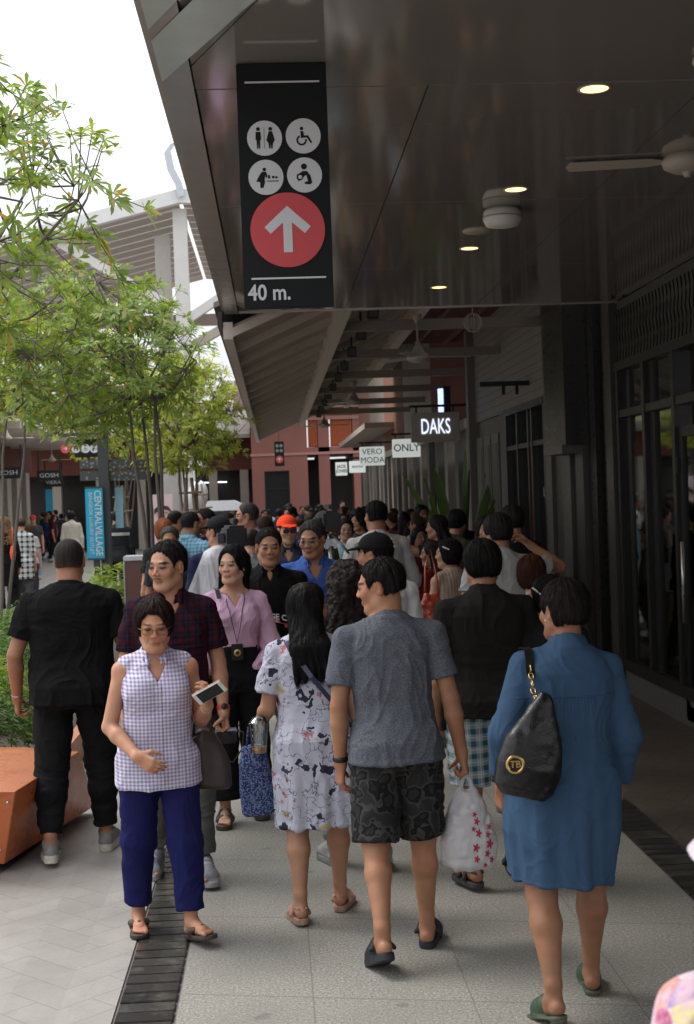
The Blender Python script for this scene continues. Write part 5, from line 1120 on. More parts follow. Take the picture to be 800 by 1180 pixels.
# ------------------------------------------------------------------ directory post and blue banner
e = empty('directory_post', (-2.90, 24, 0), 0, 'tall dark post with perforated panels, toilet pictograms and red arrow', 'signpost'); ZP = lambda px, py: (P(px, py, 24)-e.location)
PERF_m, t, b = nm('perforated_metal'); v = ocoord(t, rotz=(0, R_(45), 0)); ck = N(t, 'TexVoronoi', Scale=16); t.links.new(v, ck.inputs['Vector']); t.links.new(mixc(t, mth(t, 'LESS_THAN', ck.outputs['Distance'], .33), (.05, .055, .055), (.19, .20, .19)), b.inputs['Base Color']); b.inputs['Roughness'].default_value = .6
POST = mat('post_grey', (.05, .056, .058), .5, .2)
MB().box(-.09, .09, -.05, .05, 0, ZP(120, 502).z, bev=.005).build('post', POST, e)
a_ = ZP(68, 500); MB().box(a_.x, .12, -.12, .12, a_.z-.04, a_.z).build('cap', POST, e)
MB().box(ZP(67, 0).x, -.09, -.03, .03, ZP(70, 528).z, ZP(70, 507).z).build('symbol_panel', SGN, e)
for k_, px in enumerate((76, 88, 99, 109)):
    c_ = ZP(px, 517); 
    if k_ == 0:
        disc(MB(), (c_.x, c_.z), .082, -.034).build('arrow_disc', RED, e); MB().prism([(c_.x-z_*.055, c_.z+x_*.055) for x_, z_ in [(p[0], -p[1]) for p in ar]][::1], -.038, -.040, 0, Matrix.Identity(4)).build('arrow', WHT, e)
    else: picto(e, c_.x, c_.z, .075, ['wc', 'chair', 'change'][k_-1], WHT, SGN, y=-.033)
for (y0, y1) in ((531, 541), (544, 555)):
    MB().box(ZP(72, 0).x, -.09, -.02, .02, ZP(70, y1).z, ZP(70, y0).z).build('mesh_panel', PERF_m, e); MB().box(.09, ZP(150, 0).x, .02, .05, ZP(140, y1).z+.02, ZP(140, y0).z+.03).build('mesh_panel', PERF_m, e)
e = empty('banner', (-3.05, 23.85, 0), 0, 'bright blue vertical banner with white sideways lettering beside the dark post', 'banner'); b0 = P(98, 563, 23.85); b1_ = P(121, 643, 23.85); W = (b1_.x-b0.x)/2; cx = (b1_.x+b0.x)/2-e.location.x; zc = (b0.z+b1_.z)/2; Hh = (b0.z-b1_.z)/2
BLUE = mat('banner_blue', (.01, .36, .58), .5, bmp=0, var=.04)
MB().box(cx-W, cx+W, -.012, .012, zc-Hh, zc+Hh, bev=.004).build('banner_panel', BLUE, e)
MB().box(cx-W, cx+W, -.02, .02, zc-Hh-.03, zc-Hh).box(cx-W, cx+W, -.02, .02, zc+Hh, zc+Hh+.03).box(cx-.05, cx+.06, .02, .06, 0, zc+Hh).build('frame', POST, e)
RT = Matrix.Rotation(R_(90), 4, 'Y')
text_obj('lettering', 'CENTRALVILLAGE', .165, WHT, e, Matrix.Translation((cx+W*.40, -.016, zc)) @ RT @ FACE, bold=.001, th=.002, sx=.84)
text_obj('lettering', 'BANGKOK LUXURY OUTLET', .085, WHT, e, Matrix.Translation((cx-W*.42, -.016, zc)) @ RT @ FACE, th=.002, sx=.96)
MB().box(cx+W+.17, cx+W+.30, .35, .37, zc-.1, zc+Hh).build('second_panel', mat('pale_blue', (.25, .5, .62), .5), e)
q = P(59, 580, 60); e = empty('banner', q, 0, 'small distant blue banner in front of the far left crowd', 'banner'); MB().box(-.22, .22, -.01, .01, -.6, .6).build('banner_panel', BLUE, e); MB().tube([(0, .05, -q.z), (0, .05, .62)], .03).build('pole', POST, e)
q0 = P(176, 570, 30); q1 = P(201, 627, 30); W = (q1.x-q0.x)/2; Hh = (q0.z-q1.z)/2
e = empty('poster_stand', ((q0.x+q1.x)/2, 30, (q0.z+q1.z)/2), 0, 'pale pink poster stand with close up faces beside the tree trunks', 'poster')
MB().box(-W, W, -.02, .02, -Hh, Hh).build('poster_panel', mat('poster_pink', (.62, .48, .50), .6, bmp=0), e)
MB().box(-.03, .03, .02, .06, -1.7, Hh).build('stand', POST, e)
def blob(pts, m, y): MB().prism([(x*W, z*Hh) for x, z in pts], y, y-.002).build('portrait', m, e)
PS = mat('printed_skin', (.55, .33, .28), .6, bmp=0); PH = mat('printed_hair', (.03, .02, .02), .6, bmp=0)
def ov(cx_, cz_, rx, rz2, a0=0, a1=360, n=18): return [(cx_+rx*math.cos(R_(a0+(a1-a0)*i/n)), cz_+rz2*math.sin(R_(a0+(a1-a0)*i/n))) for i in range(n+(a1-a0 < 360))]
blob(ov(.05, .25, .82, .30), PS, -.021); blob([(-.9, .42), (-.3, .58), (.5, .52), (.9, .3), (.9, .1), (.6, .34), (0, .42), (-.6, .30), (-.9, .2)], PH, -.024); blob(ov(.0, -.32, .62, .20), PS, -.027); blob([(-.85, -.20), (-.3, -.05), (.5, -.08), (.85, -.3), (.5, -.22), (-.3, -.22), (-.85, -.55)], PH, -.030)
blob([(-.45, .27), (-.15, .30), (-.15, .27), (-.45, .24)], PH, -.033); blob([(.15, .30), (.45, .27), (.45, .24), (.15, .27)], PH, -.033)

# litter bin beside the post
q = PZ(163, 700); e = empty('litter_bin', P(160, 690, 20), 0, 'square brown litter bin with pale grey top beside the tree', 'bin'); e.location.z = 0
zt = P(160, 640, 20).z; MB().box(-.16, .20, -.18, .18, 0, zt-.07, bev=.01).build('bin_body', mat('bin_brown', (.12, .055, .045), .5), e); MB().box(-.18, .22, -.20, .20, zt-.07, zt, bev=.01).build('lid', mat('pale_grey', (.5, .5, .52), .7), e)
MB().box(-.185, -.165, -.185, -.165, 0, zt-.07).box(.205, .225, -.185, -.165, 0, zt-.07).build('corner_trim', mat('steel', (.5, .5, .5), .3, .9), e)
# white objects among the far crowd
q = P(228, 572, 34); e = empty('egg_sculpture', (q.x, 34, 0), 0, 'large white oval dome standing tilted behind the tree trunks', 'sculpture')
M = Matrix.Translation((0, 0, q.z)) @ Matrix.Rotation(R_(8), 4, 'Y'); bm = bmesh.new(); bmesh.ops.create_uvsphere(bm, u_segments=28, v_segments=18, radius=1)
for v_ in bm.verts: v_.co = Vector((v_.co.x*.25, v_.co.y*.25, v_.co.z*.40))
MB().bm(bm, 0, M, True).build('shell', mat('white_gloss', (.72, .72, .74), .3), e); MB().lathe([(.2, 0), (.2, .05), (.05, .08), (.04, q.z-.3)], n=16).build('stand', WHITEM, e)
q0 = P(233, 590, 44); q1 = P(272, 577, 44)
e = empty('white_van', ((q0.x+q1.x)/2, 44, 0), 0, 'white vehicle with rounded roof half hidden by the far crowd', 'vehicle'); W = (q1.x-q0.x)/2+.25; zt = P(252, 577, 44).z
prof = [(-W, .35), (-W, zt-.65), (-W*.86, zt-.18), (-W*.55, zt), (W*.55, zt), (W*.86, zt-.12), (W, zt-.6), (W, .35)]
MB().prism(prof, 0, 2.6).build('body', mat('white_gloss', (.72, .72, .74), .3), e); MB().prism([(-W*.84, zt-.75), (-W*.74, zt-.32), (W*.74, zt-.32), (W*.84, zt-.75)], -.004, -.012).build('windscreen', mat('van_glass', (.03, .035, .04), .1), e)
for sx in (-1, 1): MB().tube([(sx*W*.8, .1, .3), (sx*W*.8, .3, .3)], .3, 20).tube([(sx*W*.8, 2.1, .3), (sx*W*.8, 2.3, .3)], .3, 20).build('wheel', BLACK, e)

# ------------------------------------------------------------------ orange bench
bt = .48
def G2(px, py, z): v_ = PZ(px, py, z); return (v_.x, v_.y, z)
A1 = G2(18, 912, bt); A0 = G2(5, 996, 0.05); B1 = G2(91, 866, bt); B0 = G2(111, 928, .05)
e = empty('bench', (-1.9, 8.2, 0), 0, 'faceted orange steel bench in front of the planting bed', 'bench')
bx0 = (A1[0]-1.3, A1[1]+.25, bt); back = [(B1[0]-.38, B1[1]+.35, bt-.02), (bx0[0], bx0[1]+1.5, bt-.02)]
vs = [A1, B1, back[0], back[1], bx0, A0, B0, (B0[0]-.9, B0[1]+.2, .05), (A0[0]-.9, A0[1]+.25, .05)]
vs = [Vector(v_)-e.location for v_ in vs]
ORB = mat('orange_coat', (.52, .15, .055), .28, scale=2.5, var=.14)
bm = bmesh.new(); bv = [bm.verts.new(v_) for v_ in vs]
for f_ in ((0, 1, 2, 3, 4), (0, 5, 6, 1), (1, 6, 7, 2), (0, 4, 8, 5), (2, 7, 8, 3), (4, 3, 8), (5, 8, 7, 6)): bm.faces.new([bv[i] for i in f_])
bmesh.ops.recalc_face_normals(bm, faces=bm.faces); bmesh.ops.bevel(bm, geom=list(bm.edges), offset=.008, segments=3, affect='EDGES', profile=.6)
MB().bm(bm, 0, None, False).build('shell', ORB, e)
MB().box(-.7, .2, -.4, .5, 0, .06).build('base', BLACK, e)
for zz, yy in ((.42, 0), (.14, 0)):
    p_ = Vector(A0).lerp(Vector(A1), (zz-.05)/.43)-e.location; MB().lathe([(0, .006), (.008, .004), (.008, 0)], n=10, M=Matrix.Rotation(R_(90), 4, 'X')).build('bolt', mat('steel', (.5, .5, .5), .3, .9), e, loc=p_+Vector((-.03, -.012, 0)))

# ------------------------------------------------------------------ vegetation
def leaf_mat(name, c1, c2, dead=None):
    m, t, b = nm(name); geo = t.nodes.new('ShaderNodeNewGeometry'); r = geo.outputs['Random Per Island']
    st = [(0, c1), (.55, c2), (.9, tuple(x*1.25 for x in c2))]+([(.985, dead)] if dead else []); c = ramp(t, r, st)
    t.links.new(c, b.inputs['Base Color']); b.inputs['Roughness'].default_value = .42; b.inputs['Specular IOR Level'].default_value = .4
    tl = t.nodes.new('ShaderNodeBsdfTranslucent'); mx = t.nodes.new('ShaderNodeMixShader'); mx.inputs[0].default_value = .38
    g2 = mixc(t, 1.0, c, (1.0, 1.0, .45), 'MULTIPLY'); sc2 = t.nodes.new('ShaderNodeVectorMath'); sc2.operation = 'SCALE'; sc2.inputs['Scale'].default_value = 1.7; t.links.new(g2, sc2.inputs[0]); t.links.new(sc2.outputs[0], tl.inputs[0])
    t.links.new(b.outputs[0], mx.inputs[1]); t.links.new(tl.outputs[0], mx.inputs[2]); t.links.new(mx.outputs[0], t.nodes['Material Output'].inputs[0]); return m
LEAF = leaf_mat('tree_leaf', (.12, .185, .045), (.22, .30, .08), (.42, .25, .07)); LEAF2 = leaf_mat('yellow_tree_leaf', (.17, .23, .045), (.36, .40, .08), (.42, .30, .07)); SHR = leaf_mat('shrub_leaf', (.035, .08, .02), (.09, .17, .03)); SHR2 = leaf_mat('shrub_bright', (.08, .14, .02), (.20, .27, .04))
BARK = mat('bark', (.12, .10, .085), .9, bmp=.5)
class Leaves:
    def __init__(s): s.v = []; s.n = 0
    def leaf(s, p, d, up, L, w):
        d = d.normalized(); side = d.cross(up); 
        if side.length < 1e-4: side = Vector((1, 0, 0))
        side.normalize(); nn = side.cross(d); dr = Vector((0, 0, L)); q = p+d*L*.34+nn*w*.10-dr*.02; q2 = p+d*L*.72+nn*w*.10-dr*.09; tip = p+d*L-dr*(.16+.1*rnd.random())
        s.v += [p, q+side*w*.36, q2+side*w*.5, tip, q2-side*w*.5, q-side*w*.36]; s.n += 1
    def rosette(s, p, axis, L, k=9):
        axis = axis.normalized(); a = axis.orthogonal().normalized(); b = axis.cross(a); o = rnd.random()*6
        for i in range(k):
            t = o+2*PI*i/k*1.618*2; el = .15+rnd.random()*.9; dd = (a*math.cos(t)+b*math.sin(t))*math.cos(el*.8)+axis*math.sin(el*.8)-Vector((0, 0, .15))
            s.leaf(p-axis*rnd.random()*L*.25, dd, axis, L*(.6+.6*rnd.random()), L*(.17+.08*rnd.random()))
    def build(s, name, m, parent):
        me = bpy.data.meshes.new(name); n = s.n; K6 = 6; co = np.array([tuple(v) for v in s.v], np.float32); me.vertices.add(6*n); me.vertices.foreach_set('co', co.ravel()); me.loops.add(6*n); me.loops.foreach_set('vertex_index', np.arange(6*n, dtype=np.int32))
        me.polygons.add(n); me.polygons.foreach_set('loop_start', np.arange(0, 6*n, 6, dtype=np.int32)); me.polygons.foreach_set('loop_total', np.full(n, 6, np.int32)); me.update(calc_edges=True); me.materials.append(m)
        o = bpy.data.objects.new(name, me); link(o, parent); return o
def tree(x, y, h, crown, L, n_tip, label, leafm, stems=3, lean=(0, 0), seed=1, sp=1.0, zlow=2.0):
    global rnd
    keep = rnd; rnd = random.Random(seed); e = empty('tree', (x, y, 0), 0, label, 'tree', 'trees in the central planting bed')
    cx, cy, cz, rx, ry, rz2 = crown; lv = Leaves(); tk = MB(); br = MB(); tips = []
    forks = []
    for s_ in range(stems):
        a_ = 2*PI*s_/stems+rnd.random(); b0 = Vector((.05*math.cos(a_), .05*math.sin(a_), 0)); top_ = Vector((cx*(.45 if cx > -.5 else .2)+rx*.16*math.cos(a_), cy*.45+ry*.2*math.sin(a_), zlow+(cz-zlow)*.55))
        pts = [b0.lerp(top_, k_/5)+Vector((rnd.uniform(-.04, .04), rnd.uniform(-.04, .04), 0))*(k_ > 0) for k_ in range(6)]; tk.tube(pts, [.030-.003*k_ for k_ in range(6)], 7); forks += pts[3:]
    def inside():
        while True:
            p = Vector((rnd.uniform(-1, 1), rnd.uniform(-1, 1), rnd.uniform(-1, 1)))
            if p.length < 1 and p.length > .25: break
        return Vector((cx+p.x*rx, cy+p.y*ry, cz+p.z*rz2))
    nb = 16; mids = []
    for _ in range(nb):
        m2 = inside(); f = min(forks, key=lambda q: (q-m2).length+rnd.random()*.6); md = f.lerp(m2, .5)+Vector((0, 0, -.08)); br.tube([f, md, m2], [.022, .015, .009], 5); mids += [md, m2, m2]
    for _ in range(70):
        m3 = inside(); f = min(mids, key=lambda q: (q-m3).length+rnd.random()*.2); f2 = f.lerp(m3, min(1, .55/max(.01, (m3-f).length))); br.tube([f, f.lerp(f2, .5)+Vector((0, 0, -.03)), f2], [.010, .008, .006], 4, cap=False); mids.append(f2)
    for _ in range(n_tip):
        t_ = inside(); t_ += Vector((rnd.gauss(0, .12), rnd.gauss(0, .12), rnd.gauss(0, .1)))*sp; f = min(mids, key=lambda q: (q-t_).length+rnd.random()*.15)
        if (f-t_).length > .55: t_ = f.lerp(t_, .55/(f-t_).length)
        d = (t_-f); md = f.lerp(t_, .55)-Vector((0, 0, .05*d.length)); br.tube([f, md, t_], [.006, .005, .0035], 3, cap=False)
        ax_ = (d.normalized()+Vector((0, 0, .7))).normalized(); lv.rosette(t_, ax_, L, rnd.randint(9, 15))
        if rnd.random() < .75: lv.rosette(md.lerp(t_, .6)+Vector((rnd.gauss(0, .05), rnd.gauss(0, .05), .03)), ax_, L*.8, 6)
    tk.build('trunk', BARK, e); br.build('branches', BARK, e); lv.build('crown', leafm, e); rnd = keep
    return e
tree(-2.85, 9.4, 4.6, (.50, -.3, 3.95, 1.50, 1.2, .98), .135, 330, 'nearest frangipani like tree reaching in from the left edge', LEAF, 3, seed=3, zlow=1.6)
tree(-1.28, 15.5, 4.4, (-.66, 0, 3.66, 1.18, 1.1, .92), .12, 700, 'dense leafy tree behind the nearest one, left of centre', LEAF, 4, seed=5, zlow=2.4)
tree(-1.42, 23.5, 4.5, (-.02, 0, 3.40, .96, .9, 1.02), .12, 640, 'yellow green tree at the right end of the tree row', LEAF2, 5, seed=8, zlow=2.1)
tree(-3.95, 20, 4.6, (.65, 0, 3.95, 1.25, 1.0, .85), .13, 560, 'bright tree directly above the directory post', LEAF2, 3, seed=11, zlow=2.6)
tree(-3.4, 31, 5, (.3, 0, 4.0, 1.7, 1.2, 1.3), .15, 500, 'far tree at the back of the row with bare lower stems', LEAF2, 6, seed=14, zlow=2.3)
for i, (x, y, sp_) in enumerate(((-1.42, 23.5, .32), (-1.75, 33, .4), (-3.4, 31, .5))):
    e = empty('tree_support', (x, y, 0), 0, ['rough wooden pole frame propping the rightmost tree', 'rough wooden pole frame beside the white oval dome', 'rough wooden pole frame around the far tree'][i], 'tree support', 'wooden tree support frames')
    for k_ in range(4):
        a_ = PI/4+PI/2*k_; MB().tube([(sp_*math.cos(a_), sp_*math.sin(a_), 0), (.06*math.cos(a_), .06*math.sin(a_), 2.35)], .028, 7).build('pole', mat('pole_wood', (.22, .15, .10), .8, bmp=.4), e)
    MB().tube([(-.3, -.3, 1.75), (.3, -.3, 1.8)], .022, 6).tube([(-.18, .18, 2.1), (.2, -.2, 2.1)], .022, 6).build('crossbar', mat('pole_wood', (.22, .15, .10), .8, bmp=.4), e)
def shrub(x, y, rx, ry, h, m, L, n, label, grp='shrubs in the planting bed'):
    e = empty('shrub', (x, y, .15), 0, label, 'shrub', grp); lv = Leaves(); st = MB()
    for _ in range(n):
        u = rnd.random()*2*PI; rr = math.sqrt(rnd.random()); zz = h*math.sqrt(max(0, 1-rr*rr*.8))*(.45+.55*rnd.random())*(1+.15*math.sin(u*3+x*9)); p = Vector((rx*rr*math.cos(u), ry*rr*math.sin(u), zz))
        ax_ = Vector((p.x/rx*.6, p.y/ry*.6, .9)); lv.rosette(p, ax_, L*(.7+.6*rnd.random()), 6)
    for _ in range(12): u = rnd.random()*2*PI; st.tube([(0.04*math.cos(u), .04*math.sin(u), 0), (rx*.6*math.cos(u), ry*.6*math.sin(u), h*.6)], .008, 4)
    lv.build('foliage', m, e); st.build('stems', BARK, e)
for i, (x, y, rx, ry, h, m, L, n, lb) in enumerate(((-2.15, 9.9, .44, .55, .66, SHR, .055, 1200, 'low dark green shrub with white specks right behind the bench'), (-2.5, 11.6, .55, .7, .62, SHR2, .07, 800, 'yellow green shrub behind the low dark one'), (-2.75, 13.4, .6, .8, .72, SHR, .08, 700, 'mid green shrub farther along the bed'),
    (-3.1, 16.0, .55, .6, .62, SHR, .07, 600, 'small clipped shrub left of the man in the black t-shirt'), (-3.6, 14.2, .5, .8, .5, SHR2, .08, 500, 'light green shrub at the left side of the bed'), (-3.0, 18.6, .7, .5, .62, SHR, .06, 700, 'rounded clipped bush below the blue banner'),
    (-2.5, 20.5, .5, .8, .9, SHR2, .14, 260, 'large leaved bright shrub at the foot of the banner post'), (-1.9, 26.0, .5, 1.2, .95, SHR, .12, 420, 'far shrubs behind the litter bin'))):
    shrub(x, y, rx, ry, h, m, L, n, lb)
# palm like plant in front of the DAKS shop
q = P(512, 600, 20.5); e = empty('potted_palm', (2.75, 20.5, 0), 0, 'tall broad leaved plant standing below the glowing letters sign', 'plant')
MB().lathe([(0, 0), (.22, 0), (.28, .5), (.26, .52), (.24, .46), (0, .46)], n=24).build('pot', BLACK, e)
PL = leaf_mat('palm_leaf', (.04, .075, .02), (.08, .13, .035))
for k_ in range(15):
    a_ = k_*2.4+.4; tilt = .06+.42*((k_*7) % 15)/15; Ln = 2.15-.28*(k_ % 4); m_ = MB(); prev = None; n = 9; vs = []; fs = []
    for i in range(n+1):
        t_ = i/n; r_ = math.sin(tilt)*Ln*t_*(1+.5*t_*tilt); z_ = .45+math.cos(tilt)*Ln*t_-.35*tilt*t_*t_; wv = .085*math.sin(PI*min(1, max(0, (t_-.22)/.78)))**.7+.008
        c_ = Vector((math.cos(a_)*r_, math.sin(a_)*r_, z_)); s_ = Vector((-math.sin(a_), math.cos(a_), 0))*wv; vs += [c_-s_, c_+Vector((math.cos(a_), math.sin(a_), 0))*-.02, c_+s_]
        if i: b0 = 3*(i-1); fs += [(b0, b0+1, b0+4, b0+3), (b0+1, b0+2, b0+5, b0+4)]
    MB().add(vs, fs, 0, True).build('leaf', PL, e)
# ------------------------------------------------------------------ people in view
from mathutils.bvhtree import BVHTree
def at_feet(px, py): v_ = PZ(px, py); return v_.x, v_.y
def at_head(px, py, Yd): v_ = P(px, py, Yd); return v_.x, Yd, v_.z
def part_of(root, *names):
    for c in root.children:
        if c.name.split('.')[0] in names: return c
def bvh(o):
    me = o.data; return BVHTree.FromPolygons([tuple(v.co) for v in me.vertices], [tuple(p.vertices) for p in me.polygons])
def toW(lbl, p): 
    r = KEEP[lbl]['root']; return r.location+Matrix.Rotation(r.rotation_euler.z, 3, 'Z') @ Vector(p)
def hand_of(lbl, i, d=.08): a_ = KEEP[lbl]['arms'][i]; return Vector(a_[2]+a_[4]*d)
def drape(tree, pts, off, n=6):
    out = []; P_ = [Vector(p) for p in pts]
    for i in range(len(P_)-1):
        for k_ in range(n): out.append(P_[i].lerp(P_[i+1], k_/n))
    out.append(P_[-1]); res = []
    for p in out:
        loc, no, idx, d = tree.find_nearest(p)
        if loc is None: res.append(p); continue
        res.append(loc+no*off if (p-loc).dot(no) < off else p)
    return res
def ribbon(mb, pts, w, nrmf, th=.003):
    for i in range(len(pts)-1):
        a, b = pts[i], pts[i+1]; d = (b-a).normalized(); n0 = nrmf; s_ = d.cross(n0).normalized()*w/2
        mb.add([a-s_, a+s_, b+s_, b-s_, a-s_+n0*th, a+s_+n0*th, b+s_+n0*th, b-s_+n0*th], [(0, 1, 2, 3), (7, 6, 5, 4), (0, 4, 5, 1), (1, 5, 6, 2), (2, 6, 7, 3), (3, 7, 4, 0)])
    return mb
def project_text(lbl, s, size, m, cx, cz, back=False, bend=0, name='shirt_print', bold=.001, sx=1.0):
    K = KEEP[lbl]; top_ = part_of(K['root'], 't_shirt', 'polo_shirt', 'shirt', 'blouse', 'dress', 'long_sleeved_shirt'); tr_ = bvh(top_)
    me = text_mesh(s, size, .0, bold); 
    for v_ in me.vertices:
        x_, z_ = v_.co.x*sx, v_.co.y-bend*(v_.co.x*sx)**2
        if back: o_ = Vector((cx+x_, -1, cz+z_)); hit = tr_.ray_cast(o_, Vector((0, 1, 0)))
        else: o_ = Vector((cx-x_, 1, cz+z_)); hit = tr_.ray_cast(o_, Vector((0, -1, 0)))
        v_.co = hit[0]+Vector((0, -.004 if back else .004, 0)) if hit[0] is not None else o_*0+Vector((cx, 0, cz))
    me.materials.clear(); me.materials.append(m); o = bpy.data.objects.new(name, me); link(o, K['root']); return o
def buttons(lbl, zs_, m, r=.005):
    K = KEEP[lbl]; tr_ = bvh(part_of(K['root'], 't_shirt', 'polo_shirt', 'shirt', 'blouse', 'dress')); 
    for z_ in zs_:
        hit = tr_.ray_cast(Vector((0, 1, z_)), Vector((0, -1, 0)))
        if hit[0] is not None: MB().lathe([(0, .003), (r, .002), (r, -.002)], n=10, M=Matrix.Rotation(R_(-90), 4, 'X')).build('button', m, K['root'], loc=hit[0])
def placket(lbl, z0, z1, m, x=0.0, w=.022):
    K = KEEP[lbl]; tr_ = bvh(part_of(K['root'], 'shirt', 'polo_shirt', 'blouse')); pts = []
    for i in range(19):
        z_ = z0+(z1-z0)*i/18; hit = tr_.ray_cast(Vector((x, 1, z_)), Vector((0, -1, 0)))
        if hit[0] is not None: pts.append(hit[0]+Vector((0, .001, 0)))
    ribbon(MB(), pts, w, Vector((0, 1, 0)), .0025).build('placket', m, K['root'])
def glasses(lbl, m, lensm=None, r=(.021, .015), y=.108):
    K = KEEP[lbl]; O, M = K['hf']; s_ = K['hs']; A = lambda x_, y_, z_: Vector(O+M @ (V3(x_, y_, z_)*s_)); mb = MB()
    for sx in (-1, 1):
        ring = [A(sx*.033+r[0]*math.cos(t)*(1 if True else 1), y-.004*abs(math.cos(t)), .0+r[1]*(abs(math.sin(t))**.8)*(1 if math.sin(t) > 0 else -1)) for t in [2*PI*k_/20 for k_ in range(21)]]
        mb.tube(ring, .0016, 5, cap=False); mb.tube([A(sx*.055, y-.006, .005), A(sx*.074, .06, .006), A(sx*.082, -.005, .004)], .0016, 5)
    mb.tube([A(-.011, y, .003), A(0, y+.004, .005), A(.011, y, .003)], .0016, 5); g_ = mb.build('glasses', m, K['root'])
    if lensm:
        for sx in (-1, 1): MB().add([A(sx*.033+r[0]*.95*math.cos(t), y-.002, r[1]*.95*math.sin(t)) for t in [2*PI*k_/20 for k_ in range(20)]], [tuple(range(20))]).build('lens', lensm, g_)
def cap_hat(lbl, col, brim_back=False, vox=.006):
    K = KEEP[lbl]; O, M = K['hf']; s_ = K['hs']; A = lambda *p: O+M @ (V3(*p)*s_); F = Field()
    F.ell(A(0, -.012, .050), V3(.090, .108, .088)*s_, .01, M=M); F.ell(A(0, .085, .048), V3(.068, .085, .010)*s_, .012, M=M @ rotm('x', -10))
    fn, a_, b_ = box_fn(A(0, 0, .040), M @ rotm('x', 3), (-.2, -.2, -.15), (.2, .075, 0)); F.put(fn, a_, b_, .004, 's'); fn, a_, b_ = box_fn(A(0, 0, .028), M, (-.2, -.2, -.15), (.2, .3, 0)); F.put(fn, a_, b_, .004, 's')
    F.cap(A(0, -.012, .138), A(0, -.012, .142), .007, k=.002)
    F.mesh(vox, 'cap', cloth(col), K['root'], None, None)
def watch(lbl, i, col, at_=.0):
    K = KEEP[lbl]; a_ = K['arms'][i]; c = Vector(a_[2]-a_[4]*.02); d = Vector(a_[4]); M = Matrix.Translation(c) @ d.to_track_quat('Z', 'Y').to_matrix().to_4x4(); r_ = .0165*K['h']*1.05
    w_ = MB().lathe([(r_, -.012), (r_+.004, -.010), (r_+.004, .010), (r_, .012)], n=20, M=M).build('watch', mat('strap_%s' % str(col), col, .4), K['root'])
    MB().lathe([(0, .004), (.016, .003), (.017, -.002)], n=18, M=M @ Matrix.Translation((0, r_+.004, 0)) @ Matrix.Rotation(R_(-90), 4, 'X')).build('dial', BLACK, w_)
def thing_at(lbl, p, name, label, cat, group=None, rz=None):
    K = KEEP[lbl]; r = K['root']; return empty(name, toW(lbl, p), r.rotation_euler.z if rz is None else rz, label, cat, group)
NAVY = (.012, .013, .075); BK = (.0055, .0055, .006)

# --- 1 woman in blue denim dress
x, y = at_feet(657, 1158); L_ = 'woman in blue denim dress seen from behind with black shoulder bag, nearest at right'
person(L_, x, y, 6, 1.60, 'f', 1.26, .0052, (.30, .155, .095), sway=4, hair='pixie', hairc=(.016, .011, .010), hy=22, hp=-4, legs=((-9, 12, 3), (9, 3, 3)), feet=((-16, 4), (0, 6)),
       armL=((-.28, -.10, -1), (.10, .50, -.9)), armR=((.26, -.05, -1), (-.02, .30, -1)), top=('dress', (.05, .12, .3)), topm=cloth((.045, .088, .158), 'denim'), slv=1.72, collar='stand', hem=.29, bot=('none',), shoe=('mule', (.045, .075, .045), (.10, .10, .07)), shw=1.0, wr=.8, sleevew=1.15, hemw=.80)
K = KEEP[L_]; tr_ = bvh(part_of(K['root'], 'dress')); h_ = K['h']
# yoke seam and gathers across the back
yk = [Vector((x_, -.3, .725*h_)) for x_ in np.linspace(-.19, .19, 24)]; pts = []
for p_ in yk:
    ht = tr_.ray_cast(p_, Vector((0, 1, 0)))
    if ht[0] is not None: pts.append(ht[0]-Vector((0, .001, 0)))
sm = MB().tube(pts, .0022, 5)
for q_ in range(15):
    xx = -.09+q_*.013; pl_ = []
    for zz in np.linspace(.722*h_, (.66-.02*(q_ % 3))*h_, 6):
        ht = tr_.ray_cast(Vector((xx*(1+(.722*h_-zz)*1.2), -.4, zz)), Vector((0, 1, 0)))
        if ht[0] is not None: pl_.append(ht[0]-Vector((0, -.002, 0)))
    if len(pl_) > 2: sm.tube(pl_, [.0042, .004, .0034, .0026, .0018, .0010][:len(pl_)], 5)
sm.build('yoke_seam', cloth((.045, .088, .158), 'denim'), K['root'])
O, M = K['hf']; er = O+M @ V3(-.082, .004, -.034); MB().lathe([(0, .006), (.006, 0), (0, -.006)], n=10).build('earring', mat('pearl', (.6, .58, .52), .25), K['root'], loc=Vector(er))
# her bag
bp = Vector((-.175, -.215, .62*h_)); b = thing_at(L_, bp, 'handbag', 'black leather hobo bag with round gold emblem on the shoulder of the denim dress', 'handbag')
F = Field(); Mb = rotm('y', 16) @ rotm('z', 8)
F.loft([(-.17, .085, .045, 0), (-.14, .120, .062, 0), (-.06, .132, .066, 0), (.03, .112, .055, 0), (.11, .072, .040, 0), (.18, .038, .028, 0), (.21, .020, .016, 0)], V3(0, 0, 0), Mb, .02, pw=2.1)
LEA = mat('black_leather', (.007, .0065, .007), .32, bmp=.35, scale=9, var=.3)
F.mesh(.005, 'bag_body', LEA, b, None, lambda p: .008*(vnoise(p*V3(22, 22, 7), 4)-.5)+.004*(vnoise(p*40, 6)-.5))
GOLD = mat('gold', (.62, .42, .16), .28, 1.0)
em = Matrix.Translation((-.085, -.062, -.035)) @ Matrix.Rotation(R_(90), 4, 'X') @ Matrix.Rotation(R_(-8), 4, 'Y')
c_ = MB().lathe([(.024, 0), (.034, .0), (.034, .008), (.024, .008), (.024, 0)], n=28, M=em).build('emblem', GOLD, b); text_obj('emblem_letters', 'TB', .034, GOLD, c_, em @ Matrix.Translation((0, 0, .004)), bold=.001); MB().lathe([(0, .001), (.024, .001)], n=24, M=em).build('emblem_plate', LEA, c_)
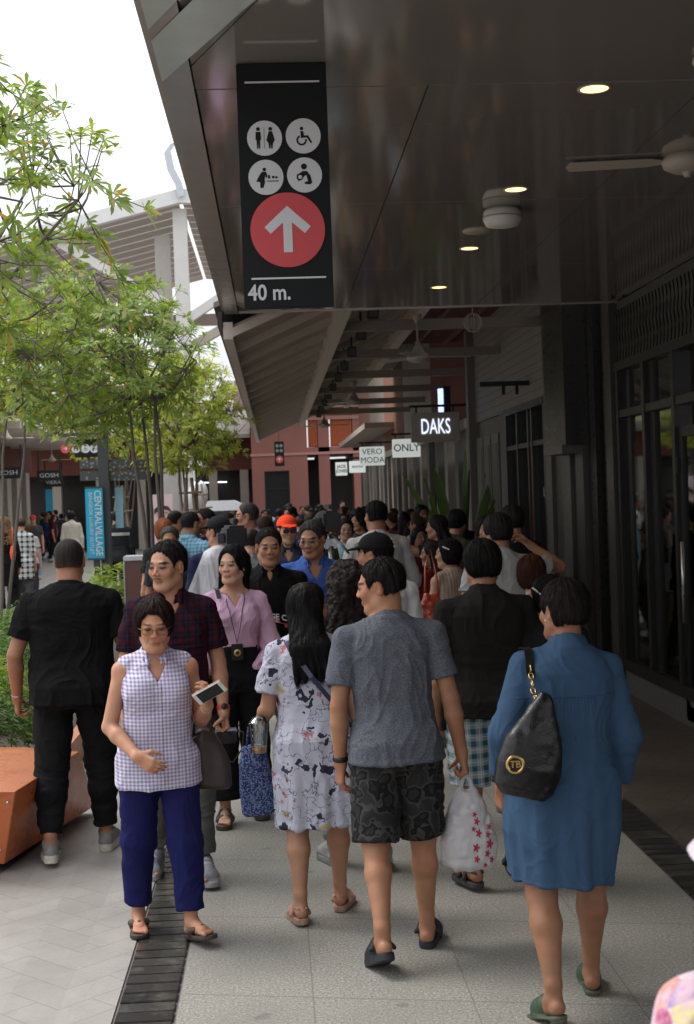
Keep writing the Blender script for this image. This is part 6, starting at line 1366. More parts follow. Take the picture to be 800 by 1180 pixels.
sh_ = Vector((-.125, -.02, .822*h_))-bp; stp = drape(tr_, [Vector((.055, -.0, .19))+bp, bp+sh_*.55+Vector((0, -.05, 0)), bp+sh_+Vector((0, .0, .0)), bp+sh_+Vector((0, .07, -.05))], .007, 6); stp = [p_-bp for p_ in stp]
ribbon(MB(), stp[9:], .03, Vector((0, -.4, 1)).normalized(), .006).build('strap', LEA, b)
mb = MB()
for i in range(1, 11):
    c0 = stp[i]; d_ = (stp[i+1]-stp[i-1]).normalized(); s_ = d_.cross(Vector((0, -1, 0))).normalized() if i % 2 else Vector((0, -1, .2))
    mb.tube([c0+d_*.014*math.cos(t)+s_*.009*math.sin(t)-Vector((0, .006, 0)) for t in [2*PI*k_/10 for k_ in range(11)]], .0035, 5, cap=False)
mb.build('chain', GOLD, b)

# --- 2 man in grey t-shirt
x, y = at_feet(464, 1096); L_ = 'man in heather grey t-shirt and dark camouflage shorts walking away, head turned left'
person(L_, x, y, 3, 1.675, 'm', 1.0, .0052, (.37, .195, .120), hair='short', hy=72, hp=-6, legs=((-12, 16, 3), (4, 2, 3)), feet=((-24, 2), (0, 8)), sway=-1.5, shw=1.06, slv=.66, hem=.475, ease=.004,
       armL=((-.16, .04, -1), (-.02, .20, -1)), armR=((.22, -.02, -1), (.16, .16, -1)), handR=dict(curl=.85), top=('tee', (.3, .3, .3)), topm=cloth((.165, .175, .205), 'heather', (.04, .043, .055)), wr=1.0,
       bot=('shorts', (.02, .02, .02), .96), botm=cloth((.030, .029, .030), 'camo', (.055, .053, .052), c3=(.014, .014, .015)), shoe=('clog', (.016, .018, .022), (.028, .030, .034)))
watch(L_, 0, (.01, .01, .01))
hp_ = hand_of(L_, 1, .10); b = thing_at(L_, hp_, 'plastic_bag', 'white plastic carrier bag with red lettering hanging from the hand of man in grey', 'plastic bag')
F = Field(); F.loft([(-.40, .085, .045, 0), (-.38, .112, .06, 0), (-.30, .118, .066, 0), (-.20, .095, .056, 0), (-.12, .062, .040, 0), (-.07, .030, .022, 0)], V3(0, 0, 0), np.eye(3), .02, pw=2.2)
for sx in (-1, 1): F.cap((sx*.035, 0, -.12), (sx*.018, 0, -.03), .016, .008, .02); F.cap((sx*.018, 0, -.03), (0, .0, .012), .008, .008, .008)
m, t, bb = nm('carrier_plastic'); bb.inputs['Base Color'].default_value = (.72, .70, .72, 1); bb.inputs['Roughness'].default_value = .28; bb.inputs['Transmission Weight'].default_value = .25; bb.inputs['Subsurface Weight'].default_value = .2
bump(t, bb, noise(t, ocoord(t, (1, 1, .4)), 34, 4, .6), .5, .01)
F.mesh(.005, 'bag_body', m, b, None, lambda p: np.clip(.030*(1-np.abs(2*vnoise(p*V3(16, 16, 5)+vnoise(p*9, 3)[:, None]*2, 2)-1)-.5)+.008*(vnoise(p*45, 6)-.5), -.02, .02)*np.clip((-.03-p[:, 2])/.08, 0, 1))
RM = mat('print_red', (.42, .015, .06), .5, bmp=0); body_ = part_of(b, 'bag_body'); t2 = bvh(body_)
def paste(me, tr_, M, dirv, off, m_, name, parent):
    me.transform(M)
    for v_ in me.vertices:
        ht = tr_.ray_cast(v_.co-dirv*.5, dirv); v_.co = (ht[0]-dirv*off) if ht[0] is not None else v_.co+dirv*.5
    me.materials.clear(); me.materials.append(m_); o = bpy.data.objects.new(name, me); link(o, parent); return o
paste(text_mesh('Sakura', .055, 0, .002), t2, Matrix.Translation((.062, 0, -.26)) @ Matrix.Rotation(R_(80), 4, 'Y') @ FACE, Vector((0, 1, 0)), .003, RM, 'lettering', b) if False else None
for (cx_, cz_, s_) in ((a0, a1, a2*.72) for (a0, a1, a2) in ((.02, -.16, .011), (.028, -.19, .014), (.012, -.22, .010), (.034, -.24, .015), (.075, -.25, .012), (.082, -.29, .018), (.070, -.33, .014), (.09, -.36, .012), (.02, -.30, .016), (.022, -.35, .014), (.06, -.38, .010), (.085, -.22, .012))):
    me = bpy.data.meshes.new('m'); pts = [(cx_+s_*(1+.45*math.cos(5*t))*math.cos(t), 0, cz_+s_*(1+.45*math.cos(5*t))*math.sin(t)*1.3) for t in [2*PI*k_/22 for k_ in range(22)]]; me.from_pydata(pts, [], [tuple(range(22))]); paste(me, t2, Matrix.Identity(4), Vector((0, 1, 0)), .004, RM, 'printed_motif', b)

# --- 3 woman in floral dress
x, y = at_feet(370, 1056); L_ = 'woman in pale printed dress with long black hair walking beside man in grey'
person(L_, x, y, 4, 1.53, 'f', 1.10, .0052, (.40, .225, .150), hair='long', hairc=(.010, .009, .009), hy=-58, hp=-3, legs=((-6, 6, 2), (7, 3, 2)), feet=((-4, 0), (0, 12)), sway=-1.5,
       armL=((-.22, .05, -1), (-.12, .95, -.35)), armR=((.18, .0, -1), (.02, .12, -1)), handL=dict(curl=.7), top=('dress', (.6, .6, .7)), topm=cloth((.47, .47, .56), 'print', (.45, .20, .22)), slv=.70, hem=.265, bot=('none',), shoe=('sandal', (.42, .22, .16), (.30, .20, .14)), shw=1.05, ease=.012)
K = KEEP[L_]; tr_ = bvh(part_of(K['root'], 'dress')); h_ = K['h']; stp = drape(tr_, [(-.12, -.05, .82*h_), (-.02, -.16, .72*h_), (.10, -.16, .62*h_), (.16, -.06, .55*h_)], .006, 8)
ribbon(MB(), stp, .022, Vector((0, -1, .1)), .003).build('crossbody_strap', mat('navy_strap', (.02, .025, .06), .5), K['root'])
hp_ = hand_of(L_, 0, .10); ptx = P(298, 845, K['root'].location.y-.02); b = empty('juice_cup', (ptx.x, ptx.y, ptx.z-.09), 0, 'clear plastic cup with orange drink at the bottom held by the dress woman', 'cup')
CUP = glass_dark('clear_cup', (.5, .5, .5)); CUP.node_tree.nodes['Transparent BSDF'].inputs[0].default_value = (.86, .88, .9, 1)
MB().lathe([(.034, 0), (.046, .135), (.048, .14), (.046, .142), (.030, .165), (0, .17)], n=28).build('cup_wall', CUP, b); MB().lathe([(0, .002), (.033, .002), (.036, .028), (0, .028)], n=24).build('juice', mat('orange_juice', (.70, .27, .05), .3), b)
ptx = P(295, 896, K['root'].location.y+.05); b = empty('tote_bag', ptx, R_(8), 'navy blue speckled tote bag hanging left of the printed dress', 'tote bag'); F = Field()
F.loft([(-.17, .065, .04, 0), (-.155, .076, .05, 0), (-.05, .082, .055, 0), (.08, .072, .045, 0), (.15, .05, .03, 0)], V3(0, 0, 0), rotm('y', -3), .02, pw=2.8)
TM = cloth((.020, .035, .12), 'speckle', (.16, .20, .33)); F.mesh(.005, 'bag_body', TM, b, None, lambda p: .014*(vnoise(p*V3(14, 14, 6), 4)-.5)); MB().tube([(-.04, 0, .14), (-.025, 0, .24), (.0, .0, .27), (.02, 0, .24), (.04, 0, .14)], .006, 6).build('handle', TM, b)

# --- 4 older woman in checked blouse
x, y = at_feet(190, 1076); L_ = 'older woman in sleeveless lilac checked blouse with glasses walking toward the camera'
person(L_, x, y, -170, 1.50, 'f', 1.10, .0046, (.46, .25, .165), hair='old_bob', hairc=(.018, .009, .008), hy=-4, hp=-7, old=True, legs=((13, 5, 3), (-7, 4, 3)), feet=((12, 16), (0, -4)), shw=1.04, ease=.004, headk=1.06,
       armL=((-.22, -.10, -1), (-.02, .72, .34)), armR=((.26, .12, -1), (-.50, .80, -.50)), handL=dict(curl=.50, n=(.75, -.35, .3), d=(.10, .45, .9), spread=.14), handR=dict(curl=.30, n=(-.5, -.7, 0), d=(-.75, .45, -.45)),
       top=('sleeveless', (.7, .7, .8)), topm=cloth((.66, .64, .70), 'gingham', (.27, .22, .42)), collar='shirt', hem=.44, bot=('crop', NAVY, 1.86), shoe=('flip', (.085, .055, .040), (.05, .04, .035)), wr=.8)
glasses(L_, mat('copper_frame', (.16, .08, .05), .3, .6), glass_dark('tinted_lens', (.25, .14, .06), .0), r=(.025, .0175), y=.112)
for n_ in ('tinted_lens',): bpy.data.materials[n_].node_tree.nodes['Transparent BSDF'].inputs[0].default_value = (.93, .80, .66, 1)
K = KEEP[L_]; h_ = K['h']; placket(L_, .455*h_, .765*h_, cloth((.66, .64, .70), 'gingham', (.27, .22, .42))); buttons(L_, [h_*q_ for q_ in (.48, .54, .60, .66, .72)], WHITEM, .0055)
a_ = K['arms'][0]; hp_ = Vector(a_[2])+Vector(K['Mt'] @ V3(.0, .10, .075)); b = thing_at(L_, hp_, 'smartphone', 'white smartphone with dark screen held up by the older woman', 'phone', rz=R_(-170))
MM = Matrix.Rotation(R_(-35), 4, 'X') @ Matrix.Rotation(R_(-56), 4, 'Y'); WG = mat('phone_white', (.75, .74, .72), .3, bmp=0)
MB().box(-.036, .036, -.004, .004, -.072, .072, M=MM, bev=.0035).build('phone_case', WG, b); MB().box(-.031, .031, .0042, .005, -.054, .054, M=MM).build('screen', mat('screen', (.012, .013, .018), .08, bmp=0), b)
MB().box(-.037, .037, -.0052, -.004, -.073, .073, M=MM).build('back_cover', mat('tan_case', (.6, .36, .2), .5), b)
MB().lathe([(.0165*h_*1.02, -.004), (.0165*h_*1.12, 0), (.0165*h_*1.02, .004)], n=18, M=Matrix.Translation(Vector(a_[2]-a_[4]*.03)) @ Vector(a_[4]).to_track_quat('Z', 'Y').to_matrix().to_4x4()).build('bracelet', mat('pearl', (.6, .58, .52), .25), K['root'])
ptx = P(236, 873, K['root'].location.y+.10); b = empty('handbag', ptx, 0, 'dark brown fabric handbag hanging beside the checked blouse', 'handbag'); F = Field()
F.loft([(-.135, .12, .05, 0), (-.12, .135, .06, 0), (-.02, .115, .055, 0), (.08, .07, .04, 0), (.13, .035, .025, 0)], V3(0, 0, 0), rotm('y', 6), .02, pw=2.6)
BRL = mat('brown_bag', (.035, .022, .018), .45, bmp=.3, scale=9, var=.3); F.mesh(.005, 'bag_body', BRL, b, None, lambda p: .018*(vnoise(p*V3(18, 18, 5), 4)-.5)); MB().tube([(-.05, 0, .08), (-.04, -.02, .17), (-.01, -.03, .21), (.03, -.02, .17), (.04, 0, .08)], .008, 7).build('handle', BRL, b)

# --- 5 man in burgundy plaid shirt
x, y = at_feet(208, 1013); L_ = 'man in dark burgundy plaid shirt and grey trousers behind the older woman'
person(L_, x, y, -176, 1.735, 'm', 1.02, .0050, (.42, .235, .155), hair='short', hairc=(.012, .010, .010), hy=-34, hp=-4, legs=((9, 8, 3), (-8, 8, 3)), feet=((4, 4), (-6, 4)), ease=.006, shw=.98, headk=1.05,
       armL=((-.20, -.02, -1), (-.06, .40, -1)), armR=((.22, .02, -1), (.0, .35, -1)), handL=dict(curl=.8), top=('shirt', (.1, .02, .03)), topm=cloth((.013, .006, .011), 'plaid', (.040, .008, .015), 1.0, c3=(.02, .02, .05)), collar='shirt', slv=.72,
       bot=('trousers', (.10, .105, .095)), shoe=('sneaker', (.20, .20, .22), (.33, .33, .35)))
K = KEEP[L_]; h_ = K['h']; placket(L_, .49*h_, .765*h_, cloth((.013, .006, .011), 'plaid', (.040, .008, .015), 1.0, c3=(.02, .02, .05))); watch(L_, 0, (.55, .05, .03))
# moustache
O, M = K['hf']; mb = MB()
for sx in (-1, 1): mb.tube([Vector(O+M @ (V3(sx*q_, .1015-q_*.35, -.046-q_*.18)*K['hs'])) for q_ in (.002, .010, .018, .025)], [.0028, .003, .0025, .001], 5)
mb.build('moustache', mat('moustache', (.03, .02, .018), .8), K['root'])
hp_ = hand_of(L_, 0, .13); b = thing_at(L_, hp_, 'camera', 'silver and black camera held low by the man in burgundy plaid', 'camera')
MB().box(-.055, .055, -.02, .02, -.035, .035, bev=.006).build('camera_body', BLACK, b); MB().box(-.056, .056, -.019, .019, .02, .042, bev=.004).build('top_plate', mat('silver', (.5, .52, .55), .25, .8), b); MB().tube([(0, .02, -.002), (0, .06, -.002)], .026, 20).build('lens', BLACK, b)
MB().tube([(-.055, 0, .03), (-.09, .02, .02), (-.08, .03, -.06), (-.03, .03, -.13), (.03, .02, -.10), (.06, .0, .03)], .004, 6).build('strap', BLACK, b)

# --- 6 man in black
x, y = at_feet(92, 986); L_ = 'heavy man in black t-shirt and black joggers walking away at left'
person(L_, x, y, 4, 1.765, 'm', 1.30, .0055, (.30, .155, .095), hair='buzz', hairc=(.020, .016, .014), hy=-4, legs=((-10, 10, 3), (8, 4, 4)), feet=((-6, 0), (0, 4)), ease=.010, shw=1.02, slv=.68,
       armL=((-.34, -.05, -1), (-.02, .42, -1)), armR=((.30, .0, -1), (.0, .35, -1)), handL=dict(curl=.6), top=('tee', BK), bot=('jogger', (.008, .008, .009)), shoe=('sneaker', (.17, .16, .15), (.52, .50, .42)), hem=.470, wr=1.2)
K = KEEP[L_]; a_ = K['arms'][0]; MB().lathe([(.0165*K['h']*1.15, -.003), (.0165*K['h']*1.22, 0), (.0165*K['h']*1.15, .003)], n=18, M=Matrix.Translation(Vector(a_[2]-a_[4]*.02)) @ Vector(a_[4]).to_track_quat('Z', 'Y').to_matrix().to_4x4()).build('bracelet', mat('silver', (.5, .52, .55), .25, .8), K['root'])

# --- 7 woman in pink blouse
x, y, h0 = at_head(268, 633, 8.5); L_ = 'young woman in pink ruffled blouse with long black hair and neck badge'
person(L_, x, y, -175, 1.66, 'f', .92, .0048, (.50, .30, .22), hair='long', hairc=(.009, .008, .008), hy=-30, hp=2, legs=((-6, 4, 2), (7, 4, 2)), top=('tucked', (.58, .36, .50)), topm=cloth((.56, .33, .47), 'stripe', (.60, .40, .52), .35), collar='v', slv=1.25, sleevew=1.35,
       armL=((-.25, .0, -1), (-.05, .6, -.7)), armR=((.2, .0, -1), (-.05, .35, -1)), bot=('wide', (.010, .010, .012)), shoe=('sandal', (.10, .08, .07)), headk=1.04)
K = KEEP[L_]; h_ = K['h']; tr_ = bvh(part_of(K['root'], 'blouse')); bz = .605*h_; ht = tr_.ray_cast(Vector((.0, 1, bz+.05)), Vector((0, -1, 0))); by = ht[0].y+.02 if ht[0] is not None else .16
for sx in (-1, 1):
    l = drape(tr_, [(sx*.06, .01, .835*h_), (sx*.05, .10, .78*h_), (sx*.022, .17, .70*h_), (0, by, bz+.055)], .004, 6); MB().tube(l, .0022, 5).build('lanyard', BLACK, K['root'])
bd = MB().box(-.035, .035, by-.004, by+.004, bz-.05, bz+.05, bev=.003).build('badge', BLACK, K['root']); MB().lathe([(.010, .0), (.022, .001), (.022, .002), (.010, .002)], n=20, M=Matrix.Translation((0, by+.005, bz-.004)) @ Matrix.Rotation(R_(-90), 4, 'X')).build('seal', mat('brass_print', (.45, .32, .12), .4, .5), bd)
ribbon(MB(), drape(tr_, [(.095, .10, .80*h_), (.105, .07, .83*h_), (.105, -.04, .82*h_)], .006, 6)+[], .026, Vector((0, .7, .7)), .004).build('bag_strap', mat('navy_strap', (.02, .025, .06), .5), K['root'])
# ruffle cuffs
for i in (0, 1):
    a_ = K['arms'][i]; c0 = V3(*a_[1])+V3(*a_[4])*.035; F = Field(); d_ = a_[4]; Mz = np.array(Vector(d_).to_track_quat('Z', 'Y').to_matrix()); F.loft([(-.02, .045, .045, 0), (.05, .085, .080, 0), (.11, .115, .10, 0), (.13, .118, .105, 0)], c0, Mz, .01, pw=2)
    def rf(p, c0=c0, Mz=Mz):
        q_ = (p-c0) @ Mz; an_ = np.arctan2(q_[:, 1], q_[:, 0]); return .016*np.clip(q_[:, 2]/.1, 0, 1.2)*np.sin(an_*8+3*vnoise(p*12, 2))
    F.mesh(.005, 'ruffle_cuff', cloth((.56, .33, .47), 'stripe', (.60, .40, .52), .35), K['root'], None, rf)

# --- 8 man in dark polo with plaid shorts
x, y = at_feet(570, 1016); L_ = 'man in charcoal polo and blue plaid shorts from behind, between grey man and denim dress'
person(L_, x, y, 3, 1.68, 'm', 1.14, .0056, (.30, .155, .095), hair='thick', hairc=(.008, .008, .008), hy=4, legs=((-7, 6, 3), (10, 4, 3)), feet=((0, 10), (-6, 6)), top=('polo', (.013, .012, .011)), collar='polo', slv=.7, ease=.008, shw=1.05,
       bot=('shorts', (.3, .4, .4), .98), botm=cloth((.34, .40, .40), 'plaid', (.03, .09, .13), 1.0, c3=(.55, .55, .5)), shoe=('sandal', (.025, .022, .02), (.05, .045, .04)))
# --- 9 man in black printed t-shirt
x, y, h0 = at_head(309, 611, 9.3); L_ = 'man in black t-shirt with white arched lettering and printed car'
person(L_, x, y, -178, h0, 'm', 1.06, .0058, (.36, .20, .13), hair='short', hy=2, hp=-4, top=('polo', BK), collar='polo', headk=1.03)
K = KEEP[L_]; h_ = K['h']; project_text(L_, 'VINTAGE CAR', .052, WHT, 0, .655*h_, bend=1.6, bold=.0015)
tr_ = bvh(part_of(K['root'], 'polo_shirt'))
for (pl_, col) in (([(-.10, .0), (-.09, .025), (-.04, .03), (-.025, .055), (.04, .055), (.06, .03), (.10, .02), (.10, -.005), (-.10, -.01)], (.45, .06, .05)), ([(-.015, .032), (-.01, .048), (.035, .048), (.048, .032)], (.3, .35, .4)), ([(-.13, -.03), (.13, -.03), (.13, -.045), (-.13, -.045)], (.5, .5, .5))):
    me = bpy.data.meshes.new('m'); me.from_pydata([(-p_[0], 0, .615*h_+p_[1]) for p_ in pl_], [], [tuple(range(len(pl_)))]); paste(me, tr_, Matrix.Identity(4), Vector((0, -1, 0)), .005, mat('print_%s' % str(col), col, .6, bmp=0), 'shirt_print', K['root'])
# --- 10 man in blue shirt
x, y, h0 = at_head(360, 602, 9.7); L_ = 'greying man in bright blue collared shirt and glasses looking down left'
person(L_, x, y, -176, h0, 'm', 1.12, .0058, (.34, .19, .125), hair='short', hairc=(.04, .038, .038), hy=-26, hp=-10, top=('shirt', (.045, .095, .33)), collar='shirt', slv=.75, headk=1.04)
glasses(L_, mat('dark_steel', (.12, .12, .12), .3, .6), None); placket(L_, .52*h0, .765*h0, cloth((.045, .095, .33)))
# --- 11 orange cap
x, y, h0 = at_head(330, 597, 12.6); L_ = 'man in bright orange cap and sunglasses in the middle of the crowd'
person(L_, x, y, -175, h0, 'm', 1.0, .0066, (.42, .25, .17), hair='short', hy=6, top=('shirt', (.03, .045, .09)), collar='shirt', headk=1.03); cap_hat(L_, (.85, .07, .02)); glasses(L_, BLACK, BLACK, r=(.028, .018), y=.114)
# --- 12 woman with curly hair
x, y, h0 = at_head(401, 655, 7.3); L_ = 'woman with big dark curly hair between the printed dress and the blue shirt'
person(L_, x, y, 12, h0, 'f', 1.0, .007, hair='curly', hairc=(.014, .010, .009), hy=20, top=('tee', BK), bot=('jogger', (.2, .2, .2)))
# --- 13 man in black cap
x, y, h0 = at_head(434, 620, 8.3); L_ = 'man in black baseball cap and white t-shirt behind the grey man'
person(L_, x, y, 8, h0, 'm', 1.05, .0062, (.36, .2, .13), hair='short', hy=62, top=('tee', (.60, .60, .62)), headk=1.03); cap_hat(L_, (.010, .010, .011))
K = KEEP[L_]; O, M = K['hf']
mb = MB(); 
for zz in (.05, .072, .094): mb.lathe([(0, .002), (.008, .0)], n=10, M=Matrix.Translation(Vector(O+M @ (V3(.0, -.122+abs(zz-.05)*.4, zz)*K['hs']))) @ Matrix.Rotation(R_(90), 4, 'X'))
mb.build('cap_pin', WHT, K['root'])
# --- 14 man in white long sleeves
x, y, h0 = at_head(434, 577, 11.6); L_ = 'tall man in white long sleeved shirt seen from behind'
person(L_, x, y, 8, h0, 'm', 1.08, .0062, (.32, .17, .11), hair='short', hy=16, top=('long', (.42, .42, .42)), slv=1.7, armL=((-.3, .1, -1), (.3, .8, -.5)), armR=((.3, .1, -1), (-.2, .8, -.4)))
# --- 15 woman with hairpin
x, y, h0 = at_head(520, 624, 10.6); L_ = 'woman with white hair clip and beige striped sleeveless top looking left'
person(L_, x, y, 25, h0, 'f', .95, .0062, (.40, .24, .17), hair='bob', hy=48, top=('sleeveless', (.36, .29, .22)), topm=cloth((.36, .30, .24), 'stripe', (.26, .20, .16), .8), armL=((-.2, .1, -1), (.1, .4, -1)))
K = KEEP[L_]; O, M = K['hf']; p_ = Vector(O+M @ (V3(-.092, .0, .055)*K['hs'])); MB().box(-.004, .004, -.028, .028, -.006, .006, bev=.002, M=Matrix.Translation(p_) @ Matrix(M.tolist()).to_4x4() @ rot('X', 25)).build('hair_clip', WHT, K['root'])
ptx = P(498, 700, 10.2); b = empty('handbag', ptx, 0, 'shiny orange red patent handbag beside the striped sleeveless top', 'handbag'); F = Field(); F.loft([(-.15, .09, .05, 0), (-.12, .105, .06, 0), (.02, .095, .05, 0), (.10, .05, .03, 0)], V3(0, 0, 0), np.eye(3), .02); PATM = mat('patent_orange', (.32, .05, .02), .15, bmp=.4, scale=8)
F.mesh(.008, 'bag_body', PATM, b, None, lambda p: .025*(vnoise(p*28, 4)-.5)); MB().tube([(-.05, 0, .08), (-.03, .1, .3), (.03, .25, .42), (.05, .1, .25), (.05, 0, .08)], .008, 6).build('strap', PATM, b)
# --- 16, 17 women at left of the palm
x, y, h0 = at_head(502, 626, 11.8); person('woman in dark red top in profile, in front of the raised phone', x, y, 50, h0, 'f', .95, .0066, (.36, .2, .14), hair='long', hy=30, top=('tee', (.12, .012, .018)))
x, y, h0 = at_head(508, 594, 13.4); L_ = 'woman with dark hair raising a phone beside the tall plant'; person(L_, x, y, 70, h0, 'f', .95, .0068, (.34, .19, .13), hair='long', hy=10, top=('tee', (.02, .02, .022)), armL=((-.3, .9, .0), (.3, .8, .4)), armR=((.3, .8, -.1), (-.3, .8, .5)))
b = thing_at(L_, (0, .62, .80*h0), 'smartphone', 'dark phone lifted by the woman near the tall plant', 'phone'); MB().box(-.07, .07, -.004, .004, -.036, .036, bev=.003).build('phone_case', BLACK, b); MB().box(-.06, .06, -.006, -.004, -.03, .03).build('screen', mat('screen', (.012, .013, .018), .08, bmp=0), b)
# --- 18 white tee with raised arm
x, y, h0 = at_head(575, 594, 9.6); L_ = 'man in white t-shirt lifting one arm behind the charcoal polo'
person(L_, x, y, 10, h0, 'm', 1.05, .0064, (.33, .18, .12), hair='thick', hy=30, top=('tee', (.40, .40, .40)), armR=((.95, .3, -.12), (-.55, .5, .55)), armL=((-.3, 0, -1), (.1, .4, -1)))
x, y, h0 = at_head(592, 584, 11.6); person('man with dark hair behind the raised arm of the white t-shirt man', x, y, 20, h0, 'm', 1.0, .0075, hair='thick', hy=20, top=('tee', (.015, .015, .018)))
x, y, h0 = at_head(557, 596, 11.9); person('woman in dark maroon top left of the white t-shirt man', x, y, -160, h0, 'f', 1.0, .0072, hair='bob', hy=-20, top=('tee', (.05, .012, .016)))
x, y, h0 = at_head(617, 644, 8.3); person('woman with reddish brown bob and black top near the denim dress', x, y, 40, h0, 'f', 1.0, .0062, (.42, .25, .18), hair='bob', hairc=(.055, .022, .014), hy=-70, top=('tee', (.02, .02, .02)))
x, y, h0 = at_head(634, 670, 6.9); L_ = 'woman in black with dark hair and white hair clip just ahead of the denim dress'; person(L_, x, y, 10, h0, 'f', 1.02, .0062, hair='bob', hairc=(.008, .008, .009), hy=40, top=('tee', (.012, .012, .014)), bot=('trousers', (.012, .012, .014)))
K = KEEP[L_]; O, M = K['hf']; p_ = Vector(O+M @ (V3(-.090, .01, .05)*K['hs'])); MB().box(-.004, .004, -.03, .03, -.004, .004, bev=.0015, M=Matrix.Translation(p_) @ Matrix(M.tolist()).to_4x4() @ rot('X', 35)).build('hair_clip', WHT, K['root'])
# --- middle distance left
x, y, h0 = at_head(252, 597, 11.6); L_ = 'man in navy and white raglan t-shirt and black cap seen from behind'
person(L_, x, y, 4, h0, 'm', 1.02, .0064, (.34, .18, .12), hair='short', hy=50, top=('tee', (.5, .5, .52)), topm=cloth((.50, .50, .53), 'raglan', (.014, .016, .05), .172+.45*.78*h0), slv=.95); cap_hat(L_, (.012, .012, .014))
x, y, h0 = at_head(288, 579, 13.5); L_ = 'older man in lilac shirt with glasses in profile'
person(L_, x, y, 140, h0, 'm', 1.08, .0068, (.36, .2, .14), hair='short', hairc=(.03, .028, .028), hy=-45, top=('shirt', (.44, .30, .45)), collar='shirt'); glasses(L_, BLACK, None)
x, y, h0 = at_head(217, 590, 14.2); person('man in light blue checked shirt beyond the frowning woman', x, y, -30, h0, 'm', 1.05, .0068, (.3, .16, .1), hair='short', hy=-20, top=('shirt', (.2, .4, .5)), topm=cloth((.26, .46, .56), 'plaid', (.08, .22, .32), .6), collar='shirt')
x, y, h0 = at_head(240, 586, 14.4); person('man in dark shirt facing the checked shirt, hand at his chin', x, y, 120, h0, 'm', 1.0, .007, (.32, .17, .11), hair='short', top=('tee', (.02, .025, .04)), armR=((.15, .5, -.9), (-.2, .5, .8)))
x, y, h0 = at_head(196, 607, 12.4); person('frowning woman with pulled back frizzy hair and dark scarf', x, y, 178, h0, 'f', 1.02, .0066, (.30, .16, .1), hair='bun', hairc=(.03, .026, .024), hp=-6, top=('tee', (.03, .03, .035)))
x, y, h0 = at_head(189, 598, 14.0); person('woman with orange dyed hair in the crowd beside the poster', x, y, 20, h0, 'f', 1.0, .007, hair='bob', hairc=(.16, .05, .02), top=('tee', (.02, .02, .02)))
x, y, h0 = at_head(199, 589, 17); person('man in tan shirt in front of the pink poster', x, y, -60, h0, 'm', 1.0, .009, hair='short', top=('tee', (.30, .2, .1)))
x, y, h0 = at_head(398, 599, 15.2); L_ = 'woman in pale blue top facing the camera with a shoulder strap'; person(L_, x, y, -178, h0, 'f', .95, .007, (.42, .26, .19), hair='bob', top=('tee', (.35, .47, .55)))
x, y, h0 = at_head(416, 588, 16); person('woman with wavy dark hair in profile beside the tall white shirt man', x, y, 150, h0, 'f', 1.0, .0075, hair='curly', hy=-20, top=('tee', (.04, .04, .045)))
# black jacket man by the post
x, y = at_feet(141, 702); L_ = 'man in black jacket with white stripe across the back beside the dark post'; person(L_, x, 25.6, 2, 1.82, 'm', 1.1, .010, hair='thick', top=('jacket', (.022, .024, .028)), bot=('trousers', BK), shoe=('sneaker', (.5, .5, .5)), hy=10, legs=((-3, 2, 4), (4, 3, 6)))
K = KEEP[L_]; tr_ = bvh(part_of(K['root'], 'jacket')); me = bpy.data.meshes.new('m'); n_ = 12; me.from_pydata([(-.22+.44*i/n_, 0, z_) for z_ in (.735*1.82, .765*1.82) for i in range(n_+1)], [], [(i, i+1, i+n_+2, i+n_+1) for i in range(n_)]); paste(me, tr_, Matrix.Identity(4), Vector((0, 1, 0)), .008, mat('stripe_white', (.5, .5, .5), .6), 'back_stripe', K['root'])
ptx = P(153, 690, 25.0); b = empty('yellow_bag', (ptx.x, 25.0, ptx.z-.18), 0, 'small bright yellow carrier bag beside the black jacket man', 'bag'); F = Field(); F.loft([(0, .09, .05, 0), (.05, .11, .06, 0), (.28, .10, .05, 0)], V3(0, 0, 0), np.eye(3), .01); YM = mat('yellow', (.75, .42, .02), .5); F.mesh(.01, 'bag_body', YM, b); MB().tube([(-.05, 0, .27), (-.03, 0, .38), (.03, 0, .38), (.05, 0, .27)], .006, 5).build('handle', YM, b)
# left edge group
x, y, h0 = at_head(24, 598, 26.4); person('woman in black and white checked shirt at the left edge', x, y, 4, h0, 'f', 1.05, .009, hair='bun', hairc=(.03, .016, .012), top=('long', (.6, .6, .6)), topm=cloth((.60, .60, .60), 'plaid', (.012, .012, .014), 1.6, c3=(.3, .3, .3)), hem=.33, slv=1.3, bot=('trousers', (.06, .06, .065)))
x, y, h0 = at_head(4, 597, 25.0); L_ = 'woman in long black clothes with curly fair hair at the left edge'; person(L_, x, y, 10, h0, 'f', 1.1, .010, hair='curly', hairc=(.14, .075, .035), top=('jacket', BK), hem=.3, bot=('wide', BK))
ptx = P(15, 637, 24.8); b = empty('red_bag', ptx, 0, 'small bright orange red pouch at the side of the woman in black', 'bag'); F = Field(); F.loft([(-.13, .035, .04, 0), (0, .055, .05, 0), (.12, .03, .03, 0)], V3(0, 0, 0), np.eye(3), .01); RM2 = mat('orange_red', (.75, .08, .02), .5); F.mesh(.01, 'bag_body', RM2, b); MB().tube([(0, 0, .10), (.0, .02, .45)], .008, 5).build('strap', RM2, b)
x, y, h0 = at_head(32, 604, 28.5); person('woman in pale grey t-shirt behind the checked shirt', x, y, 10, h0, 'f', 1.0, .011, hair='bob', hairc=(.05, .03, .02), top=('tee', (.35, .35, .34)))
x, y, h0 = at_head(38, 594, 37.5); L_ = 'man in red cap, dark t-shirt and light jeans walking toward the camera'; person(L_, x, y, -175, h0, 'm', 1.0, .011, hair='short', top=('tee', (.045, .042, .042)), bot=('trousers', (.22, .32, .42)), shoe=('shoe', (.3, .25, .2)), legs=((9, 6, 3), (-8, 4, 3))); cap_hat(L_, (.35, .03, .03), vox=.012)
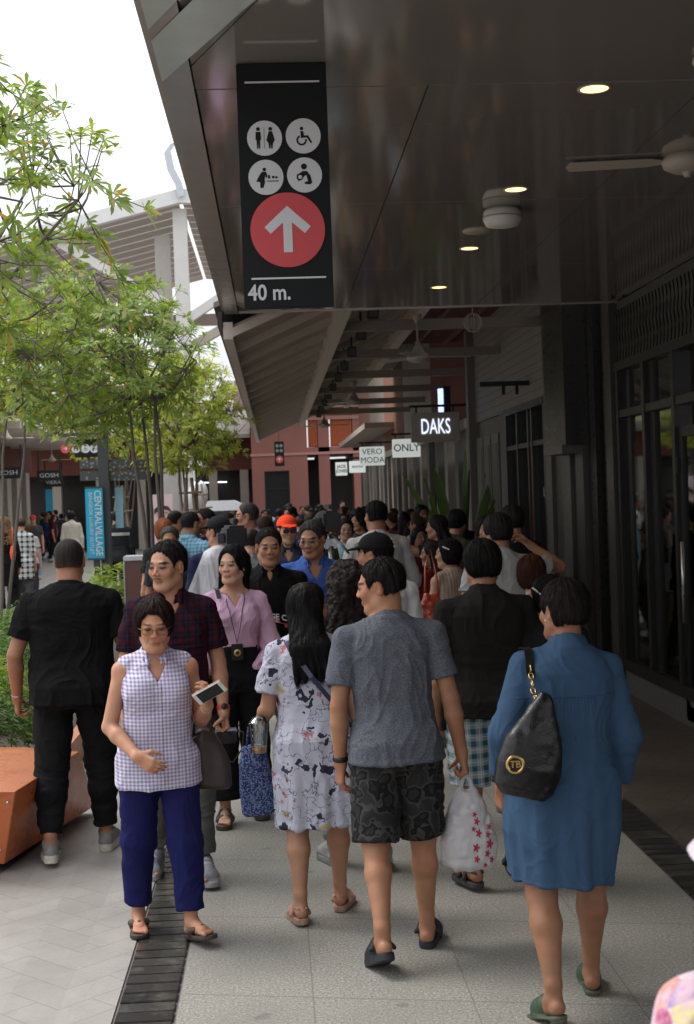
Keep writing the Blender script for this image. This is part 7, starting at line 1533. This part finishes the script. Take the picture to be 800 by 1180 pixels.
x, y, h0 = at_head(82, 589, 34); person('woman in cream cardigan and black skirt seen from behind', x, y, 4, h0, 'f', 1.05, .011, hair='bob', top=('long', (.50, .46, .40)), bot=('trousers', BK))
# nearest figure cut by the lower right corner
q = P(902, 932, 2.0); L_ = 'child in bright floral blouse and white hat cut off by the lower right corner'
person(L_, q.x+.03, 2.0, 20, q.z+.0, 'f', 1.25, .006, (.4, .24, .17), hair='bob', top=('tee', (.6, .4, .5)), topm=cloth((.7, .5, .6), 'flowers'), bot=('trousers', (.3, .3, .35)), headk=1.02, shw=1.25, ease=.015)
K = KEEP[L_]; O, M = K['hf']; F = Field(); A = lambda *p: O+M @ (V3(*p)*K['hs']); F.ell(A(0, -.01, .06), V3(.098, .112, .09), .01, M=M); F.loft([(-.012, .150, .160, 0), (.004, .135, .145, 0), (.03, .10, .112, 0)], A(0, -.01, .02), M, .01, pw=2)
fn, a_, b_ = box_fn(A(0, 0, .008), M, (-.2, -.2, -.15), (.2, .2, 0)); F.put(fn, a_, b_, .003, 's'); F.mesh(.005, 'hat', cloth((.68, .60, .66)), K['root'], None, lambda p: .005*(vnoise(p*20, 2)-.5))

# tripods with cameras in the crowd
def tripod(px, py, Yd, label, big=1.0):
    q_ = P(px, py, Yd); e = empty('camera_tripod', (q_.x, Yd, 0), R_(10), label, 'tripod'); H_ = q_.z
    for k_ in range(3):
        a_ = 2*PI*k_/3+.5; MB().tube([(.42*math.cos(a_), .42*math.sin(a_), 0), (.05*math.cos(a_), .05*math.sin(a_), H_-.12)], [.012, .018], 8).tube([(.30*math.cos(a_+.1), .30*math.sin(a_+.1), .42), (.06*math.cos(a_+.5), .06*math.sin(a_+.5), H_-.15)], .008, 6).build('leg', BLACK, e)
    MB().tube([(0, 0, H_-.7), (0, 0, H_-.02)], .018, 10).box(-.05, .05, -.05, .05, H_-.14, H_-.06, bev=.01).build('column', mat('steel', (.5, .5, .5), .3, .9), e)
    b = MB().box(-.07*big, .07*big, -.13*big, .15*big, H_, H_+.16*big, bev=.02).tube([(0, .15*big, H_+.09*big), (0, .27*big, H_+.09*big)], [.055*big, .065*big], 18).box(-.02, .02, -.1, .1, H_+.17*big, H_+.21*big, bev=.008).build('video_camera', BLACK, e)
    MB().box(-.12*big, -.075*big, -.02, .06, H_+.04, H_+.11*big, bev=.005).build('side_monitor', mat('monitor_grey', (.06, .06, .065), .3), b); MB().tube([(0, -.1, H_-.02), (.05, -.42, H_-.16)], .010, 6).build('pan_handle', BLACK, e)
tripod(271, 632, 10.6, 'video camera on tripod beside the raglan t-shirt man', 1.1)
tripod(380, 612, 10.9, 'tall black tripod with camera behind the blue shirt man', 1.0)

# --- the farther crowd, each a figure of its own
GRP = 'people in the farther crowd'
cols = [('black', (.012, .012, .013)), ('charcoal', (.035, .035, .038)), ('navy', (.015, .02, .06)), ('white', (.45, .45, .45)), ('grey', (.18, .18, .18)), ('dark red', (.16, .02, .025)), ('brown', (.08, .045, .03)), ('olive', (.06, .065, .03)), ('pale blue', (.25, .34, .42)), ('beige', (.34, .28, .2)), ('teal', (.02, .10, .11)), ('dusty pink', (.4, .2, .22)), ('maroon', (.07, .012, .02))]
cw_ = [7, 5, 4, 2, 2, 1, 1.5, 1, 1, 1, .6, .8, 1]
rc = random.Random(21); placed = [(o.location.x, o.location.y) for o in COL.objects if o.name.startswith('person')]; used = set()
def far_person(x, y, where, hmin=1.52, hmax=1.76, vx=None):
    cn, cc = rc.choices(cols, cw_)[0]; sx_ = rc.choice('mf'); fc = rc.choice([('walking away', rc.uniform(-25, 25)), ('facing the camera', 180+rc.uniform(-30, 30)), ('turned sideways', rc.choice([-1, 1])*rc.uniform(60, 110))]); hr_ = rc.choice(['short', 'thick', 'short']) if sx_ == 'm' else rc.choice(['long', 'bob', 'bun'])
    nn = {'short': 'short hair', 'thick': 'thick black hair', 'long': 'long hair', 'bob': 'chin length hair', 'bun': 'tied back hair'}[hr_]; who = 'man' if sx_ == 'm' else 'woman'
    lab = f'{who} in {cn} top {fc[0]}, {where}'
    if lab in used: lab = f'{nn} {who} in {cn} top, {where}'
    if lab in used: lab = f'{cn} clad {who} with {nn}, {fc[0]}, {where}'
    if lab in used: lab = f'another {cn} clad {who}, {fc[0]}, {where}'
    used.add(lab)
    s_ = rc.uniform(4, 12); person(lab, x, y, fc[1], rc.uniform(hmin, hmax)+(.05 if sx_ == 'm' else -.04), sx_, rc.uniform(.9, 1.15), vx or (.010 if y < 18 else .013 if y < 28 else .018), hair=hr_, hairc=rc.choice([(.01, .009, .009), (.014, .011, .01), (.03, .018, .012)]), hy=rc.uniform(-25, 25),
           skin=rc.choice([(.36, .2, .13), (.42, .25, .17), (.28, .15, .1)]), top=(rc.choice(['tee', 'tee', 'shirt', 'long']), cc), bot=('trousers', rc.choice([(.012, .012, .014), (.03, .035, .06), (.05, .05, .055), (.15, .13, .1)])), legs=((s_, 3, 3), (-s_, 6, 3)), group=GRP)
def scatter(n, x0, x1, y0, y1, wf, sp=.55, vx=None):
    c = 0; tries = 0
    while c < n and tries < 4000:
        tries += 1; y = math.sqrt(rc.uniform(y0*y0, y1*y1)); x = rc.uniform(x0, x1) if not callable(x0) else rc.uniform(x0(y), x1(y))
        if any(abs(x-a)**2+abs(y-b)**2 < sp*sp for a, b in placed): continue
        placed.append((x, y)); far_person(x, y, wf(x, y), vx=vx); c += 1
def w1(x, y):
    return ('left' if x < -.1 else 'middle' if x < 1.3 else 'shop side')+' of walkway, '+('just behind the front rows' if y < 15 else 'halfway down' if y < 26 else 'two thirds down' if y < 38 else 'farthest down')
def w1_(x, y): 
    s_ = 'left side of the walkway' if x < -.1 else 'middle of the walkway' if x < 1.3 else 'by the right hand shops'
    d_ = 'just behind the front rows' if y < 15 else 'halfway to the pink building' if y < 26 else 'near the pink building' if y < 38 else 'farthest down the walkway'
    return f'{s_}, {d_}'
scatter(16, -.9, 2.5, 12.5, 18, w1, .5); scatter(34, -1.2, 2.7, 18, 30, w1, .5); scatter(36, -1.6, 2.6, 30, 48, w1, .5)
scatter(4, -1.2, -.7, 16, 24, w1, .5)
def w2(x, y): return ('front' if y < 62 else 'back')+' of far crowd '+('left' if x < -10.2*y/66 else 'right')+' of blue banner'
scatter(36, lambda y: (52-316)*y/1600, lambda y: (97-316)*y/1600, 48, 84, w2, .6, .022)
